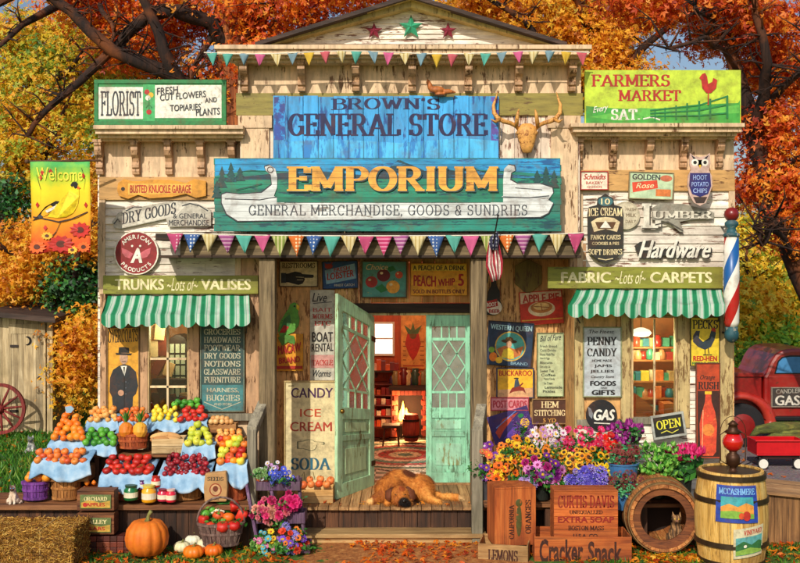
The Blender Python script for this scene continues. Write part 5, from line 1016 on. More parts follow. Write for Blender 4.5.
# ================================================================ trees and shrubs
BARK = wood('#0c0706', '#24140e', '#46291a', 'z', .5, .9, stain='#8a4a1c', bump=1.); BARKO = wood('#3a1c0e', '#7a4020', '#b36a34', 'z', .6, .9, stain='#8a3c14', bump=1.)
def tree(name, label, trunk, tr, limbs, blobs, n, leaf, mat, seed, cs=.3, bark=BARK, group='autumn trees behind the store', maple=True, fwd=.75):
    root = thing(name, label, 'tree', (trunk[0][0], trunk[0][1], 0), group); m = MB(); m.tube(trunk, tr, 10)
    o = m.build('trunk', bark, root, smooth=True)
    for pts, r in limbs:
        pts = [Vector(p)+Vector((0, -fwd*min(1, i/2), 0)) for i, p in enumerate(pts)]; q = MB(); k = len(pts); pts2 = []
        for a, b in zip(pts, pts[1:]):
            pts2 += [Vector(a), Vector(a).lerp(Vector(b), .5)+Vector((rs.uniform(-.06, .06), rs.uniform(-.05, .05), rs.uniform(-.06, .06)))]
        pts2.append(Vector(pts[-1])); q.tube(pts2, [r+(.02-r)*i/(len(pts2)-1)*.85 for i in range(len(pts2))], 8)
        tips = pts2[2:]
        for t_ in tips:     # twigs
            for _ in range(4):
                d = Vector((rs.uniform(-1, 1), rs.uniform(-.6, .3), rs.uniform(-.5, .9)))*rs.uniform(.4, .85); e_ = t_+d*.55+Vector((rs.uniform(-.08, .08), 0, rs.uniform(-.03, .1))); q.tube([t_, e_, t_+d], [.02, .012, .004], 5)
                for _2 in range(2): g2 = Vector((rs.uniform(-1, 1), rs.uniform(-.5, .3), rs.uniform(-.6, .8)))*.28; q.tube([e_, e_+g2*.5+Vector((0, 0, .02)), e_+g2], [.009, .006, .002], 4)
        q.build('limb', BARK, root, smooth=True)
    c, d = cloud(blobs, n, leaf, seed, cs=cs); leafmesh('crown', c, d, leaf, mat, root, maple=maple, seed=seed)
    return root
def B(px, py, Y, rx, ry, rz=1.0): return (tuple(P(px, py, Y)), (rx*Y/F, rz, ry*Y/F))
ORL = leafmat('orange', ['#6a1c06', '#b83a08', '#e45c0a', '#f28014', '#f8a024', '#f4b43a'], .4)
GOL = leafmat('gold', ['#8a3c06', '#d87c0c', '#f09c18', '#f8b424', '#fac838', '#b8a838'], .4)
YGL = leafmat('yellowgreen', ['#a85408', '#e89814', '#f6c42c', '#e0c834', '#9cb434', '#4f7c24'], .4, .8)
RDL = leafmat('red', ['#6a1c06', '#b8380a', '#de580e', '#ee7818', '#f49828', '#f6b83c'], .42)
YLL = leafmat('yellow', ['#c87e0a', '#f0b418', '#f8d030', '#f4dc50', '#a8b832', '#5a8a2c'], .4)
DGL = leafmat('darkgreen', ['#0c2a10', '#154018', '#1f5a22', '#2f7a2a', '#6a942c'], .2)
LGL = leafmat('lime', ['#2c6a1c', '#5a9a24', '#8fc034', '#c8d63c', '#e6d040'], .35)
Y = 18.0
tree('maple_tree', 'big orange maple with a thick trunk and dark arching limbs behind the left roof', [(P(243, 460, Y).x, Y, -.1), P(243, 250, Y), P(242, 100, Y), P(238, 30, Y), P(232, -60, Y), P(228, -140, Y)], [.62, .5, .45, .42, .35, .2],
     [([P(236, 70, Y), P(216, 27, Y), P(186, 22, Y), P(158, 27, Y), P(140, 42, Y), P(125, 58, Y), P(95, 88, Y-.2), P(62, 116, Y-.3), P(44, 142, Y-.4)], .16),
      ([P(234, 110, Y), P(205, 92, Y), P(175, 80, Y), P(125, 60, Y-.2), P(85, 22, Y-.2), P(54, 0, Y-.3), P(30, 8, Y-.3), P(0, 24, Y-.4)], .17),
      ([P(234, 120, Y), P(205, 110, Y), P(182, 78, Y-.1), P(168, 40, Y-.2), P(146, -6, Y-.3), P(130, -60, Y-.4)], .17), ([P(240, 20, Y), P(275, -10, Y), P(310, -40, Y)], .16),
      ([P(215, 27, Y), P(205, 60, Y-.2), P(198, 90, Y-.4)], .07), ([P(60, 4, Y-.3), P(30, 30, Y-.4), P(5, 66, Y-.6)], .08), ([P(100, 5, Y-.4), P(118, 28, Y-.4), P(122, 58, Y-.2)], .05), ([P(236, 40, Y), P(262, 22, Y-.3), P(290, 5, Y-.5)], .12)],
     [B(125, -10, Y+.3, 70, 26), B(190, 18, Y, 34, 18, .6), B(275, 12, Y-.4, 55, 22), B(345, -8, Y-.3, 60, 16), B(140, 45, Y+.6, 45, 28), B(205, 98, Y+.3, 26, 40), B(258, 60, Y-.8, 20, 20, .3), B(90, 10, Y+.4, 36, 18), B(225, 150, Y+.3, 20, 30)], 25000, .09, ORL, 11, .2, BARKO)
tree('yellow_maple', 'yellow green maple filling the upper left behind the florist sign', [(P(-20, 440, 20).x, 20, -.1), P(-10, 300, 20), P(20, 150, 20), P(40, 60, 20)], [.3, .26, .2, .08],
     [([P(5, 200, 20), P(50, 160, 19.8), P(80, 110, 19.6)], .1), ([P(20, 150, 20), P(60, 90, 20), P(95, 60, 19.7)], .09)],
     [B(40, 95, 20, 60, 50), B(85, 70, 20.5, 45, 40), B(30, 45, 20.5, 45, 30), B(90, 140, 19.6, 30, 40), B(20, 160, 19.6, 35, 40), B(130, 85, 21, 40, 40), B(66, 28, 21, 26, 14)], 32000, .092, YGL, 12, .22)
tree('golden_maple', 'golden orange maple rising behind the gable on the right', [(P(610, 460, 19.5).x, 19.5, -.1), P(606, 250, 19.5), P(600, 100, 19.5), P(585, 0, 19.5)], [.35, .3, .22, .1],
     [([P(603, 130, 19.5), P(560, 70, 19.3), P(520, 30, 19.2), P(470, 0, 19)], .12), ([P(600, 100, 19.5), P(640, 50, 19.3), P(680, 20, 19)], .12), ([P(590, 40, 19.4), P(575, 10, 19.3), P(560, -20, 19.2)], .08)],
     [B(520, 22, 19.4, 60, 30), B(585, 50, 19.6, 45, 45), B(615, 85, 19.5, 30, 36), B(470, 6, 19.4, 45, 20), B(640, 100, 20.5, 30, 22), B(590, 2, 20, 60, 22), B(620, 20, 20, 40, 24)], 27000, .092, GOL, 13, .2)
Y = 14.8
tree('red_maple', 'orange red maple with two leaning dark trunks right of the barber pole', [(P(880, 490, Y).x, Y, -.1), P(842, 360, Y), P(800, 272, Y), P(776, 210, Y), P(757, 142, Y), P(748, 108, Y), P(735, 67, Y), P(722, 24, Y), P(712, -20, Y)], [.3, .2, .17, .16, .14, .12, .1, .09, .05],
     [([P(757, 142, Y), P(755, 100, Y-.1), P(749, 75, Y-.1), P(737, 27, Y-.1), P(728, -10, Y)], .1), ([P(752, 120, Y), P(775, 90, Y-.2), P(800, 60, Y-.3)], .08), ([P(720, 40, Y), P(700, 22, Y-.2), P(680, 20, Y-.3)], .05),
      ([P(778, 210, Y), P(760, 232, Y-.2), P(743, 246, Y-.4), P(735, 230, Y-.5)], .05), ([P(800, 265, Y), P(775, 240, Y-.2), P(755, 222, Y-.3)], .05), ([P(765, 180, Y), P(790, 160, Y), P(812, 150, Y)], .07), ([P(738, 75, Y), P(715, 55, Y-.2), P(690, 48, Y-.3), P(655, 60, Y-.3)], .05)],
     [B(690, 8, Y, 50, 16, .8), B(745, 20, Y, 50, 26, .9), B(790, 60, Y+.3, 34, 36, .9), B(770, 130, Y+.2, 34, 32, .8), B(790, 190, Y, 24, 34, .7), B(755, 185, Y+.4, 22, 20, .5), B(650, 2, Y+.3, 46, 14, .7), B(705, 42, Y+.6, 22, 8, .4), B(765, 70, Y+.8, 20, 20, .6), B(800, 235, Y, 14, 20, .5)], 21000, .082, RDL, 14, .17)
tree('small_yellow_tree', 'bright yellow tree behind the red truck', [(P(768, 440, 22).x, 22, -.1), P(768, 300, 22), P(770, 230, 22)], [.16, .12, .05], [([P(768, 320, 22), P(745, 280, 21.8), P(735, 250, 21.7)], .07), ([P(768, 300, 22), P(790, 270, 21.8), P(800, 240, 21.7)], .07)],
     [B(770, 310, 22, 46, 36), B(745, 245, 22.3, 28, 36), B(795, 270, 22, 26, 40), B(738, 300, 21.5, 26, 40), B(790, 205, 22.5, 25, 20)], 11000, .13, YLL, 15, .26)
Y = 19.2
tree('orange_tree', 'low bright orange tree behind the outhouse', [(P(60, 440, Y).x, Y, -.1), P(62, 330, Y), P(50, 230, Y)], [.16, .12, .06], [([P(60, 330, Y), P(80, 280, Y-.2), P(92, 240, Y-.3)], .07), ([P(58, 300, Y), P(30, 260, Y-.2), P(10, 240, Y-.3)], .07)],
     [B(45, 250, Y, 42, 36), B(15, 280, Y-.1, 32, 26), B(82, 345, Y-.4, 22, 30), B(78, 385, Y-.6, 24, 20), B(95, 220, Y, 18, 60), B(92, 330, Y-.6, 16, 24)], 23000, .085, GOL, 16, .2)
Y = 20.5
tree('evergreen_tree', 'dark green tree between the orange leaves left of the store', [(P(70, 430, Y).x, Y, -.1), P(72, 300, Y), P(74, 230, Y)], [.15, .12, .04], [], [B(72, 290, Y-1.7, 24, 32, .5), B(92, 290, Y-1.4, 14, 40, .4), B(14, 195, Y-1.6, 22, 26, .5), B(60, 350, Y, 30, 50)], 7500, .11, DGL, 17, .2, maple=False)
tree('lime_bush', 'lime green bush behind the truck bed', [(P(748, 440, 20).x, 20, -.1), P(748, 390, 20)], [.08, .04], [], [B(748, 375, 20, 34, 26, .6), B(780, 340, 21, 26, 20, .6), B(790, 380, 20.5, 30, 24, .6)], 3600, .14, LGL, 18, .22, group='shrubs behind the truck', maple=False)
# far wood
c, d = cloud([((x, 33+3*math.sin(x), 1.6+.6*math.sin(x*1.3)), (3.4, 1.5, 2.6+.8*math.sin(x*.7))) for x in range(-38, 40, 4)], 26000, .4, 21, cs=.6)
leafmesh('far_wood', c, d, .42, leafmat('wood', ['#1f4a1c', '#3f6a24', '#8a8a2c', '#d09a24', '#c8641c', '#4a7a2c'], .3, .25), None, maple=False, loc=(0, 33, 0), tags=('distant wood of green and yellow trees behind everything', None, None, 'stuff'), seed=21)
# grass blades
def blades(name, n, region, h, mat, label, seed, keep=None):
    rg = np.random.RandomState(seed); x0, x1, y0, y1 = region; x = rg.uniform(x0, x1, n); y = rg.uniform(y0, y1, n)
    if keep is not None: k = keep(x, y); x, y = x[k], y[k]; n = len(x)
    z = np.zeros(n); a = rg.uniform(0, 2*PI, n); hh = h*rg.uniform(.5, 1.3, n); w = .012*(y/12)
    V = np.zeros((n, 3, 3)); V[:, 0] = np.stack([x-np.cos(a)*w, y-np.sin(a)*w, z], 1); V[:, 1] = np.stack([x+np.cos(a)*w, y+np.sin(a)*w, z], 1); V[:, 2] = np.stack([x+rg.normal(size=n)*hh*.45, y+rg.normal(size=n)*hh*.45, z+hh], 1)
    me = bpy.data.meshes.new(name); me.vertices.add(n*3); me.vertices.foreach_set('co', V.ravel()); me.loops.add(n*3); me.loops.foreach_set('vertex_index', np.arange(n*3)); me.polygons.add(n); me.polygons.foreach_set('loop_start', np.arange(n)*3); me.polygons.foreach_set('loop_total', np.full(n, 3)); me.update()
    me.materials.append(mat); o = bpy.data.objects.new(name, me); COL.objects.link(o); tag(o, label, None, None, 'stuff')
GB = leafmat('grass', ['#163c0a', '#285c12', '#3f7f1a', '#689a28', '#a09a38'], .3, .8)
blades('meadow_grass', 42000, (-10.5, -3.6, 10.2, 24), .10, GB, 'green grass on the lawn left of the store', 1)
blades('verge_grass', 9000, (3.6, 13, 18.9, 26), .14, GB, 'green grass beyond the gravel road', 2)
blades('path_grass', 16000, (-5, 6, 9.2, 11.2), .05, GB, 'short grass tufts along the front of the porch', 3, lambda x, y: (np.abs(x-.15)*.85+np.sin(x*7+y*5)*.3 > 1.15) & ~((x > 3.9) & (y > 10.9)) & ((np.sin(x*9)*np.cos(y*13+x) > -.1)))
# fallen leaves
def litter(name, n, region, label, seed, z=.012, size=.06, mat=ORL, keep=None):
    rg = np.random.RandomState(seed); x = rg.uniform(region[0], region[1], n); y = rg.uniform(region[2], region[3], n)
    if keep is not None: k = keep(x, y); x, y = x[k], y[k]; n = len(x)
    c = np.stack([x, y, np.full(n, z)+rg.uniform(0, .02, n)], 1); d = rg.normal(size=(n, 3))*.35+np.array([0, 0, 1.]); leafmesh(name, c, d, size, mat, None, loc=(0, 10, 0), seed=seed, tags=(label, None, None, 'stuff'))
litter('fallen_leaves', 4200, (-5, 5, 9.3, 11.0), 'orange and brown leaves fallen on the ground before the store', 31, keep=lambda x, y: np.sin(x*3.1+1)+np.cos(y*4+x) > -.9)
litter('lawn_leaves', 900, (-10, -3.7, 11, 19), 'scattered orange leaves on the lawn', 32, .05, .07)
litter('road_leaves', 500, (4, 12, 11, 19), 'scattered orange leaves on the gravel road', 33, .03, .07)
# ================================================================ outhouse and wheel
Y = 18.0; oh = thing('outhouse', 'weathered grey outhouse with a crescent moon door at the left edge', 'outhouse', (PX(22, Y), Y+.6, 0)); PLK = wood('#54483a', '#a8926c', '#dcc8a0', 'z', stain='#7a6a48')
m = MB()
for i in range(9): m.pbox(-12+i*7.2, 320 if i > 3 else 318, -12+i*7.2+6.8, 434, Y, .04)
for z in (0,): m.box(PX(-12, Y), PX(-12, Y)+.04, Y+.04, Y+1.2, 0, PZ(322, Y)); m.box(PX(52, Y)-.04, PX(52, Y), Y+.04, Y+1.2, 0, PZ(324, Y)); m.box(PX(-12, Y), PX(52, Y), Y+1.2, Y+1.24, 0, PZ(322, Y))
m.build('wall', PLK, oh)
m = MB(); 
for i in range(5): m.pbox(11+i*6.3, 334, 11+i*6.3+6.1, 432, Y-.04, .03)
d_ = m.build('door', wood('#54483a', '#a8926c', '#d8c6a0', 'z', stain='#6a5a40'), oh)
m = MB(); pts = [(29+4.2*math.cos(R(a)), 341+4.6*math.sin(R(a))) for a in range(-110, 111, 20)]+[(27.2+3.6*math.cos(R(a)), 341+3.6*math.sin(R(a))) for a in range(90, -91, -20)]
m.prism([(x-1.5, y) for x, y in pts], Y-.046, .005); m.build('dark_moon_plate', plain('#120c08', .9), d_)  # raised crescent plate; the shade of the hole is put into its near-black colour
m = MB(); m.pbox(10, 345, 18, 347.5, Y-.06, .02); m.pbox(10, 410, 18, 412.5, Y-.06, .02); m.ball(P(39, 378, Y-.06), .03); m.build('hinge', plain('#2a1c14', .6), d_)
m = MB(); m.pbox(8.5, 324, 45, 334, Y-.05, .04); m.pbox(8, 334, 11, 432, Y-.05, .04); m.pbox(42.5, 334, 45.5, 432, Y-.05, .04); m.pbox(47, 322, 52.5, 434, Y-.04, .04); m.build('trim', PLK, oh)
m = MB(); a, b = P(-14, 311, Y-.3), P(55, 318, Y-.3); a2, b2 = Vector((a.x, Y+1.5, a.z+.12)), Vector((b.x, Y+1.5, b.z+.1)); t = Vector((0, 0, -.09)); m.add([a, b, b2, a2, a+t, b+t, b2+t, a2+t], [(3, 2, 1, 0), (4, 5, 6, 7), (0, 1, 5, 4), (1, 2, 6, 5), (2, 3, 7, 6), (3, 0, 4, 7)]); m.build('roof', SHINGLE, oh)
def wheel_obj(label, c, r, mat, rt, tilt=0):
    root = thing('wagon_wheel', label, 'wheel', (c[0], c[1], c[2]-r)); m = MB(); M = Matrix.Translation(c) @ Matrix.Rotation(R(90), 4, 'X')
    pr = MB(); pr.lathe((0, 0, 0), [(r*.88, -.03), (r, -.03), (r, .03), (r*.88, .03), (r*.88, -.03)], 40); m.add([M @ Vector(v) for v in pr.v], [f for f in pr.f if len(f) == 4]); m.build('rim', mat, root)
    for i in range(12):
        q = 2*PI*i/12+.1; m = MB(); m.tube([c+Vector((math.cos(q)*r*.1, 0, math.sin(q)*r*.1)), c+Vector((math.cos(q)*r*.5, 0, math.sin(q)*r*.5)), c+Vector((math.cos(q)*r*.9, 0, math.sin(q)*r*.9))], [.02, .024, .015], 7); m.build('spoke', mat, root, smooth=True)
    m = MB(); m.tube([c+Vector((0, -.09, 0)), c+Vector((0, -.05, 0)), c+Vector((0, .09, 0))], [.045, .07, .07], 14); m.build('hub', mat, root, smooth=False)
RW = wood('#2a0c0c', '#7a2420', '#a8403a', 'z', 1.5)
wheel_obj('red wooden wagon wheel leaning on the outhouse', P(0, 409, 17.5), 25.5*.0175, RW, 0)
# ================================================================ truck, log, little wagon
Yt = 16.5
def carpaint(h):
    n = NT('car_paint'); v = n.coord(); o = n.ramp(n.noise(v, 2.5, 8, .7), [(.3, sc_(C(h), .55)), (.5, C(h)), (.7, sc_(C(h), 1.3))]); o = n.mix(n.ramp(n.noise(v, 7, 8, .75), [(.58, (0, 0, 0)), (.66, (1, 1, 1))]), o, C('#5a2a18'))
    o = n.mix(n.ramp(n.noise(v, 1.3, 7, .7), [(.45, (0, 0, 0)), (.75, (.5, .5, .5))]), o, C('#8a5a44')); n.bump(n.noise(v, 3, 3), .3, .03)
    n.col(o); n.set(Roughness=.4); n.b.inputs['Coat Weight'].default_value = .3; return n.m
CP = carpaint('#941410'); CPB = plain('#141214', .5); CHR = plain('#b8b4a8', .25, .2, .9)
tk = thing('pickup_truck', 'old red pickup truck with a gas plate on its door parked on the gravel', 'truck', (PX(815, Yt), Yt+.8, 0))
def tp(pts, d0, d, name, mat, par=tk, bev=.02):
    m = MB(); m.prism([p for p in pts], Yt+d0, d); return m.build(name, mat, par, bevel=bev)
cabp = [(764, 377), (767, 372), (771, 362), (776, 354.5), (783, 350.5), (792, 349), (808, 349), (815, 352), (820, 360), (825, 374), (827, 378), (827, 421), (764, 421)]
tp(cabp, .12, 1.36, 'cab', CP, bev=.05)
tp([(686, 375), (762, 375), (762, 418), (686, 418)], .14, 1.32, 'bed', CP); tp([(684, 373), (764, 373), (764, 377), (684, 377)], .10, .07, 'bed_rail', CP, bev=.01); tp([(684, 373), (764, 373), (764, 377), (684, 377)], 1.42, .07, 'bed_rail', CP, bev=.01)
tp([(827, 376), (880, 382), (886, 390), (886, 418), (827, 421)], .3, 1.0, 'hood', CP, bev=.06)
d_ = tp([(769, 376.5), (812, 376.5), (812, 417), (769, 417)], .10, .02, 'door', CP, bev=.008)
m = MB(); m.prism([(774.5, 374), (778, 361), (782, 357), (790, 355.5), (811, 355.5), (813, 374)], Yt+.108, .012); wn = m.build('window_frame', CPB, tk)
m = MB(); m.prism([(776, 373), (779, 362), (783, 358.3), (790, 357), (810, 357), (811.5, 373)], Yt+.102, .008); m.build('window', plain('#4a86b8', .08, .35, scale=4), tk)
m = MB(); m.tube([P(806, 383, Yt+.08), P(810, 383, Yt+.06)], .012, 6); m.build('handle', CHR, d_)
def fender(cx, r, x0, x1):
    m = MB(); n_ = 16; vs = []; W2 = .30
    pts = [(cx+(r)*1.0*math.cos(PI*i/n_)*1.05, 425-(r)*1.05*math.sin(PI*i/n_)) for i in range(n_+1)]; pts2 = [(cx+(r+9)*math.cos(PI*i/n_)*1.12, 425-(r+8)*math.sin(PI*i/n_)*1.02) for i in range(n_+1)]
    for (a, b), (c, d) in zip(pts, pts2):
        A = P(a, b, Yt); Bq = P((a+c)/2, (b+d)/2, Yt); Cq = P(c, d, Yt); vs += [A+Vector((0, -.02, 0)), Bq+Vector((0, -.08, 0)), Cq+Vector((0, .02, 0)), Cq+Vector((0, W2, 0)), A+Vector((0, W2, 0))]
    k = 5; m.add(vs, [(i*k+j, i*k+(j+1) % k, (i+1)*k+(j+1) % k, (i+1)*k+j) for i in range(n_) for j in range(k)]+[tuple(range(k)), tuple(n_*k+j for j in range(k-1, -1, -1))]); m.build('fender', carpaint('#b82418'), tk, smooth=True)
def twheel(cx, off):
    w_ = MB(); c = P(cx, 425.5, Yt+off); r = PZ(425.5, Yt+off); w_.tube([c+Vector((0, -.09, 0)), c+Vector((0, -.075, 0)), c+Vector((0, .075, 0)), c+Vector((0, .09, 0))], [r*.85, r, r, r*.85], 28); o = w_.build('wheel', plain('#17161a', .8), tk, smooth=False)
    w_ = MB(); w_.tube([c+Vector((0, -.11, 0)), c+Vector((0, -.09, 0)), c+Vector((0, -.05, 0))], [r*.3, r*.55, r*.6], 20); w_.build('rim', plain('#8a1c18', .4), o)
for cx in (741, 860): twheel(cx, .1); twheel(cx, 1.4); fender(cx, 24, 0, 0)
tp([(766, 417), (832, 417), (832, 421), (766, 421)], -.02, .25, 'running_board', CPB, bev=.01)
m = MB(); c = P(887, 402, Yt+.8); m.box(c.x-.02, c.x+.04, Yt+.35, Yt+1.25, .55, 1.05); m.build('grille', CHR, tk, bevel=.02)
for k in (.25, 1.3): m = MB(); m.ball(P(884, 392, Yt+k), (.09, .11, .11)); m.build('headlight', CHR, tk, smooth=True)
tp([(884, 419), (894, 419), (894, 424), (884, 424)], .0, 1.6, 'bumper', CHR, bev=.01)
s = Sign('gas_plate', '', '', (771.5, 387.5, 804, 407.5), Yt+.06, pt('#3a3632', '#6a5a4a', .4), frame=(pt('#8a8072'), 1), th=.03)
s.text('CANDLER', (776, 389.5, 801, 394), pt('#a8a092'), tilt=1).text('GAS', (775, 395.5, 800, 405.5), pt('#d6cfc0'), bold=.05).done()
g_ = s.root; o = None
for ch in list(g_.children): ch.parent = tk; off = Vector(g_.location)-Vector(tk.location); ch.location = off; ch.name = {'board': 'door_plate', 'frame': 'plate_frame', 'lettering': 'lettering'}.get(ch.name.split('.')[0], ch.name)
bpy.data.objects.remove(g_)
m = MB(); Y = 16.0; m.tube([P(750, 438, Y), P(758, 430, Y), P(775, 428, Y), P(800, 428, Y+.1), P(840, 430, Y+.1)], [.03, .07, .1, .1, .09], 12)
for i in range(3): m.tube([P(752+i*9, 443, Y-.1), P(775+i*9, 437-i*2, Y-.12), P(830, 438, Y-.1)], [.02, .07, .06], 8)
m.build('log_pile', wood('#1c1c10', '#4a5224', '#8a8a3c', 'x', 1, .9, stain='#6a3a1c'), None, smooth=True, tags=('dark mossy logs lying between the truck and the toy wagon', 'logs'), loc=P(780, 446, Y))
Y = 14.7; wg = thing('toy_wagon', 'small red pull wagon with white wheels on the gravel road', 'wagon', P(781, 470, Y)); m = MB(); A = P(757, 456, Y); Bq = P(806, 441, Y)
m.box(A.x, Bq.x, Y, Y+.42, A.z, A.z+.02); 
m.box(A.x, Bq.x, Y-.0, Y+.02, A.z+.02, Bq.z); m.box(A.x, Bq.x, Y+.4, Y+.42, A.z+.02, Bq.z); m.box(A.x, A.x+.02, Y+.02, Y+.4, A.z+.02, Bq.z); m.box(Bq.x-.02, Bq.x, Y+.02, Y+.4, A.z+.02, Bq.z); m.build('tray', plain('#c8141c', .25, .2, coat=.4), wg, bevel=.006)
m = MB(); m.tube([P(755.5, 441, Y-.02), P(807.5, 441, Y-.02), ], .012, 6); m.build('rim_bar', plain('#d92a2c', .25), wg)
m = MB(); m.pbox(763, 456, 800, 459, Y+.05, .3); m.build('axle', plain('#3a1410', .5), wg)
for x in (763, 798):
    for dy in (-.02, .42):
        m = MB(); c = P(x, 0, Y+dy); c.z = .105; M = 7; m.tube([c+Vector((0, -.02, 0)), c+Vector((0, .02, 0))], .085, 20); wh = m.build('wheel', plain('#1c1a1c', .7), wg, bevel=.008)
        m = MB(); m.tube([c+Vector((0, -.026, 0)), c+Vector((0, .026, 0))], .068, 20); m.build('hub_cap', plain('#e6e0d4', .4), wh)
m = MB(); c0 = P(757, 457, Y+.2); m.tube([c0, P(750, 463, Y+.1), P(742, 466, Y)], .009, 6); m.tube([P(739, 463, Y), P(742, 466, Y), P(744, 469, Y)], .009, 6); m.build('pull_handle', plain('#2a2a2c', .4), wg)
# plank deck at the right edge
dk = thing('plank_box', 'low wooden plank box at the right edge behind the barrel', 'box', P(790, 545, 10.9)); Y = 10.75; a, b = PX(762, Y), PX(850, Y)
m = MB(); 
for i in range(5): y0 = Y-.05+i*.17; m.add(*(lambda v: (v, [(3, 2, 1, 0), (4, 5, 6, 7), (0, 1, 5, 4), (1, 2, 6, 5), (2, 3, 7, 6), (3, 0, 4, 7)]))([(a, y0, .62+i*.0), (b, y0, .50), (b, y0+.165, .50), (a, y0+.165, .62)] and [(a-.03, y0, .58), (b, y0, .48), (b, y0+.163, .48), (a-.03, y0+.163, .58), (a-.03, y0, .55), (b, y0, .45), (b, y0+.163, .45), (a-.03, y0+.163, .55)]))
m.build('lid', wood('#5a3c22', '#a87c50', '#d0a878', 'x', stain='#6a4428'), dk, bevel=.004)
m = MB()
for i in range(7): m.box(a+i*.135, a+i*.135+.13, Y, Y+.03, 0, .54-i*.013)
m.box(a-.02, a, Y, Y+.8, 0, .54); m.build('side_panel', wood('#3a2414', '#7a5430', '#a87c4c', 'z'), dk)
# ================================================================ fruit stand
rs = random.Random(77)
def skin(h, h2, coat=.25, rough=.38, speck=0.):
    key = ('skin', h, h2)
    if key in _mc: return _mc[key]
    n = NT('skin_'+h.strip('#')); v = n.coord(); f = n.math('ADD', n.math('MULTIPLY', n.rnd(), .55), n.math('MULTIPLY', n.noise(v, 14, 3, .6), .5), True)
    o = n.ramp(f, [(.25, C(h)), (.75, C(h2))]); n.col(o); n.set(Roughness=rough, Coat_Weight=coat); n.b.inputs['Subsurface Weight'].default_value = 0; o = n.mix(n.ramp(n.noise(v, 3.2, 7, .7), [(.5, (0, 0, 0)), (.72, (.55, .55, .55))]), o, sc_(C(h), .45)); n.col(o); n.b.inputs['Coat Weight'].default_value = coat*.5; n.set(Roughness=rough+.08); n.bump(n.noise(v, 90, 3), .3, .003); _mc[key] = n.m; return n.m
STEM = plain('#3a2a14', .7)
def fruitmesh(kind):
    m = MB()
    if kind == 'apple': m.lathe((0, 0, 0), [(.001, .12), (.25, .05), (.55, .12), (.85, .45), (1, .9), (.97, 1.3), (.7, 1.68), (.3, 1.72), (.1, 1.6), (.001, 1.5)], 14); m.tube([(0, 0, 1.5), (.05, 0, 1.95)], .06, 5, 1)
    elif kind == 'orange': m.ball((0, 0, 1), 1, 14, 10); m.tube([(0, 0, 1.97), (0, 0, 2.02)], .1, 6, 1)
    elif kind == 'tomato': 
        m.lathe((0, 0, 0), [(.001, .1), (.5, .1), (.95, .5), (1.05, .9), (.9, 1.35), (.5, 1.6), (.1, 1.52), (.001, 1.48)], 15, wob=lambda q, i: 1+.04*math.sin(5*q))
        for k in range(5): q = k*1.257; m.add([(0, 0, 1.56), (.25*math.cos(q+.3), .25*math.sin(q+.3), 1.64), (.6*math.cos(q), .6*math.sin(q), 1.6), (.25*math.cos(q-.3), .25*math.sin(q-.3), 1.64)], [(0, 1, 2, 3)], 1)
    elif kind == 'lemon': m.lathe((0, 0, 0), [(.001, 0), (.12, .08), (.45, .3), (.85, .8), (.92, 1.1), (.85, 1.4), (.45, 1.95), (.14, 2.15), (.001, 2.25)], 14); m.tube([(0, 0, 0), (0, 0, -.05)], .06, 5, 1)
    elif kind == 'cherry': m.ball((0, 0, 1), 1, 10, 7); m.tube([(0, 0, 1.9), (.2, 0, 2.6), (.6, 0, 3.3)], .06, 4, 1)
    elif kind == 'pepper': m.lathe((0, 0, 0), [(.001, .2), (.4, 0), (.8, .3), (.9, 1), (1, 1.6), (.8, 2), (.3, 2), (.001, 1.85)], 16, wob=lambda q, i: 1+.13*math.cos(4*q)); m.tube([(0, 0, 1.85), (0, 0, 2.2), (.15, 0, 2.5)], [.16, .1, .12], 6, 1)
    return m
STG = plain('#3f6a24', .7); _fr = {}; _frn = {}
def fruit(kind, name, skinm, pos, r, label, group, cat, rot=None, tone=None):
    key = (kind, name, skinm.name)
    if rot is None: rot = (rs.uniform(-.6, .3), rs.uniform(-.5, .5), rs.uniform(0, 6))
    if key not in _fr:
        o = fruitmesh(kind).build(name, [skinm, STG if kind in ('tomato', 'pepper') else STEM], None, smooth=True); _fr[key] = o; tag(o, label, cat, group); o.location = pos; o.scale = (r,)*3; o.rotation_euler = rot; return o
    k_ = r*rs.uniform(.86, 1.1); o = dup(_fr[key], pos, rot, (k_*rs.uniform(.94, 1.06), k_*rs.uniform(.94, 1.06), k_*rs.uniform(.9, 1.08)), label, group); o['category'] = cat; return o
def heap(kind, name, sk_, x0, x1, yb, yt, Y, rp, label, group, cat, narrow=.5, slope=.75, jit=.25):
    r = rp*Y/F; rows = max(1, int((yb-yt)/(rp*1.08))+0); 
    for k in range(rows):
        xa = x0+rp+narrow*k*rp; xb = x1-rp-narrow*k*rp; n = max(1, int((xb-xa)/(rp*1.72))+1); off = rp*.95*(k % 2)*(.6 if narrow < .4 else 0)
        for i in range(n):
            x = (xa+(xb-xa)*i/max(1, n-1)+off) if n > 1 else (xa+xb)/2; yy = yb-rp*1.08*k; p = P(x, yy, Y+k*r*(slope+.45))
            if x > x1-rp*.6: continue
            p += Vector((rs.uniform(-1, 1)*r*jit, rs.uniform(-1, 1)*r*jit, rs.uniform(-1, 1)*r*jit*.7)); fruit(kind, name, sk_, p, r, label, group, cat)
CL = NT('blue_cloth'); _v = CL.coord(); CL.col(CL.ramp(CL.noise(_v, 5, 4), [(.3, C('#5f8cb4')), (.5, C('#94b8d6')), (.72, C('#c4d6e4'))])); CL.set(Roughness=.9); CL.bump(CL.noise(_v, 40, 3), .2, .003); CL = CL.m
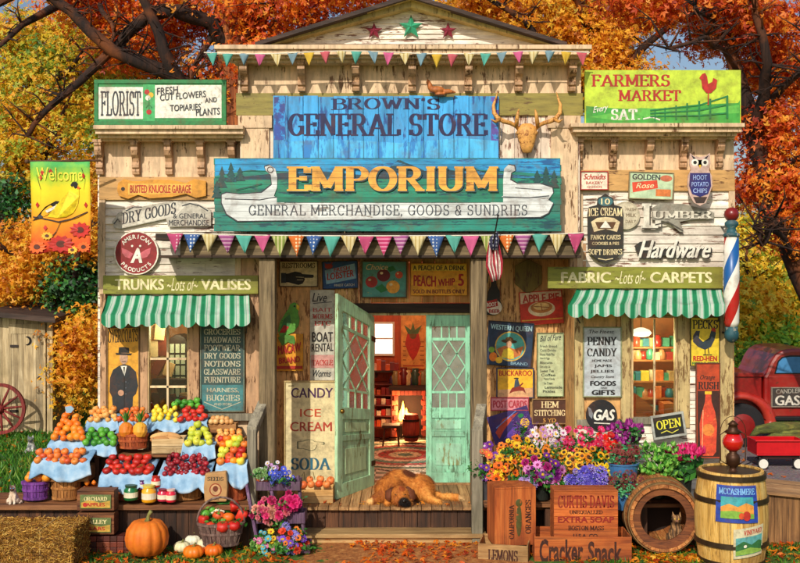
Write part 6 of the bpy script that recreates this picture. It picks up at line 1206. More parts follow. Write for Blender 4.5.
def cloth(x0, x1, yt, yb, Y, label, depth=.25, rise=.1, pts=2, skew=0, seed=0):
    """cloth lying over a sloping tray and hanging down in front in points"""
    m = MB(); nu, nv = 28, 9; vs = []; top = PZ(yt, Y); bot = PZ(yb, Y)
    for j in range(nv+3):
        for i in range(nu+1):
            u = i/nu; x = PX(x0+(x1-x0)*u, Y)
            if j < 3: t = j/3; y = Y+depth*(1-t); z = top+rise*(1-t)
            else:
                t = (j-3)/(nv-1); drop = (bot-top)*(.62+.38*abs(math.sin(PI*(u*pts+.25*skew+.5)))) ; y = Y-.015-.03*t*(1+.6*math.sin(u*19+seed))-.012*math.sin(u*31+seed*2)*t; z = top+drop*t+.012*math.sin(u*7+seed)*(1-t)*1; x += (u-.5)*.05*t
                if j == 3: y = Y-.012
            vs.append((x, y, z+.012*math.sin(u*9+seed)))
    m.add(vs, [(j*(nu+1)+i, j*(nu+1)+i+1, (j+1)*(nu+1)+i+1, (j+1)*(nu+1)+i) for j in range(nv+2) for i in range(nu)])
    o = m.build('blue_cloth', CL, None, smooth=True, loc=P((x0+x1)/2, yb, Y)); q = o.modifiers.new('t', 'SOLIDIFY'); q.thickness = .005; tag(o, label, 'cloth', 'pale blue cloths under the fruit'); return o
BOXW = wood('#5a3418', '#a8713a', '#d6a468', 'x', stain='#7a4a20'); BOXO = wood('#5a240c', '#b3561c', '#dd7f38', 'x', stain='#6a2c10'); BOXOZ = wood('#5a240c', '#b3561c', '#dd7f38', 'z', stain='#6a2c10'); WICK = wood('#5a3214', '#a86c30', '#d29a58', 'z', 2); WICKR = wood('#4a1c0c', '#a8481c', '#d0743c', 'z', 2)
def crate(name, label, x0, x1, yt, yb, Y, d, mat, cat='crate', nb=3, rot=0, group=None, th=.014, open_=True):
    a, b = PX(x0, Y), PX(x1, Y); z1, z0 = PZ(yt, Y), PZ(yb, Y); c = Vector(((a+b)/2, Y+d/2, z0)); root = thing(name, label, cat, c, group); root.rotation_euler = (0, 0, R(rot)); W2 = (b-a)/2
    def L(m, nm, mt=mat): 
        o = m.build(nm, mt, None, bevel=.003); o.parent = root; return o
    m = MB(); h = (z1-z0)/nb
    for i in range(nb): m.box(-W2, W2, -d/2, -d/2+th, i*h+.002, (i+1)*h-.002)
    L(m, 'front_panel'); m = MB()
    for i in range(nb): m.box(-W2, W2, d/2-th, d/2, i*h+.002, (i+1)*h-.002)
    L(m, 'back_panel')
    for s_ in (-1, 1):
        m = MB(); m.box(min(s_*W2, s_*(W2-th)), max(s_*W2, s_*(W2-th)), -d/2+th, d/2-th, 0, z1-z0); L(m, 'end_panel')
    m = MB(); m.box(-W2+th, W2-th, -d/2+th, d/2-th, 0, th) if open_ else m.box(-W2, W2, -d/2, d/2, z1-z0, z1-z0+th); L(m, 'base' if open_ else 'lid')
    return root, W2, z1-z0
def basket(name, label, cx, yt, yb, Y, rp, mat, cat='basket', handle=False, group=None, sy=.8, flare=1.18):
    r1 = rp*Y/F; z0, z1 = PZ(yb, Y), PZ(yt, Y); c = P(cx, yb, Y+r1*sy); c.z = z0; root = thing(name, label, cat, c, group); h = z1-z0; r0 = r1/flare; n = 26; m = MB()
    for i in range(n):
        q = 2*PI*i/n; q2 = 2*PI*(i+.86)/n; o = .004*(i % 2); vs = []
        for t in (0, 1):
            r = r0+(r1-r0)*t+o
            for a in (q, q2): vs += [c+Vector((math.cos(a)*r, math.sin(a)*r*sy, h*t)), c+Vector((math.cos(a)*(r-.01), math.sin(a)*(r-.01)*sy, h*t))]
        m.add(vs, [(0, 2, 6, 4), (1, 5, 7, 3), (4, 6, 7, 5), (0, 1, 3, 2), (0, 4, 5, 1), (2, 3, 7, 6)])
    m.build('staves', mat, root)
    for t in (.02, .5, .9):
        m = MB(); r = r0+(r1-r0)*t+.005; m.lathe(c+Vector((0, 0, h*t)), [(r, 0), (r+.008, .002), (r+.009, .024), (r, .026)], 30, sy=sy); m.build('hoop', mat, root)
    m = MB(); m.lathe(c, [(r0, .005), (.001, .006)], 24, sy=sy); m.lathe(c, [(r1*.97, h*.8), (.001, h*.82)], 24, sy=sy); m.build('base', mat, root)
    if handle: m = MB(); m.tube([c+Vector((math.cos(PI*i/16)*r1, 0, h+math.sin(PI*i/16)*r1*1.05)) for i in range(17)], .012, 7); m.build('handle', mat, root, smooth=True)
    return root, c, h, r1
# the plank platform and its steps
st = thing('fruit_stand', 'rough plank fruit stand with stepped shelves left of the porch steps', 'stand', (PX(125, 10.8), 11.0, 0)); zp = .46; PLX = wood('#3a2010', '#7a4a24', '#b0784a', 'x', stain='#5a2c14')
m = MB(); xa, xb = PX(-45, 10.6), PX(252, 10.6)
for i in range(5): m.box(xa+rs.uniform(-.05, .05), xb+rs.uniform(-.05, .03), 10.58+i*.125, 10.58+i*.125+.12, zp-.055, zp-rs.uniform(0, .008))
m.build('platform', PLX, st, bevel=.008)
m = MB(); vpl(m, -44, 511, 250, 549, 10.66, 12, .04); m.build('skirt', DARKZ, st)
z2, z3 = .93, 1.15
m = MB(); m.box(PX(45, 11), PX(248, 11), 10.93, 11.25, z2-.03, z2); m.build('shelf', PLX, st, bevel=.005)
m = MB(); m.box(PX(82, 11.3), PX(240, 11.3), 11.22, 11.40, z3-.03, z3); m.build('shelf', PLX, st, bevel=.005)
for x in (50, 95, 156, 212, 244):
    m = MB(); m.box(PX(x, 11), PX(x, 11)+.05, 10.98, 11.03, zp, z2-.03); m.build('support', DARKZ, st)
for x in (86, 150, 236):
    m = MB(); m.box(PX(x, 11.3), PX(x, 11.3)+.05, 11.26, 11.31, .3, z3-.03); m.build('support', DARKZ, st)
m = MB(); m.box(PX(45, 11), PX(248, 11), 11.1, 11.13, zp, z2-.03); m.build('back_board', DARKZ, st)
G3 = 'crates on the top shelf of the fruit stand'; G2 = 'crates on the middle shelf of the fruit stand'; G1 = 'crates along the platform'
OR_, RO, YE, GR_, RE, TO, CH, PE, YG = skin('#e8640c', '#f59a24'), skin('#c8301c', '#ee8a34'), skin('#f0c81c', '#f7e24c'), skin('#2c7a20', '#62b034'), skin('#a81410', '#d8321c'), skin('#c01810', '#e0402c'), skin('#5f0812', '#b01a2c'), skin('#e88a34', '#f4bc6a'), skin('#9ab82c', '#e0d848')
# top shelf
for (x0, x1, kind, nm, sk_, r, yt, lab, cat) in ((88, 117, 'apple', 'peach', PE, 3.3, 408, 'pale orange peaches', 'peach'), (118, 147, 'apple', 'nectarine', RO, 3.1, 410, 'red and orange nectarines', 'nectarine'), (148, 178, 'lemon', 'lemon', YE, 3.4, 408, 'yellow lemons', 'lemon'), (179, 206, 'tomato', 'tomato', TO, 3.6, 407, 'red tomatoes', 'tomato')):
    crate('display_crate', 'shallow crate holding the '+lab+' on the top shelf', x0, x1, 424, 432, 11.24, .16, BOXW, nb=1)
    cloth(x0-1, x1+1, 422, 433, 11.22, 'blue cloth hanging from the crate of '+lab, .15, .06, 1.5, seed=x0)
    heap(kind, nm, sk_, x0, x1, 422, yt-2, 11.22, r, 'one of the '+lab+' heaped on the top shelf', lab+' on the top shelf', cat, .35, .6)
heap('apple', 'green_apple', GR_, 172, 202, 408, 397, 11.38, 3.4, 'green apple on the heap behind the red tomatoes', 'green apples behind the tomatoes', 'apple', .5, .3)
r_, W2, h_ = crate('onion_crate', 'long shallow crate of onions at the right end of the top shelf', 207, 236, 424, 431, 11.24, .16, BOXW, nb=1)
heap('orange', 'onion', skin('#c98a4a', '#e6b878'), 208, 235, 424, 417, 11.24, 2.8, 'brown onion in the shallow crate on the top shelf', 'onions on the top shelf', 'onion', .1, .6)
# middle shelf
heap('orange', 'orange', OR_, 50, 88, 441, 405, 10.95, 3.9, 'orange in the tall pyramid at the left of the stand', 'oranges in the pyramid', 'orange', .52, .6, .12)
crate('display_crate', 'crate under the orange pyramid', 50, 85, 444, 456, 10.96, .28, BOXW, nb=2); cloth(48, 84, 443, 456, 10.95, 'blue cloth hanging below the orange pyramid', .2, .05, 1.6, seed=5)
m = MB(); m.prism([(65, 407), (71, 406), (74, 409), (71, 413), (66, 413)], 11.1, .006); m.build('price_tag', plain('#8fb0c8', .8), tags=('small pale blue tag on the top orange of the pyramid', 'tag'), loc=P(69, 413, 11.1))
crate('display_crate', 'crate under the green limes', 83, 116, 447, 455, 10.96, .25, BOXW, nb=1); cloth(82, 116, 446, 457, 10.95, 'blue cloth hanging below the green limes', .2, .05, 1.5, seed=9)
heap('orange', 'lime', GR_, 83, 117, 446, 428, 10.95, 3.6, 'green lime heaped on the middle shelf', 'limes on the middle shelf', 'lime', .45, .6)
rt_, c_, h_, r_ = basket('clay_basket', 'wide orange brown basket holding two pineapples on the middle shelf', 133, 436, 450, 10.94, 15, WICKR, sy=.7)
for px in (126, 140):
    pa = thing('pineapple', 'orange yellow pineapple with green leaves, %s one in the wide basket' % ('left' if px < 130 else 'right'), 'pineapple', P(px, 438, 11.0)); m = MB(); c = P(px, 438, 11.0)
    m.lathe(c, [(.02, 0), (.06, .02), (.078, .07), (.07, .13), (.04, .165), (.01, .175)], 18, wob=lambda q, i: 1+.05*math.cos(8*q+i*PI)); m.build('body', skin('#d9741c', '#f0b03a'), pa, smooth=False)
    m = MB()
    for k in range(14): q = k*2.4; l = .1+.03*(k % 3); s_ = .25+.05*(k % 5); t = c+Vector((0, 0, .165)); d = Vector((math.cos(q)*s_, math.sin(q)*s_, 1)).normalized()*l; w = Vector((-math.sin(q), math.cos(q), 0))*.014; m.add([t-w, t+w, t+d*.6+w*.6, t+d+Vector((math.cos(q)*.02, math.sin(q)*.02, 0)), t+d*.6-w*.6], [(0, 1, 2, 3, 4)])
    m.build('crown', leafmat('pine', ['#1c4a1c', '#2f7a2c', '#5f9a3a'], .2), pa)
r_, W2, h_ = crate('bread_crate', 'open pale wooden crate of loaves on the middle shelf', 151, 183, 439, 454, 10.93, .26, wood('#8a6a3c', '#cfae7c', '#ecd5a8', 'x'), nb=2, rot=4)
for i in range(4):
    m = MB(); m.ball((0, 0, 0), (.11, .045, .04), 14, 8); o = m.build('loaf', skin('#b0703a', '#e0b070', 0, .7), None, smooth=True, tags=('tan loaf of bread lying in the pale crate', 'loaf', 'loaves in the pale crate')); o.location = P(160+(i % 2)*12, 440-(i//2)*4, 11.0+i*.04); o.rotation_euler = (0, rs.uniform(-.3, .3), rs.uniform(-.4, .4))
crate('display_crate', 'crate under the yellow green apples', 184, 214, 447, 458, 10.95, .25, BOXW, nb=1); cloth(183, 215, 446, 462, 10.93, 'blue cloth hanging below the yellow green apples', .2, .05, 1.5, seed=14)
heap('apple', 'yellow_green_apple', YG, 184, 214, 446, 424, 10.93, 4., 'yellow green apple heaped on the middle shelf', 'yellow green apples', 'apple', .5, .6)
# big heap at the right end
basket('bushel_basket', 'bushel basket of small yellow peaches at the right end of the middle shelf', 229, 440, 456, 11.05, 17, WICK, sy=.7)
heap('apple', 'apricot', PE, 213, 246, 446, 427, 11.06, 3, 'small golden apricot in the bushel basket', 'apricots in the bushel basket', 'apricot', .4, .6)
rt_, c_, h_, r_ = basket('red_basket', 'orange brown basket under the mixed apples at the right end of the platform', 231, 476, 502, 10.72, 17, WICKR, sy=.75)
cloth(216, 247, 465, 488, 10.71, 'blue cloth hanging below the mixed red and yellow apples', .22, .08, 1.4, seed=23)
mx = [RO, YE, RE, YG, OR_]
for k in range(5):
    for i in range(4):
        x = 220+i*7.2+(k % 2)*3; y = 465-k*5.6
        if x < 246: fruit('apple', 'apple', mx[(k*3+i*2) % 5], P(x, y, 10.73+k*.05), 4.3*.01073, 'large red, yellow or green apple in the mixed heap at the right', 'mixed apples at the right end', 'apple')
# front row
crate('long_crate', 'wide crate under the red apples at the left of the platform', 36, 88, 468, 482, 10.72, .3, BOXW, nb=2)
basket('slat_basket', 'woven basket below the red apples, left on the platform', 66, 480, 501.5, 10.72, 15, WICK, sy=.8)
cloth(32, 90, 463, 481, 10.69, 'wide blue cloth hanging below the red and orange apples', .28, .1, 1.2, skew=1, seed=31)
heap('apple', 'red_apple', RO, 36, 87, 464, 447, 10.70, 4., 'red orange apple in the long row at the left of the stand', 'red apples in the long row', 'apple', .15, .9)
basket('slat_basket', 'woven basket below the tomatoes in the middle of the platform', 127, 478, 501.5, 10.71, 19, WICKR, sy=.7)
cloth(100, 153, 475, 493, 10.68, 'wide blue cloth hanging below the ripe tomatoes', .28, .1, 2, seed=37)
heap('tomato', 'ripe_tomato', RE, 103, 152, 475, 452, 10.69, 4.3, 'deep red tomato heaped in the middle of the platform', 'ripe tomatoes on the platform', 'tomato', .2, .8)
basket('slat_basket', 'woven basket below the cherries on the platform', 184, 478, 501.5, 10.71, 20, WICK, sy=.7)
cloth(158, 211, 475, 494, 10.68, 'wide blue cloth hanging below the dark cherries', .28, .1, 2, seed=41)
heap('cherry', 'cherry', CH, 162, 210, 476, 454, 10.69, 2.7, 'dark red cherry heaped on the blue cloth', 'cherries on the platform', 'cherry', .3, .8, .6)
crate('carrot_crate', 'small crate of orange squash between two baskets', 83, 106, 487, 501.5, 10.72, .2, BOXO, nb=2)
heap('lemon', 'small_squash', OR_, 84, 105, 486, 481, 10.75, 3., 'small orange squash in the crate between the baskets', 'small squash in the crate', 'squash', .1)
# purple bushel with oranges
rt_, c_, h_, r_ = basket('purple_basket', 'purple slatted basket of oranges at the left end of the platform', 35.5, 484, 501.5, 10.66, 13, wood('#2c1040', '#6a2c86', '#9a5cb0', 'z', 2), sy=.8)
heap('orange', 'tangerine', OR_, 24, 48, 482, 470, 10.70, 4.2, 'bright tangerine in the purple basket', 'tangerines in the purple basket', 'tangerine', .45, .9)
# labelled crates in front of the platform
for k, (y0, y1, t1, t2) in enumerate(((492, 511, 'ORCHARD', 'APPLES'), (515, 535, 'VALLEY', 'PEARS'))):
    crate('label_crate', 'dark old fruit crate with a faded green label, the %s of two' % ('upper' if k == 0 else 'lower'), 77, 114, y0, y1, 10.42, .17, wood('#2a1408', '#6a3a1c', '#a0683a', 'x', stain='#4a2010'), nb=2, open_=False)
    s = Sign('crate_label', 'faded green and yellow paper label on the %s dark crate' % ('upper' if k == 0 else 'lower'), 'label', (80, y0+3, 111, y1-2), 10.408, pt('#5f6f3a', '#a08a4a', .4), th=.006)
    s.poly([(81, y1-8), (90, y1-11), (100, y1-8), (110, y1-10), (110, y1-3), (81, y1-3)], pt('#c49a3a')).text(t1, (84, y0+5, 107, y0+9), pt('#e6d49a'), 'slab').text(t2, (86, y1-8, 105, y1-4.5), RED, bold=.05).ell(85, y1-6, 2.2, 2.2, RED).done()
m = MB()
for r_ in range(3):
    for i in range(8): m.box(PX(75, 10.4)+i*.072, PX(75, 10.4)+i*.072+.068, 10.42, 10.6, .0+r_*.058, .054+r_*.058)
m.build('brick_stack', isleramp('oldbrick', ['#5a2418', '#7a3420', '#8a4428', '#4a2014']), None, bevel=.004, tags=('low stack of dark red bricks under the label crates', 'bricks'), loc=P(95, 553, 10.45))
# jars
def jar(px, yb, Y, r, h, col, cap, label):
    rr, hh = r*Y/F, h*Y/F; c = P(px, yb, Y); root = thing('preserve_jar', label, 'jar', c, 'preserve jars on the platform'); m = MB(); m.lathe(c, [(rr*.9, 0), (rr, hh*.08), (rr, hh*.7), (rr*.75, hh*.82), (rr*.75, hh*.88)], 18); m.build('jar_body', skin(col, col, .8, .12), root, smooth=True)
    m = MB(); m.lathe(c+Vector((0, 0, hh*.86)), [(rr*.82, 0), (rr*.84, hh*.14), (.001, hh*.15)], 18); m.build('lid', plain(cap, .4), root); m = MB(); m.lathe(c, [(rr*1.015, hh*.2), (rr*1.015, hh*.55)], 18); m.build('label', plain('#e0d6b8', .7), root)
for a in ((131, 500, 10.62, 7, 15, '#1c6a34', '#2c4a2c', 'dark green preserve jar, leftmost on the platform edge'), (149, 502, 10.6, 7.2, 17, '#f0a81c', '#d9c04a', 'yellow preserve jar beside the green jar'), (156, 487, 10.66, 4.8, 11, '#c8281c', '#b3281c', 'small red jar just behind the yellow jar'), (142, 489, 10.67, 4, 9, '#6a2c6a', '#4a2c5a', 'small purple jar behind the green and yellow jars'), (163, 501, 10.61, 5.5, 12, '#c82c4a', '#8a1c2c', 'pink red jar right of the yellow jar'), (171, 502, 10.6, 5, 13, '#d9203a', '#e6c0b0', 'crimson jar, rightmost on the platform edge')): jar(*a)
s = Sign('seed_bag', 'brown paper seed bag with a round emblem standing on the platform', 'bag', (204, 472, 227, 502), 10.6, plain('#b58a58', .9, .3, bump=.4), th=.1, shape=[(205, 474), (226, 472), (227.5, 488), (226.5, 502), (204.5, 502.5), (203.5, 488)], board='paper_bag', bevel=.012)
s.text('SEEDS', (207.5, 477, 223.5, 481), BLK, 'slab').ell(215.5, 490, 6.2, 6.6, pt('#8a3a1c')).ell(215.5, 490, 5, 5.4, pt('#c49a6a')).ell(215.5, 489, 2.6, 3, pt('#6a2c14')).text('PURE', (212, 498, 219, 500.3), BLK).done()
# pumpkin and gourds
def pumpkin(name, px, yb, Y, rp, hp, col, label, ribs=12, cat='pumpkin', group=None):
    r, h = rp*Y/F, hp*Y/F; c = P(px, yb, Y); c.z = max(c.z, .0); root = thing(name, label, cat, c, group); m = MB(); prof = [(.001, .1*h), (r*.35, .01*h), (r*.7, .06*h), (r*.95, .28*h), (r, .5*h), (r*.93, .75*h), (r*.68, .95*h), (r*.35, 1.0*h), (.12*r, .92*h), (.001, .9*h)]
    m.lathe(c, prof, ribs*6, wob=lambda q, i: 1-.075*abs(math.cos(q*ribs/2))**6 if i > 0 else 1); m.build('body', col, root, smooth=True)
    m = MB(); m.tube([c+Vector((0, 0, .9*h)), c+Vector((.01, 0, 1.03*h)), c+Vector((r*.1, -.01, 1.16*h)), c+Vector((r*.22, -.02, 1.26*h))], [r*.17, r*.1, r*.075, r*.095], 8); m.build('stalk', wood('#3a3a1c', '#7a7a3c', '#a8a060', 'z'), root, smooth=True)
PK = skin('#c8540c', '#ee8a1c', .0, .6)
pumpkin('pumpkin', 147, 555, 10.3, 21.5, 35, PK, 'large orange pumpkin on the ground in front of the platform')
for i, (x, y, r_, h_, c_, l) in enumerate(((182, 552, 8.5, 10, '#e6dcae', 'cream gourd, leftmost of the small gourds'), (193, 546, 8.5, 11, '#f0ead0', 'tall pale gourd at the back of the small gourds'), (205, 549, 8, 9.5, '#e9e0b8', 'cream gourd right of the tall pale one'), (193.5, 558, 10.5, 12, '#ee7a14', 'wide orange gourd at the front of the small gourds'), (213.5, 556, 9.5, 11, '#e86a10', 'orange gourd, rightmost of the small gourds'))):
    pumpkin('small_gourd', x, y, 2950/(y-270)*.999, r_, h_, skin(c_, c_), l, 9, 'gourd', 'small gourds near the pumpkin')
# vegetable basket
rt_, c_, h_, r_ = basket('wicker_basket', 'grey brown wicker basket of vegetables with an arched handle', 221, 526, 549, 10.32, 24, wood('#2a1c1c', '#6a5048', '#a08a7c', 'z', 2), sy=.62, handle=True, flare=1.4)
def vb(px, py, dY): return P(px, py, 10.4+dY)
for x, y, r_, sk_, k, nm in ((203, 526, 5, RE, 'pepper', 'red_pepper'), (212, 531, 5.5, RO, 'tomato', 'big_tomato'), (223, 532, 6.5, RE, 'tomato', 'big_tomato'), (234, 531, 6, TO, 'tomato', 'big_tomato'), (228, 523, 6, OR_, 'tomato', 'big_tomato'), (218, 521, 6, RO, 'tomato', 'big_tomato'), (238, 521, 5.5, RE, 'pepper', 'red_pepper'), (207, 519, 5, GR_, 'orange', 'green_cabbage'), (214, 514, 4.5, GR_, 'orange', 'green_cabbage'), (233, 511, 5.5, RE, 'pepper', 'red_pepper')):
    fruit(k, nm, sk_, vb(x, y, -.02+(532-y)*.012), r_*.0104, 'one of the %s piled in the wicker basket' % {'pepper': 'red peppers', 'tomato': 'big tomatoes', 'orange': 'round green cabbages'}[k], {'pepper': 'red peppers in the wicker basket', 'tomato': 'big tomatoes in the wicker basket', 'orange': 'green cabbages in the wicker basket'}[k], {'pepper': 'pepper', 'tomato': 'tomato', 'orange': 'cabbage'}[k])
cf = MB()
for k in range(26): q = k*2.4; rr = .012*math.sqrt(k); cf.ball(vb(218, 513, .18)+Vector((math.cos(q)*rr, math.sin(q)*rr*.7, .03-rr*.4)), .019, 7, 5)
cf.build('cauliflower', plain('#e6dcc0', .8), None, smooth=True, tags=('white cauliflower in the wicker basket', 'cauliflower'), loc=vb(218, 516, .18))
m = MB(); m.ball(vb(225, 508, .3), (.13, .1, .085), 20, 12); m.build('watermelon', skin('#1c5a20', '#4f9a3a', .3), None, smooth=True, tags=('dark green watermelon at the back of the wicker basket', 'watermelon'), loc=vb(225, 515, .3))
c, d = cloud([(tuple(vb(221, 520, .1)), (.22, .1, .06))], 160, .05, 51, cs=.04); leafmesh('salad_leaves', c, d, .06, leafmat('salad', ['#1c5a1c', '#3a8a2c', '#7ab83a'], .3), None, loc=tuple(vb(221, 530, 0)), tags=('loose green salad leaves tucked in the wicker basket', 'leaves'), seed=5, maple=False)
# peach crate by the candy sign
r_, W2, h_ = crate('peach_crate', 'small slatted crate of peaches at the foot of the candy sign', 300, 333, 490, 503.5, 11.18, .3, wood('#8a6030', '#cf9f5c', '#ecc890', 'x'), nb=2)
heap('apple', 'crate_peach', skin('#d9481c', '#f0904a'), 301, 332, 488, 476, 11.2, 4.2, 'red orange peach in the small crate by the candy sign', 'peaches by the candy sign', 'peach', .2, .9)
# ================================================================ hay bale
hb = thing('hay_bale', 'golden hay bale at the lower left corner', 'hay bale', (PX(25, 10), 10.2, 0)); a, b = PX(-60, 9.85), PX(72, 9.85); zt_ = .38
m = MB(); m.box(a, b, 9.85, 10.4, 0, zt_-.015); core = m.build('bale_core', plain('#7a5220', .95, .5, bump=1.), hb, bevel=.04)
n = 15000; rg = np.random.RandomState(4); face = rg.choice(3, n, p=[.45, .43, .12]); V = np.zeros((n, 4, 3)); p = np.zeros((n, 3))
p[:, 0] = rg.uniform(a, b, n); p[:, 1] = rg.uniform(9.85, 10.4, n); p[:, 2] = rg.uniform(0, zt_, n); p[face == 0, 2] = zt_-.012; p[face == 1, 1] = 9.848; p[face == 2, 0] = b
d = rg.normal(size=(n, 3)); d[face == 0, 2] *= .22; d[face == 1, 1] *= .25; d[face == 1, 2] *= .5; d[face == 2, 0] *= .25; d /= np.linalg.norm(d, axis=1, keepdims=True); L = rg.uniform(.03, .1, n)[:, None]; o_ = rg.normal(size=(n, 3)); s_ = np.cross(d, o_); s_ /= np.linalg.norm(s_, axis=1, keepdims=True); s_ *= .0022
p += rg.uniform(-.0, .012, (n, 3))*np.array([0, -1, 1]); V[:, 0] = p-d*L/2-s_; V[:, 1] = p-d*L/2+s_; V[:, 2] = p+d*L/2+s_; V[:, 3] = p+d*L/2-s_; V -= np.array(root_loc(hb))
me = bpy.data.meshes.new('straw'); me.vertices.add(n*4); me.vertices.foreach_set('co', V.ravel()); me.loops.add(n*4); me.loops.foreach_set('vertex_index', np.arange(n*4)); me.polygons.add(n); me.polygons.foreach_set('loop_start', np.arange(n)*4); me.polygons.foreach_set('loop_total', np.full(n, 4)); me.update()
me.materials.append(isleramp('straw', ['#6a3c10', '#a8701c', '#d29a38', '#e8bc5c', '#b8842c', '#8a5a1c'], .7)); o = bpy.data.objects.new('straw', me); COL.objects.link(o); o.parent = hb; o['kind'] = 'stuff'
for y in (10.0, 10.25): m = MB(); m.box(a-.003, b+.003, y-.004, y+.004, -.0, zt_+.003); 
for x in (-20, 40): m = MB(); X = PX(x, 9.85); m.tube([(X, 9.843, 0), (X, 9.843, zt_+.005), (X, 10.41, zt_+.005)], .005, 5); m.build('twine', plain('#c9a86a', .9), hb)
# ================================================================ flowers
def blossom(kind, c1, c2):
    m = MB()
    def petal(q, r0, r1, w, z0, z1, mm=0, up=0): 
        c, s_ = math.cos(q), math.sin(q); n_ = (-s_, c); mid = (r0+r1)*.55
        m.add([(c*r0, s_*r0, z0), (c*mid+n_[0]*w, s_*mid+n_[1]*w, (z0+z1)/2+.06), (c*r1, s_*r1, z1), (c*mid-n_[0]*w, s_*mid-n_[1]*w, (z0+z1)/2+.06)], [(0, 1, 2, 3)], mm)
    if kind == 'daisy':
        for k in range(11): petal(2*PI*k/11, .15, 1, .24, .02*(k % 2), .12+.1*(k % 3))
        m.ball((0, 0, .08), (.3, .3, .17), 10, 6, 1)
    elif kind == 'sun':
        for k in range(14): petal(2*PI*k/14, .3, 1, .2, .0, .05+.1*(k % 2))
        for k in range(14): petal(2*PI*(k+.5)/14, .3, .85, .18, .04, .16)
        m.ball((0, 0, .06), (.45, .45, .16), 12, 6, 1)
    elif kind == 'rose':
        for L in range(5):
            n_ = 7-L; r = 1-.19*L
            for k in range(n_): petal(2*PI*k/n_+L*.5, r*.1, r, r*.5, -.05, .15+.2*L, 0 if L < 4 else 1)
    elif kind == 'tulip':
        for k in range(6):
            q = 2*PI*k/6; c, s_ = math.cos(q), math.sin(q); r = .5-.05*(k % 2); w = .32
            m.add([(c*.15, s_*.15, -.5), (c*r-s_*w, s_*r+c*w, 0), (c*r*1.05, s_*r*1.05, .1), (c*r+s_*w, s_*r-c*w, 0), (c*r*.7, s_*r*.7, .85)], [(0, 1, 2), (0, 2, 3), (1, 4, 2), (2, 4, 3)], k % 2)
    elif kind == 'cluster':
        for k in range(26):
            q = k*2.4; z = 1-k/15; rr = math.sqrt(max(0, 1-z*z)) if z > -1 else 0; x, y, zz = rr*math.cos(q)*.8, rr*math.sin(q)*.8, z*.7
            for j in range(4): a_ = j*PI/2+q; m.add([(x, y, zz+.05), (x+math.cos(a_)*.16-math.sin(a_)*.1, y+math.sin(a_)*.16+math.cos(a_)*.1, zz+.1), (x+math.cos(a_)*.3, y+math.sin(a_)*.3, zz+.06), (x+math.cos(a_)*.16+math.sin(a_)*.1, y+math.sin(a_)*.16-math.cos(a_)*.1, zz+.1)], [(0, 1, 2, 3)], (k+j) % 5 == 0)
    elif kind == 'spike':
        for k in range(16):
            q = k*2.4; z = k*.11; r = .42*(1-k/22)
            for j in range(3): a_ = q+(j-1)*.5; m.add([(0, 0, z), (math.cos(a_)*r-.1*math.sin(a_), math.sin(a_)*r+.1*math.cos(a_), z+.1), (math.cos(a_)*r*1.3, math.sin(a_)*r*1.3, z+.04), (math.cos(a_)*r+.1*math.sin(a_), math.sin(a_)*r-.1*math.cos(a_), z+.1)], [(0, 1, 2, 3)], (k+j) % 4 == 0)
    me = bpy.data.meshes.new('blossom'); me.from_pydata(m.v, [], m.f); me.materials.append(petm(c1)); me.materials.append(petm(c2)); me.polygons.foreach_set('material_index', m.mi); me.update(); return me
def petm(h):
    key = ('pet', h)
    if key in _mc: return _mc[key]
    n = NT('petal_'+h.strip('#')); f = n.math('ADD', n.math('MULTIPLY', n.rnd(), .5), n.math('MULTIPLY', n.isl(), .5)); o = n.ramp(f, [(.1, sc_(C(h), .6)), (.5, C(h)), (.9, sc_(C(h), 1.35))]); n.col(o); n.set(Roughness=.6)
    t = n.new('ShaderNodeBsdfTranslucent'); n.lk(o, t.inputs[0]); mx_ = n.new('ShaderNodeMixShader'); mx_.inputs[0].default_value = .3; n.lk(n.b.outputs[0], mx_.inputs[1]); n.lk(t.outputs[0], mx_.inputs[2]); n.lk(mx_.outputs[0], n.out.inputs[0]); _mc[key] = n.m; return n.m
FOL = leafmat('foliage', ['#0f3a10', '#1c5a1c', '#2f7a24', '#5fa034'], .3); FOL2 = leafmat('foliage_light', ['#2c6a1c', '#4f9a2c', '#8fc84a'], .3); _bl = {}
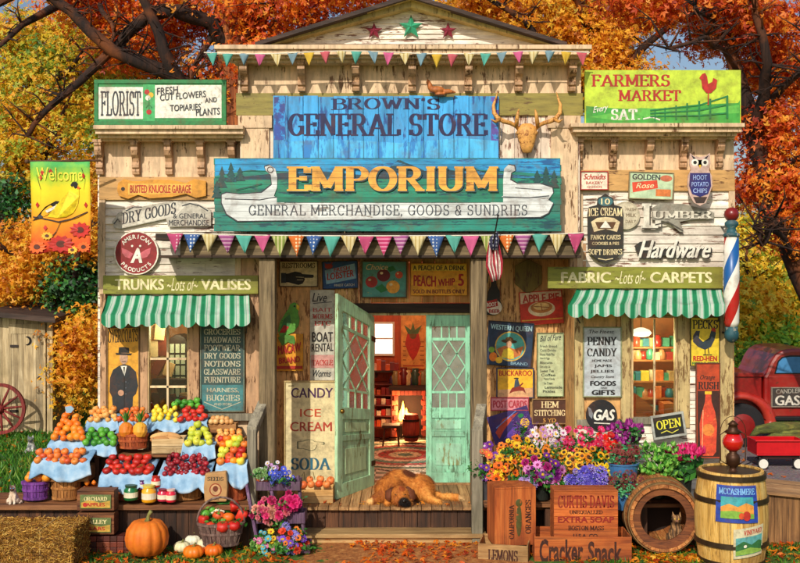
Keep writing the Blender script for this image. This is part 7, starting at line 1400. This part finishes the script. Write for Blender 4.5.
def bouquet(label, px, py, Y, rx, ry, flw, n, rp, pot=None, nl=260, fol=FOL, ls=.05, name='flower_bucket', cat='flowers', long_leaf=False, group=None, stem_y=None):
    n = int(n*1.25); rp *= .8; nl = int(nl*1.5)
    c = P(px, py, Y); RX, RY = rx*Y/F, ry*Y/F; DY = min(RX, .2); base = P(px, (pot[1] if pot else py+ry*1.5), Y); base.z = max(base.z, 0)
    root = thing(name, label, cat, base, group)
    if pot:
        pr, yb, yt, kind = pot; r = pr*Y/F; h = PZ(yt, Y)-PZ(yb, Y); cc = P(px, yb, Y+.02); m = MB(); m.lathe(cc, [(r*.78, 0), (r*.8, .01), (r, h*.93), (r*1.06, h*.94), (r*1.06, h), (r*.92, h), (r*.9, h*.6), (.001, h*.6)], 22)
        m.build('pot', {'tin': plain('#5a6068', .4, .35, .7), 'dark': plain('#1f241f', .5, .3), 'clay': plain('#b3552c', .8, .3), 'blue': plain('#3a6a9a', .4, .35), 'wood': WICK}[kind], root, smooth=False)
    cen, dr = cloud([((c.x, c.y-.03, c.z-RY*.3), (RX*1.05, DY*1.1, RY*.95))], nl, ls, int(px*7+py), cs=min(RX, RY)*.3, up=.6); leafmesh('foliage', cen, dr, ls, fol, root, maple=False, seed=int(px+py))
    m = MB()
    for i in range(min(n, 9)): q = rs.uniform(-1, 1); m.tube([(c.x+q*RX*.3, c.y, base.z+.02 if pot else c.z-RY*1.4), (c.x+q*RX*.7, c.y-.02, c.z)], .004, 4)
    m.build('stems', plain('#2f5a1c', .7), root)
    for i in range(n):
        k, c1, c2 = flw[i % len(flw)]
        if (k, c1, c2) not in _bl: _bl[(k, c1, c2)] = blossom(k, c1, c2)
        g_ = (i+.5)/n; rad = math.sqrt(g_); a_ = i*2.39996+px; u, v = rad*math.cos(a_), rad*math.sin(a_)
        u += rs.uniform(-.16, .16); v += rs.uniform(-.2, .2); p = Vector((c.x+u*RX, c.y-DY*.75*math.sqrt(max(0, 1-g_))-.03-rs.uniform(-.03, .03), c.z+v*RY)); d = Vector((u*.7, -1.0, .45+v*.5)) if k not in ('tulip', 'spike') else Vector((u*.5, -.25, 1.1))
        o = bpy.data.objects.new('blossom', _bl[(k, c1, c2)]); COL.objects.link(o); o.parent = root; o.location = p-base; o.rotation_mode = 'QUATERNION'; o.rotation_quaternion = (d+Vector((rs.uniform(-.3, .3), 0, rs.uniform(-.25, .25)))).to_track_quat('Z', 'Y'); s_ = rp*Y/F*rs.uniform(.6, 1.35); o.scale = (s_, s_, s_*rs.uniform(.7, 1.3))
    return root
# bench behind the crates
fb = thing('flower_bench', 'dark wooden bench carrying the flower buckets right of the porch steps', 'bench', (PX(590, 10.9), 10.95, 0)); m = MB()
for i in range(4): m.box(PX(484, 10.75), PX(694, 10.75), 10.68+i*.13, 10.68+i*.13+.125, .41, .45)
m.build('bench_top', PLX, fb, bevel=.006)
for x in (492, 545, 600, 640, 688): m = MB(); m.box(PX(x, 10.75), PX(x, 10.75)+.07, 10.72, 10.79, 0, .41); m.build('leg', DARKZ, fb)
m = MB(); m.box(PX(486, 10.75), PX(692, 10.75), 11.12, 11.15, 0, .41); m.build('back_panel', DARKZ, fb)
PUR, MAG, WHI, LIL, PNK, RDF, ORF, YEF, BLU, BRN = '#6a1c8a', '#b81c7a', '#ead8e0', '#b890d0', '#e0306a', '#d81c1c', '#ee7a14', '#f4c41c', '#5048b8', '#3a1c08'
T = 'tin'
bouquet('white and pink freesias in the back row below the stitching sign', 546, 437, 11.1, 19, 14, [('daisy', WHI, '#c85a9a'), ('daisy', '#c890c0', YEF), ('daisy', '#f0e6ea', YEF)], 34, 4.2, (9, 497, 478, T), 320)
bouquet('hot pink flowers in the back row below the gas sign', 583, 440, 11.1, 24, 14, [('daisy', PNK, '#f090b0'), ('rose', '#e84a8a', PNK), ('daisy', '#d81c4a', '#f0a0b0')], 44, 4.4, (10, 497, 478, T), 340)
bouquet('bright red flowers between the pink flowers and the purple tulips', 607, 443, 11.08, 13, 11, [('daisy', RDF, '#f06a4a'), ('rose', '#e0301c', RDF)], 20, 4.4, (7, 497, 478, T), 160)
bouquet('purple tulips standing tall below the open sign', 624, 431, 11.1, 18, 11, [('tulip', '#a01c8a', '#c04aa8'), ('tulip', '#7a1470', '#b03a9a')], 36, 6.6, (9, 497, 470, T), 260, FOL, .06)
bouquet('purple stocks behind the tilted purple sign', 522, 432, 11.12, 10, 13, [('spike', PUR, LIL), ('spike', '#8a3aa0', '#d0a0d8')], 14, 5.5, (7, 497, 478, T), 140)
bouquet('orange and yellow daisies above the tall crate', 514, 447, 11.0, 17, 11, [('daisy', ORF, BRN), ('daisy', YEF, '#a8541c')], 26, 4.4, (9, 497, 478, T), 240)
bouquet('pale sprays and small purple irises at the left end of the flowers', 487, 462, 10.9, 12, 19, [('daisy', '#6a2c9a', YEF), ('spike', '#e6dcc0', '#b8c890'), ('daisy', '#e86a3a', YEF), ('daisy', '#8a3a9a', WHI)], 26, 4.4, (9, 499, 480, T), 240)
bouquet('orange lilies leaning left above the tall crate', 503, 467, 10.86, 13, 14, [('daisy', '#ee6a10', '#6a2408'), ('daisy', YEF, '#c8641c'), ('sun', '#f0a01c', BRN)], 20, 5.2, (9, 499, 482, T), 200)
bouquet('small sunflowers in the middle of the display', 537, 455, 11.0, 18, 11, [('sun', '#f0b01c', BRN), ('sun', '#ee8a1c', BRN)], 18, 5., (9, 497, 478, T), 220)
bouquet('wide bunch of golden sunflowers with dark centres', 582, 458, 10.98, 27, 13, [('sun', '#f4b41c', BRN), ('sun', '#f09a1c', '#5a2c08'), ('sun', '#f8cc3a', BRN)], 34, 5.2, (11, 497, 478, T), 340)
bouquet('bright yellow flowers left of the blue sedum pots', 607, 467, 10.9, 14, 8, [('daisy', '#f8d81c', '#e0a01c'), ('rose', '#f4cc14', '#f8e04a')], 22, 4., (7, 499, 482, T), 160)
bouquet('magenta and purple asters above the gap between the crates', 541, 471, 10.82, 20, 15, [('rose', MAG, '#e070b8'), ('daisy', PUR, YEF), ('rose', '#8a1c8a', '#c860b8'), ('daisy', '#e088c8', '#a01c6a')], 34, 5., (10, 499, 486, 'dark'), 300)
bouquet('pale lilac hydrangea at the right top of the tall crate', 527, 484, 10.72, 9, 6, [('cluster', '#b898e0', '#e0d0f0')], 6, 5.5, (6, 499, 490, 'dark'), 80)
bouquet('blue violet hydrangeas above the lettered crate', 585, 481, 10.75, 19, 13, [('cluster', '#6a5cd0', '#a8a0e8'), ('cluster', '#8a70d8', '#d0c8f4'), ('cluster', '#4a3cb0', '#8a80e0')], 20, 7., (12, 499, 488, T), 240)
bouquet('low green leafy plant between the magenta and violet flowers', 556, 486, 10.78, 13, 10, [('daisy', '#3f8a2c', '#6ab03a')], 6, 3., (8, 499, 490, 'dark'), 420, FOL)
bouquet('red tipped sedum in a blue pot, the upper of two', 622, 453, 10.8, 16, 12, [('cluster', '#a83048', '#4f8a3a'), ('rose', '#8a3a3a', '#5a9a4a')], 36, 3.2, (16.5, 486, 462, 'blue'), 330, leafmat('sedum', ['#1f6a3a', '#3a9a5a', '#6ac080'], .2), .04)
bouquet('red tipped sedum in a blue pot, the lower of two', 624, 481, 10.66, 16, 12, [('cluster', '#8a2a3c', '#4f8a3a'), ('rose', '#7a3434', '#5a9a4a')], 36, 3.2, (16.5, 508, 490, 'blue'), 330, leafmat('sedum', ['#1f6a3a', '#3a9a5a', '#6ac080'], .2), .04)
bouquet('tall pale green lettuce like plant above the lying barrel', 657, 461, 10.8, 18, 20, [('tulip', '#5fa83a', '#9ad060'), ('tulip', '#8ac850', '#4f9a34')], 40, 6., (11, 497, 478, 'dark'), 420, FOL2, .06)
bouquet('magenta tulips in a dark pot at the right end of the flowers', 684, 451, 10.85, 15, 8, [('tulip', '#d81c6a', '#f04a90'), ('tulip', '#e8307a', '#b8145a')], 34, 7, (8, 497, 474, 'dark'), 110, FOL, .06)
c, d = cloud([(tuple(P(684, 468, 10.85)), (.12, .1, .1))], 90, .1, 61, cs=.05); d = d*.4+np.array([0, -1, 0]); leafmesh('tulip_leaves', c, d, .13, FOL, None, maple=False, loc=tuple(P(684, 480, 10.85)), tags=('long green leaves under the magenta tulips', 'leaves'), seed=8)
# purple step stand with three flower trays
ps = thing('flower_stand', 'purple wooden step stand with three flower trays beside the porch steps', 'stand', (PX(278, 10.6), 10.6, 0)); PW = wood('#241430', '#5a3a5c', '#8a6a86', 'z', 1.5, stain='#4a4a2c')
for x0, x1, d0 in ((240, 262, 0), (262, 290, .35)):
    m = MB(); a = P(x0+4, 470, 10.75); b = P(x1-2, 560, 10.35); b.z = 0; m.tube([a, b], .022, 4); m.build('leg', PW, ps)
m = MB(); a = P(298, 476, 10.75); b = P(306, 556, 10.4); b.z = 0; m.tube([a, b], .02, 4); m.build('leg', PW, ps)
for k, (x0, x1, yt, yb, Y) in enumerate(((256, 300, 482, 491, 10.62), (256, 305, 513, 524, 10.5), (257, 310, 545, 557, 10.36))):
    m = MB(); a, b = PX(x0, Y), PX(x1, Y); z1, z0 = PZ(yt, Y), max(.01, PZ(yb, Y)); m.box(a, b, Y, Y+.015, z0, z1); m.box(a, b, Y+.22, Y+.235, z0, z1); m.box(a, a+.015, Y+.015, Y+.22, z0, z1); m.box(b-.015, b, Y+.015, Y+.22, z0, z1); m.box(a+.015, b-.015, Y+.015, Y+.22, z0, z0+.012); m.build('tray', PW, ps, bevel=.004)
bouquet('small succulent in a clay pot on the top tray, left', 263, 472, 10.7, 9, 7, [('rose', '#8ab070', '#c8d8a0'), ('daisy', '#e6e6f0', YEF)], 12, 3.2, (7, 487, 478, 'clay'), 160, FOL, .035, 'potted_plant', 'plant')
bouquet('blue lobelia in a clay pot on the top tray, right', 281, 476, 10.68, 11, 8, [('cluster', '#3a50d0', '#8aa0f0'), ('daisy', '#4a5ce0', WHI)], 16, 3.6, (7, 489, 482, 'clay'), 180, FOL, .035, 'potted_plant', 'plant')
bouquet('white flowers at the back of the top tray', 272, 466, 10.8, 8, 5, [('daisy', '#e8dcf0', YEF), ('daisy', '#c88ad0', WHI)], 9, 3., None, 90, FOL, .035, 'potted_plant', 'plant')
bouquet('pink and peach roses filling the middle tray', 271, 509, 10.56, 17, 11, [('rose', '#e87a8a', '#f4b0b0'), ('rose', '#d83a7a', '#f080b0'), ('rose', '#f0a890', '#f4d0c0')], 20, 5.4, None, 200, FOL, .045, 'rose_bunch')
bouquet('large hot pink roses at the right of the middle tray', 291, 501, 10.56, 12, 9, [('rose', '#e0247a', '#f45aa0'), ('rose', '#c81c6a', '#ee4a90')], 12, 6., None, 100, FOL, .045, 'rose_bunch')
bouquet('mixed yellow, teal and orange flowers at the left of the bottom tray', 268, 541, 10.42, 15, 11, [('daisy', '#5ab0c0', YEF), ('daisy', YEF, '#c8641c'), ('rose', '#8ac060', '#d0e090'), ('daisy', '#e070a0', WHI)], 24, 4.2, None, 220, FOL, .045, 'flower_bunch')
bouquet('orange and violet flowers at the right of the bottom tray', 292, 538, 10.42, 16, 13, [('daisy', ORF, BRN), ('daisy', '#7a4ac8', YEF), ('rose', '#e04a2c', '#f09a6a'), ('cluster', '#8a80d8', '#d0c8f0')], 26, 4.4, None, 220, FOL, .045, 'flower_bunch')
# ================================================================ crates at the right
def stencil(root, W2, h, d, items, th=.0):
    """lettering children on the front panel, local coordinates"""
    m = MB(); mats = []
    for body, u0, v0, u1, v1, mat, font, rot in items:
        vs, fs = sans(body, .03) if font == 'sans' or any(ch != ' ' and ch not in G for ch in body) else slab(body, thick=.2, thin=.08)
        ax = [v[0] for v in vs]; ay = [v[1] for v in vs]
        if mat not in mats: mats.append(mat)
        out = []
        for a, b in vs:
            u = (a-min(ax))/(max(ax)-min(ax)); v = (b-min(ay))/(max(ay)-min(ay)); 
            if rot: u, v = 1-v, u
            out.append(((-1+2*(u0+(u1-u0)*u))*W2, -d/2-.003, h*(v0+(v1-v0)*v)))
        m.add(out, fs, mats.index(mat))
    o = m.build('lettering', mats, None); o.parent = root
STN = pt('#3a1408', '#a8501c', .40, 12); STR = pt('#8a1c10', '#b3561c', .38, 12)
root, W2, h_ = crate('tall_crate', 'tall orange brown crate standing on end with upright stencil lettering', 492, 534, 489, 546, 10.3, .34, BOXOZ, nb=1, rot=9, open_=False)
stencil(root, W2, h_, .34, [('CALIFORNIA', .34, .12, .46, .72, STN, 'slab', 1), ('ORANGES', .74, .2, .88, .8, STN, 'slab', 1)])
m = MB(); m.ball((.035, -.172, .26), (.03, .003, .17), 12, 8); m.ball((.035, -.172, .44), (.035, .003, .04), 12, 8); o = m.build('painted_figure', pt('#4a4a1c', '#b3561c', .42), None); o.parent = root
root, W2, h_ = crate('lemon_tray', 'shallow open tray lettered lemons under the tall crate', 482, 532, 545, 566, 10.15, .4, wood('#5a3c1c', '#a87c48', '#d6ac70', 'x'), nb=1, rot=-12)
stencil(root, W2, h_, .4, [('LEMONS', .2, .2, .8, .75, STN, 'slab', 0)])
root, W2, h_ = crate('snack_crate', 'long open crate lettered cracker snack at the bottom', 535, 632, 537, 567, 10.15, .42, BOXO, nb=1, rot=-1)
stencil(root, W2, h_, .42, [('Cracker', .05, .12, .5, .92, STN, 'sans', 0), ('Snack', .55, .12, .9, .85, STN, 'sans', 0)])
root, W2, h_ = crate('lettered_crate', 'big orange crate with faded red lettering standing in the long open crate', 554, 618, 492, 542, 10.22, .26, BOXO, nb=4, open_=False)
stencil(root, W2, h_, .26, [('CURTIS DAVIS', .06, .68, .94, .93, STR, 'slab', 0), ('UNEQUALLED', .24, .55, .76, .63, STN, 'slab', 0), ('EXTRA SOAP', .06, .38, .94, .51, STR, 'slab', 0), ('BOSTON MASS', .22, .23, .78, .32, STN, 'slab', 0), ('U.S.A. CO.', .3, .08, .7, .16, STN, 'sans', 0)])
# lying barrel with a kitten
def staves(m, prof, n, c, M, gap=.93, th=.02):
    for i in range(n):
        a0, a1 = 2*PI*i/n, 2*PI*(i+gap)/n; vs = []
        for r, z in prof:
            for a in (a0, (a0+a1)/2, a1): vs.append((r*math.cos(a), r*math.sin(a), z))
            for a in (a1, (a0+a1)/2, a0): vs.append(((r-th)*math.cos(a), (r-th)*math.sin(a), z))
        k = 6; L = len(prof); m.add([M @ Vector(v)+c for v in vs], [(j*k+q, j*k+(q+1) % k, (j+1)*k+(q+1) % k, (j+1)*k+q) for j in range(L-1) for q in range(k)]+[tuple(range(k-1, -1, -1)), tuple((L-1)*k+q for q in range(k))])
def bprof(r, R_, h, k=8): return [(r+(R_-r)*math.sin(PI*i/k), h*i/k) for i in range(k+1)]
Y = 10.3; lb = thing('lying_barrel', 'open wooden barrel lying on its side with a kitten inside', 'barrel', P(664, 549, Y)); M = Matrix.Rotation(R(-90), 3, 'X'); M = Matrix.Rotation(R(-4), 3, 'Z') @ M; c = P(664, 511.5, Y); c.z = .385
pr = bprof(.345, .385, .78); m = MB(); staves(m, pr, 22, c, M, .95, .03); m.build('staves', wood('#4a2410', '#a8622c', '#dda05c', 'y', 1.3, stain='#5a2c14'), lb)
for z, r in ((.02, .352), (.16, .372), (.62, .372)): m = MB(); q = MB(); q.lathe((0, 0, 0), [(r, z), (r+.012, z), (r+.014, z+.045), (r, z+.045), (r, z)], 40); m.add([M @ Vector(v)+c for v in q.v], [f for f in q.f if len(f) == 4]); m.build('hoop', plain('#8a6a44', .5, .45, .4), lb)
m = MB(); q = MB(); q.lathe((0, 0, 0), [(.325, .03), (.235, .035), (.235, .06), (.325, .06), (.325, .03)], 40); m.add([M @ Vector(v)+c for v in q.v], [f for f in q.f if len(f) == 4]); m.build('head_ring', wood('#2a1408', '#6a3818', '#985a2c', 'x', stain='#3a1c0c'), lb)
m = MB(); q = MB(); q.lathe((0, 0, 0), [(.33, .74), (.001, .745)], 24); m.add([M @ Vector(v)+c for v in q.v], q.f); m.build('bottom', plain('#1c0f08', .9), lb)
# upright barrel
Y = 10.15; ub = thing('upright_barrel', 'pale upright barrel with two fruit labels in the lower right corner', 'barrel', (PX(731, Y), Y, 0)); c = Vector((PX(731, Y), Y, 0)); m = MB(); BH = .93; staves(m, bprof(.315, .36, BH), 20, c, Matrix.Identity(3), .96, .03); m.build('staves', wood('#6a4a1c', '#cf9f4c', '#f0cf84', 'z', 1.2, stain='#8a5a24'), ub)
for z, r in ((.005, .32), (.2, .349), (.63, .352), (.86, .328)): m = MB(); m.lathe(c, [(r, z), (r+.013, z), (r+.012, z+.05), (r, z+.05)], 40); m.build('hoop', plain('#4a3a28', .45, .4, .6), ub)
m = MB()
for i in range(7): w0 = -.27+i*.078; hw = math.sqrt(max(.001, .285**2-(w0+.037)**2)); m.box(c.x+w0, c.x+w0+.075, Y-hw, Y+hw, BH-.07, BH-.055)
m.build('lid', wood('#8a6020', '#d9ae5c', '#f0d49a', 'y'), ub)
def wrap_label(name, label, x0, x1, z0, z1, tilt, art):
    root = thing(name, label, 'label', (c.x, Y-.37, z0)); L = [0]
    def W(u, v, lay):
        a = (x0+(x1-x0)*u); z = z0+(z1-z0)*v+tilt*(u-.5); t = z/BH; r = .315+.045*math.sin(PI*t)+.0135+lay*.002; return c+Vector((math.sin(a)*r, -math.cos(a)*r, z))
    def sheet(u0, v0, u1, v1, lay, nu=20, nv=4): return [W(u0+(u1-u0)*i/nu, v0+(v1-v0)*j/nv, lay) for j in range(nv+1) for i in range(nu+1)], [(j*(nu+1)+i, j*(nu+1)+i+1, (j+1)*(nu+1)+i+1, (j+1)*(nu+1)+i) for j in range(nv) for i in range(nu)]
    parts = {}
    for k, (kind, mat, *a) in enumerate(art):
        if kind == 'rect': vs, fs = sheet(*a, k)
        elif kind == 'ell': vs = [W(a[0]+a[2]*math.cos(q*PI/9), a[1]+a[3]*math.sin(q*PI/9), k) for q in range(18)]; fs = [tuple(range(18))]
        elif kind == 'poly':
            tp_ = [q for q in a[0] if q[1] > .15]; vs = []; n_ = 16
            for i in range(n_+1):
                u = tp_[0][0]+(tp_[-1][0]-tp_[0][0])*i/n_; j = max(q for q in range(len(tp_)) if tp_[q][0] <= u+1e-9); j = min(j, len(tp_)-2); f_ = (u-tp_[j][0])/(tp_[j+1][0]-tp_[j][0]); vs += [W(u, .12, k), W(u, tp_[j][1]+(tp_[j+1][1]-tp_[j][1])*f_, k)]
            fs = [(2*i, 2*i+2, 2*i+3, 2*i+1) for i in range(n_)]
        else:
            tv, fs = slab(a[0], thick=.2); ax = [v[0] for v in tv]; ay = [v[1] for v in tv]; vs = [W(a[1]+(a[3]-a[1])*(p-min(ax))/(max(ax)-min(ax)), a[2]+(a[4]-a[2])*(q-min(ay))/(max(ay)-min(ay)), k) for p, q in tv]
        nm = 'paper' if k == 0 else ('lettering' if kind == 'text' else 'picture'); mb, ms = parts.setdefault(nm, (MB(), []))
        if mat not in ms: ms.append(mat)
        mb.add(vs, fs, ms.index(mat))
    for nm, (mb, ms) in parts.items(): mb.build(nm, ms, root)
wrap_label('fruit_label', 'blue paper label with orchard picture, the upper one on the upright barrel', -.72, .42, .47, .83, -.0, [('rect', pt('#24409a'), 0, 0, 1, 1), ('text', pt('#7ab0e0'), 'MCCASHMERE', .06, .76, .94, .93), ('rect', pt('#3a9aa0'), .12, .14, .88, .7), ('poly', pt('#d9903a'), [(.12, .42), (.3, .52), (.5, .44), (.7, .55), (.88, .46), (.88, .14), (.12, .14)]), ('poly', pt('#7aa83a'), [(.12, .3), (.4, .34), (.88, .24), (.88, .14), (.12, .14)]), ('ell', RED, .7, .2, .09, .13), ('ell', pt('#c8481c'), .58, .2, .06, .09)])
wrap_label('valley_label', 'tilted cream framed label with a green valley, the lower one on the upright barrel', -.26, .62, .13, .43, .05, [('rect', pt('#cfc4a0'), 0, 0, 1, 1), ('text', RED, 'VINEYARD', .3, .76, .92, .92), ('rect', pt('#5aa0a0'), .07, .1, .93, .7), ('poly', pt('#2f6a3a'), [(.07, .45), (.3, .58), (.55, .42), (.8, .54), (.93, .46), (.93, .1), (.07, .1)]), ('poly', pt('#8ab04a'), [(.07, .26), (.5, .34), (.93, .2), (.93, .1), (.07, .1)]), ('ell', pt('#e6e0cc'), .35, .4, .05, .05)])
# lantern
ln = thing('red_lantern', 'rusty lantern with a red glass globe standing on the upright barrel', 'lantern', (c.x, Y, BH-.055)); lc = Vector((c.x+.02, Y, BH-.055)); IR = plain('#4a2c18', .5, .5, .5); m = MB()
m.lathe(lc, [(.085, 0), (.09, .015), (.06, .03), (.035, .05), (.035, .08), (.065, .10), (.07, .17), (.06, .2), (.035, .22), (.045, .24)], 22); m.build('base', IR, ln, smooth=True)
m = MB(); m.lathe(lc, [(.045, .235), (.085, .27), (.105, .32), (.1, .36), (.07, .41), (.05, .42)], 24); m.build('globe', plain('#c01410', .12, .25, coat=1.), ln, smooth=True)
m = MB(); m.lathe(lc, [(.06, .415), (.085, .425), (.05, .46), (.04, .5), (.055, .505), (.02, .54), (.001, .55)], 20); m.build('cap', IR, ln, smooth=True)
m = MB()
for s_ in (-1, 1): m.tube([lc+Vector((s_*.06, 0, .1)), lc+Vector((s_*.125, 0, .14)), lc+Vector((s_*.13, 0, .4)), lc+Vector((s_*.06, 0, .45))], .006, 6)
m.tube([lc+Vector((math.cos(PI*i/12)*.13, .0, .42+math.sin(PI*i/12)*.17)) for i in range(13)], .004, 5); m.build('wire_frame', IR, ln, smooth=True)
# ================================================================ animals
def fur(name, stops, patches=(), sc__=6, tabby=0):
    """coat colour with soft-edged markings: patches = (centre, radius, colour) in the animal's own coordinates"""
    n = NT(name); v = n.coord(); ns = n.noise(v, sc__, 6, .65); o = n.ramp(ns, stops)
    if tabby:
        sp = n.new('ShaderNodeTexWave'); sp.inputs['Scale'].default_value = tabby; sp.inputs['Distortion'].default_value = 5; n.lk(v, sp.inputs['Vector']); o = n.mix(n.ramp(sp.outputs['Fac'], [(.5, (0, 0, 0)), (.7, (.8, .8, .8))]), o, C('#2a1a10'))
    for cen, r, col in patches:
        d = n.new('ShaderNodeVectorMath', operation='DISTANCE'); n.lk(v, d.inputs[0]); d.inputs[1].default_value = tuple(cen); q = n.math('ADD', d.outputs['Value'], n.math('MULTIPLY', n.math('SUBTRACT', ns, .5), r*.7))
        o = n.mix(n.ramp(q, [(0, (1, 1, 1)), (r*.75, (1, 1, 1)), (r*1.1, (0, 0, 0))]), o, C(col))
    n.col(o); n.set(Roughness=.8); n.bump(n.noise(v, 60, 4, .7), .5, .006); return n.m
# the sleeping dog: head low at front centre, body curled behind, hind leg and tail to the right
Y = 11.3; z0 = FZ; D0 = Vector((PX(405, Y), Y, z0)); q = lambda x, y, z: D0+Vector((x, y, z)); lo = lambda x, y, z: (x, y, z)
dog_sh = [('b', q(-.05, .15, .155), (.235, .19, .165)), ('b', q(-.2, .05, .12), (.15, .16, .125)), ('b', q(.17, .15, .135), (.17, .17, .135)),
 ('t', [q(-.16, .0, .17), q(-.1, -.1, .14)], [.125, .11]), ('b', q(-.06, -.19, .115), (.108, .11, .098)), ('b', q(-.06, -.2, .155), (.075, .085, .06)), ('b', q(-.015, -.295, .07), (.056, .085, .05)), ('b', q(-.05, -.27, .05), (.05, .07, .045)), ('b', q(.025, -.27, .05), (.046, .065, .042)), ('b', q(-.1, -.24, .07), (.055, .06, .055)),
 ('t', [q(-.24, -.02, .1), q(-.31, -.1, .055), q(-.36, -.15, .038)], [.085, .055, .042]), ('b', q(-.385, -.165, .03), (.055, .045, .032)), ('t', [q(-.2, -.1, .06), q(-.2, -.2, .035)], [.05, .036]), ('b', q(-.2, -.225, .028), (.04, .048, .028)),
 ('b', q(.2, .03, .115), (.12, .13, .115)), ('t', [q(.24, -.04, .08), q(.28, -.12, .05), q(.34, -.14, .035)], [.07, .048, .034]), ('b', q(.365, -.145, .028), (.048, .038, .027)),
 ('t', [q(.31, .12, .06), q(.42, .04, .045), q(.52, .0, .05), q(.6, -.02, .045), q(.66, -.03, .03)], [.035, .03, .038, .036, .01])]
dl = lambda x, y, z: (x, y, z)
dogm = fur('dog_coat', [(.34, C('#8a4416')), (.5, C('#cc7c2c')), (.66, C('#e8a850'))], [(dl(.0, -.37, .05), .085, '#17100c'), (dl(.03, -.31, .03), .05, '#17100c'), (dl(-.4, -.18, .03), .05, '#e6b870'), (dl(.64, -.03, .04), .05, '#dcb880'), (dl(-.03, -.25, .2), .045, '#a04a18'), (dl(.06, .1, .31), .1, '#6a3010')], 3.5)
dog = thing('sleeping_dog', 'large tan dog with a black muzzle asleep on the porch before the door', 'dog', D0)
organic('dog_body', dog_sh, [dogm], dog, voxel=.011, it=4, hair=26000, hl=.034, hdir=(.3, -.2, -.5), hw=.0016)
earm = fur('dog_ear', [(.3, C('#3a1a0c')), (.6, C('#6a3414'))])
for s_, pts in ((-1, [q(-.135, -.17, .185), q(-.185, -.205, .15), q(-.19, -.235, .09), q(-.175, -.25, .05)]), (1, [q(.02, -.16, .19), q(.07, -.2, .15), q(.085, -.23, .09), q(.075, -.25, .05)])):
    m = MB(); m.tube(pts, [.026, .05, .05, .018], 10, flat=.38); m.build('ear', earm, dog, smooth=True)
m = MB(); m.ball(q(-.012, -.385, .085), (.026, .02, .018), 10, 8); m.build('nose', plain('#0c0a0a', .25), dog, smooth=True)
for x in (-.095, -.01): m = MB(); m.tube([q(x-.018, -.283, .138), q(x, -.292, .13), q(x+.018, -.283, .138)], .0055, 5); m.build('closed_eye', plain('#120a06', .5), dog, smooth=True)
def cat(name, label, base, s, face_dir, coat, ear_c, eye, voxel=.007, hair=5000, pose='sit', earmat=None):
    a = face_dir; Rz = Matrix.Rotation(a, 3, 'Z'); f = lambda x, y, z: Vector(base)+Rz @ Vector((x*s, y*s, z*s)); root = thing(name, label, 'cat', base)
    sh = [('b', f(0, .05, .09), (.085*s, .10*s, .09*s)), ('b', f(0, .01, .17), (.065*s, .07*s, .085*s)), ('t', [f(0, 0, .2), f(0, -.03, .26)], [.05*s, .045*s]), ('b', f(0, -.05, .29), (.058*s, .052*s, .048*s)), ('b', f(0, -.09, .275), (.028*s, .026*s, .02*s)),
          ('t', [f(-.035, -.03, .16), f(-.035, -.06, .07), f(-.035, -.07, .015)], [.032*s, .024*s, .02*s]), ('t', [f(.035, -.03, .16), f(.035, -.06, .07), f(.035, -.07, .015)], [.032*s, .024*s, .02*s]), ('b', f(-.036, -.085, .014), (.022*s, .03*s, .014*s)), ('b', f(.036, -.085, .014), (.022*s, .03*s, .014*s)),
          ('b', f(-.075, .02, .05), (.04*s, .075*s, .05*s)), ('b', f(.075, .02, .05), (.04*s, .075*s, .05*s)), ('t', [f(.06, .12, .03), f(.13, .08, .025), f(.15, .0, .022), f(.12, -.07, .02)], [.022*s, .02*s, .018*s, .012*s])]
    organic('cat_body', sh, [coat], root, voxel=voxel, it=4, hair=hair, hl=.014*s+.004, hdir=(0, 0, -.7), hw=.0009)
    for sg in (-1, 1):
        m = MB(); b0 = f(sg*.038, -.045, .325); m.add([f(sg*.016, -.05, .325), f(sg*.056, -.045, .31), f(sg*.045, -.04, .375), f(sg*.038, -.025, .322)], [(0, 1, 2), (1, 3, 2), (3, 0, 2), (0, 3, 1)]); m.build('ear', earmat or coat, root)
        m = MB(); m.ball(f(sg*.023, -.098, .298), (.0105*s,)*3, 8, 6); m.build('eye', plain(eye, .15), root, smooth=True)
    m = MB(); m.ball(f(0, -.118, .281), (.008*s, .006*s, .006*s), 8, 6); m.build('nose', plain('#b06a64', .5), root, smooth=True)
    return root
b = P(13, 503, 10.66); b.z = zp
cat('cream_cat', 'cream cat with a dark face sitting at the left end of the platform', b, .58, R(12), fur('cream_coat', [(.3, C('#c9a888')), (.6, C('#ecd9c4'))], [((0, -.05, .165), .035, '#5a3c30')]), None, '#6aa0d0', .006, 4000, earmat=plain('#4a342c', .8))
b = P(31, 454, 16.0); b.z = .0
cat('grey_white_cat', 'grey and white cat sitting on the lawn beyond the fruit stand', b, .85, R(10), fur('greywhite_coat', [(.42, C('#5f6468')), (.52, C('#d9d6d0'))], sc__=5), None, '#7a9a3a', .009, 3000)
b = P(676, 541, 10.52); b.z = .085
cat('tabby_kitten', 'small brown tabby kitten peeking out of the lying barrel', b, .88, R(-10), fur('tabby_coat', [(.3, C('#5a3820')), (.6, C('#b88a58'))], tabby=9), None, '#c8a03a', .006, 4000)
# straw and chips before the lying barrel
litter('fallen_chips', 260, (2.45, 3.15, 10.05, 10.3), 'wood chips and leaves before the lying barrel', 71, .015, .045, GOL)
# fallen leaves caught on the left roof and steps
litter('step_leaves', 60, (-1.4, .9, 10.8, 11.3), 'few orange leaves on the porch edge', 72, FZ+.008, .05, ORL, lambda x, y: y > 11.02)
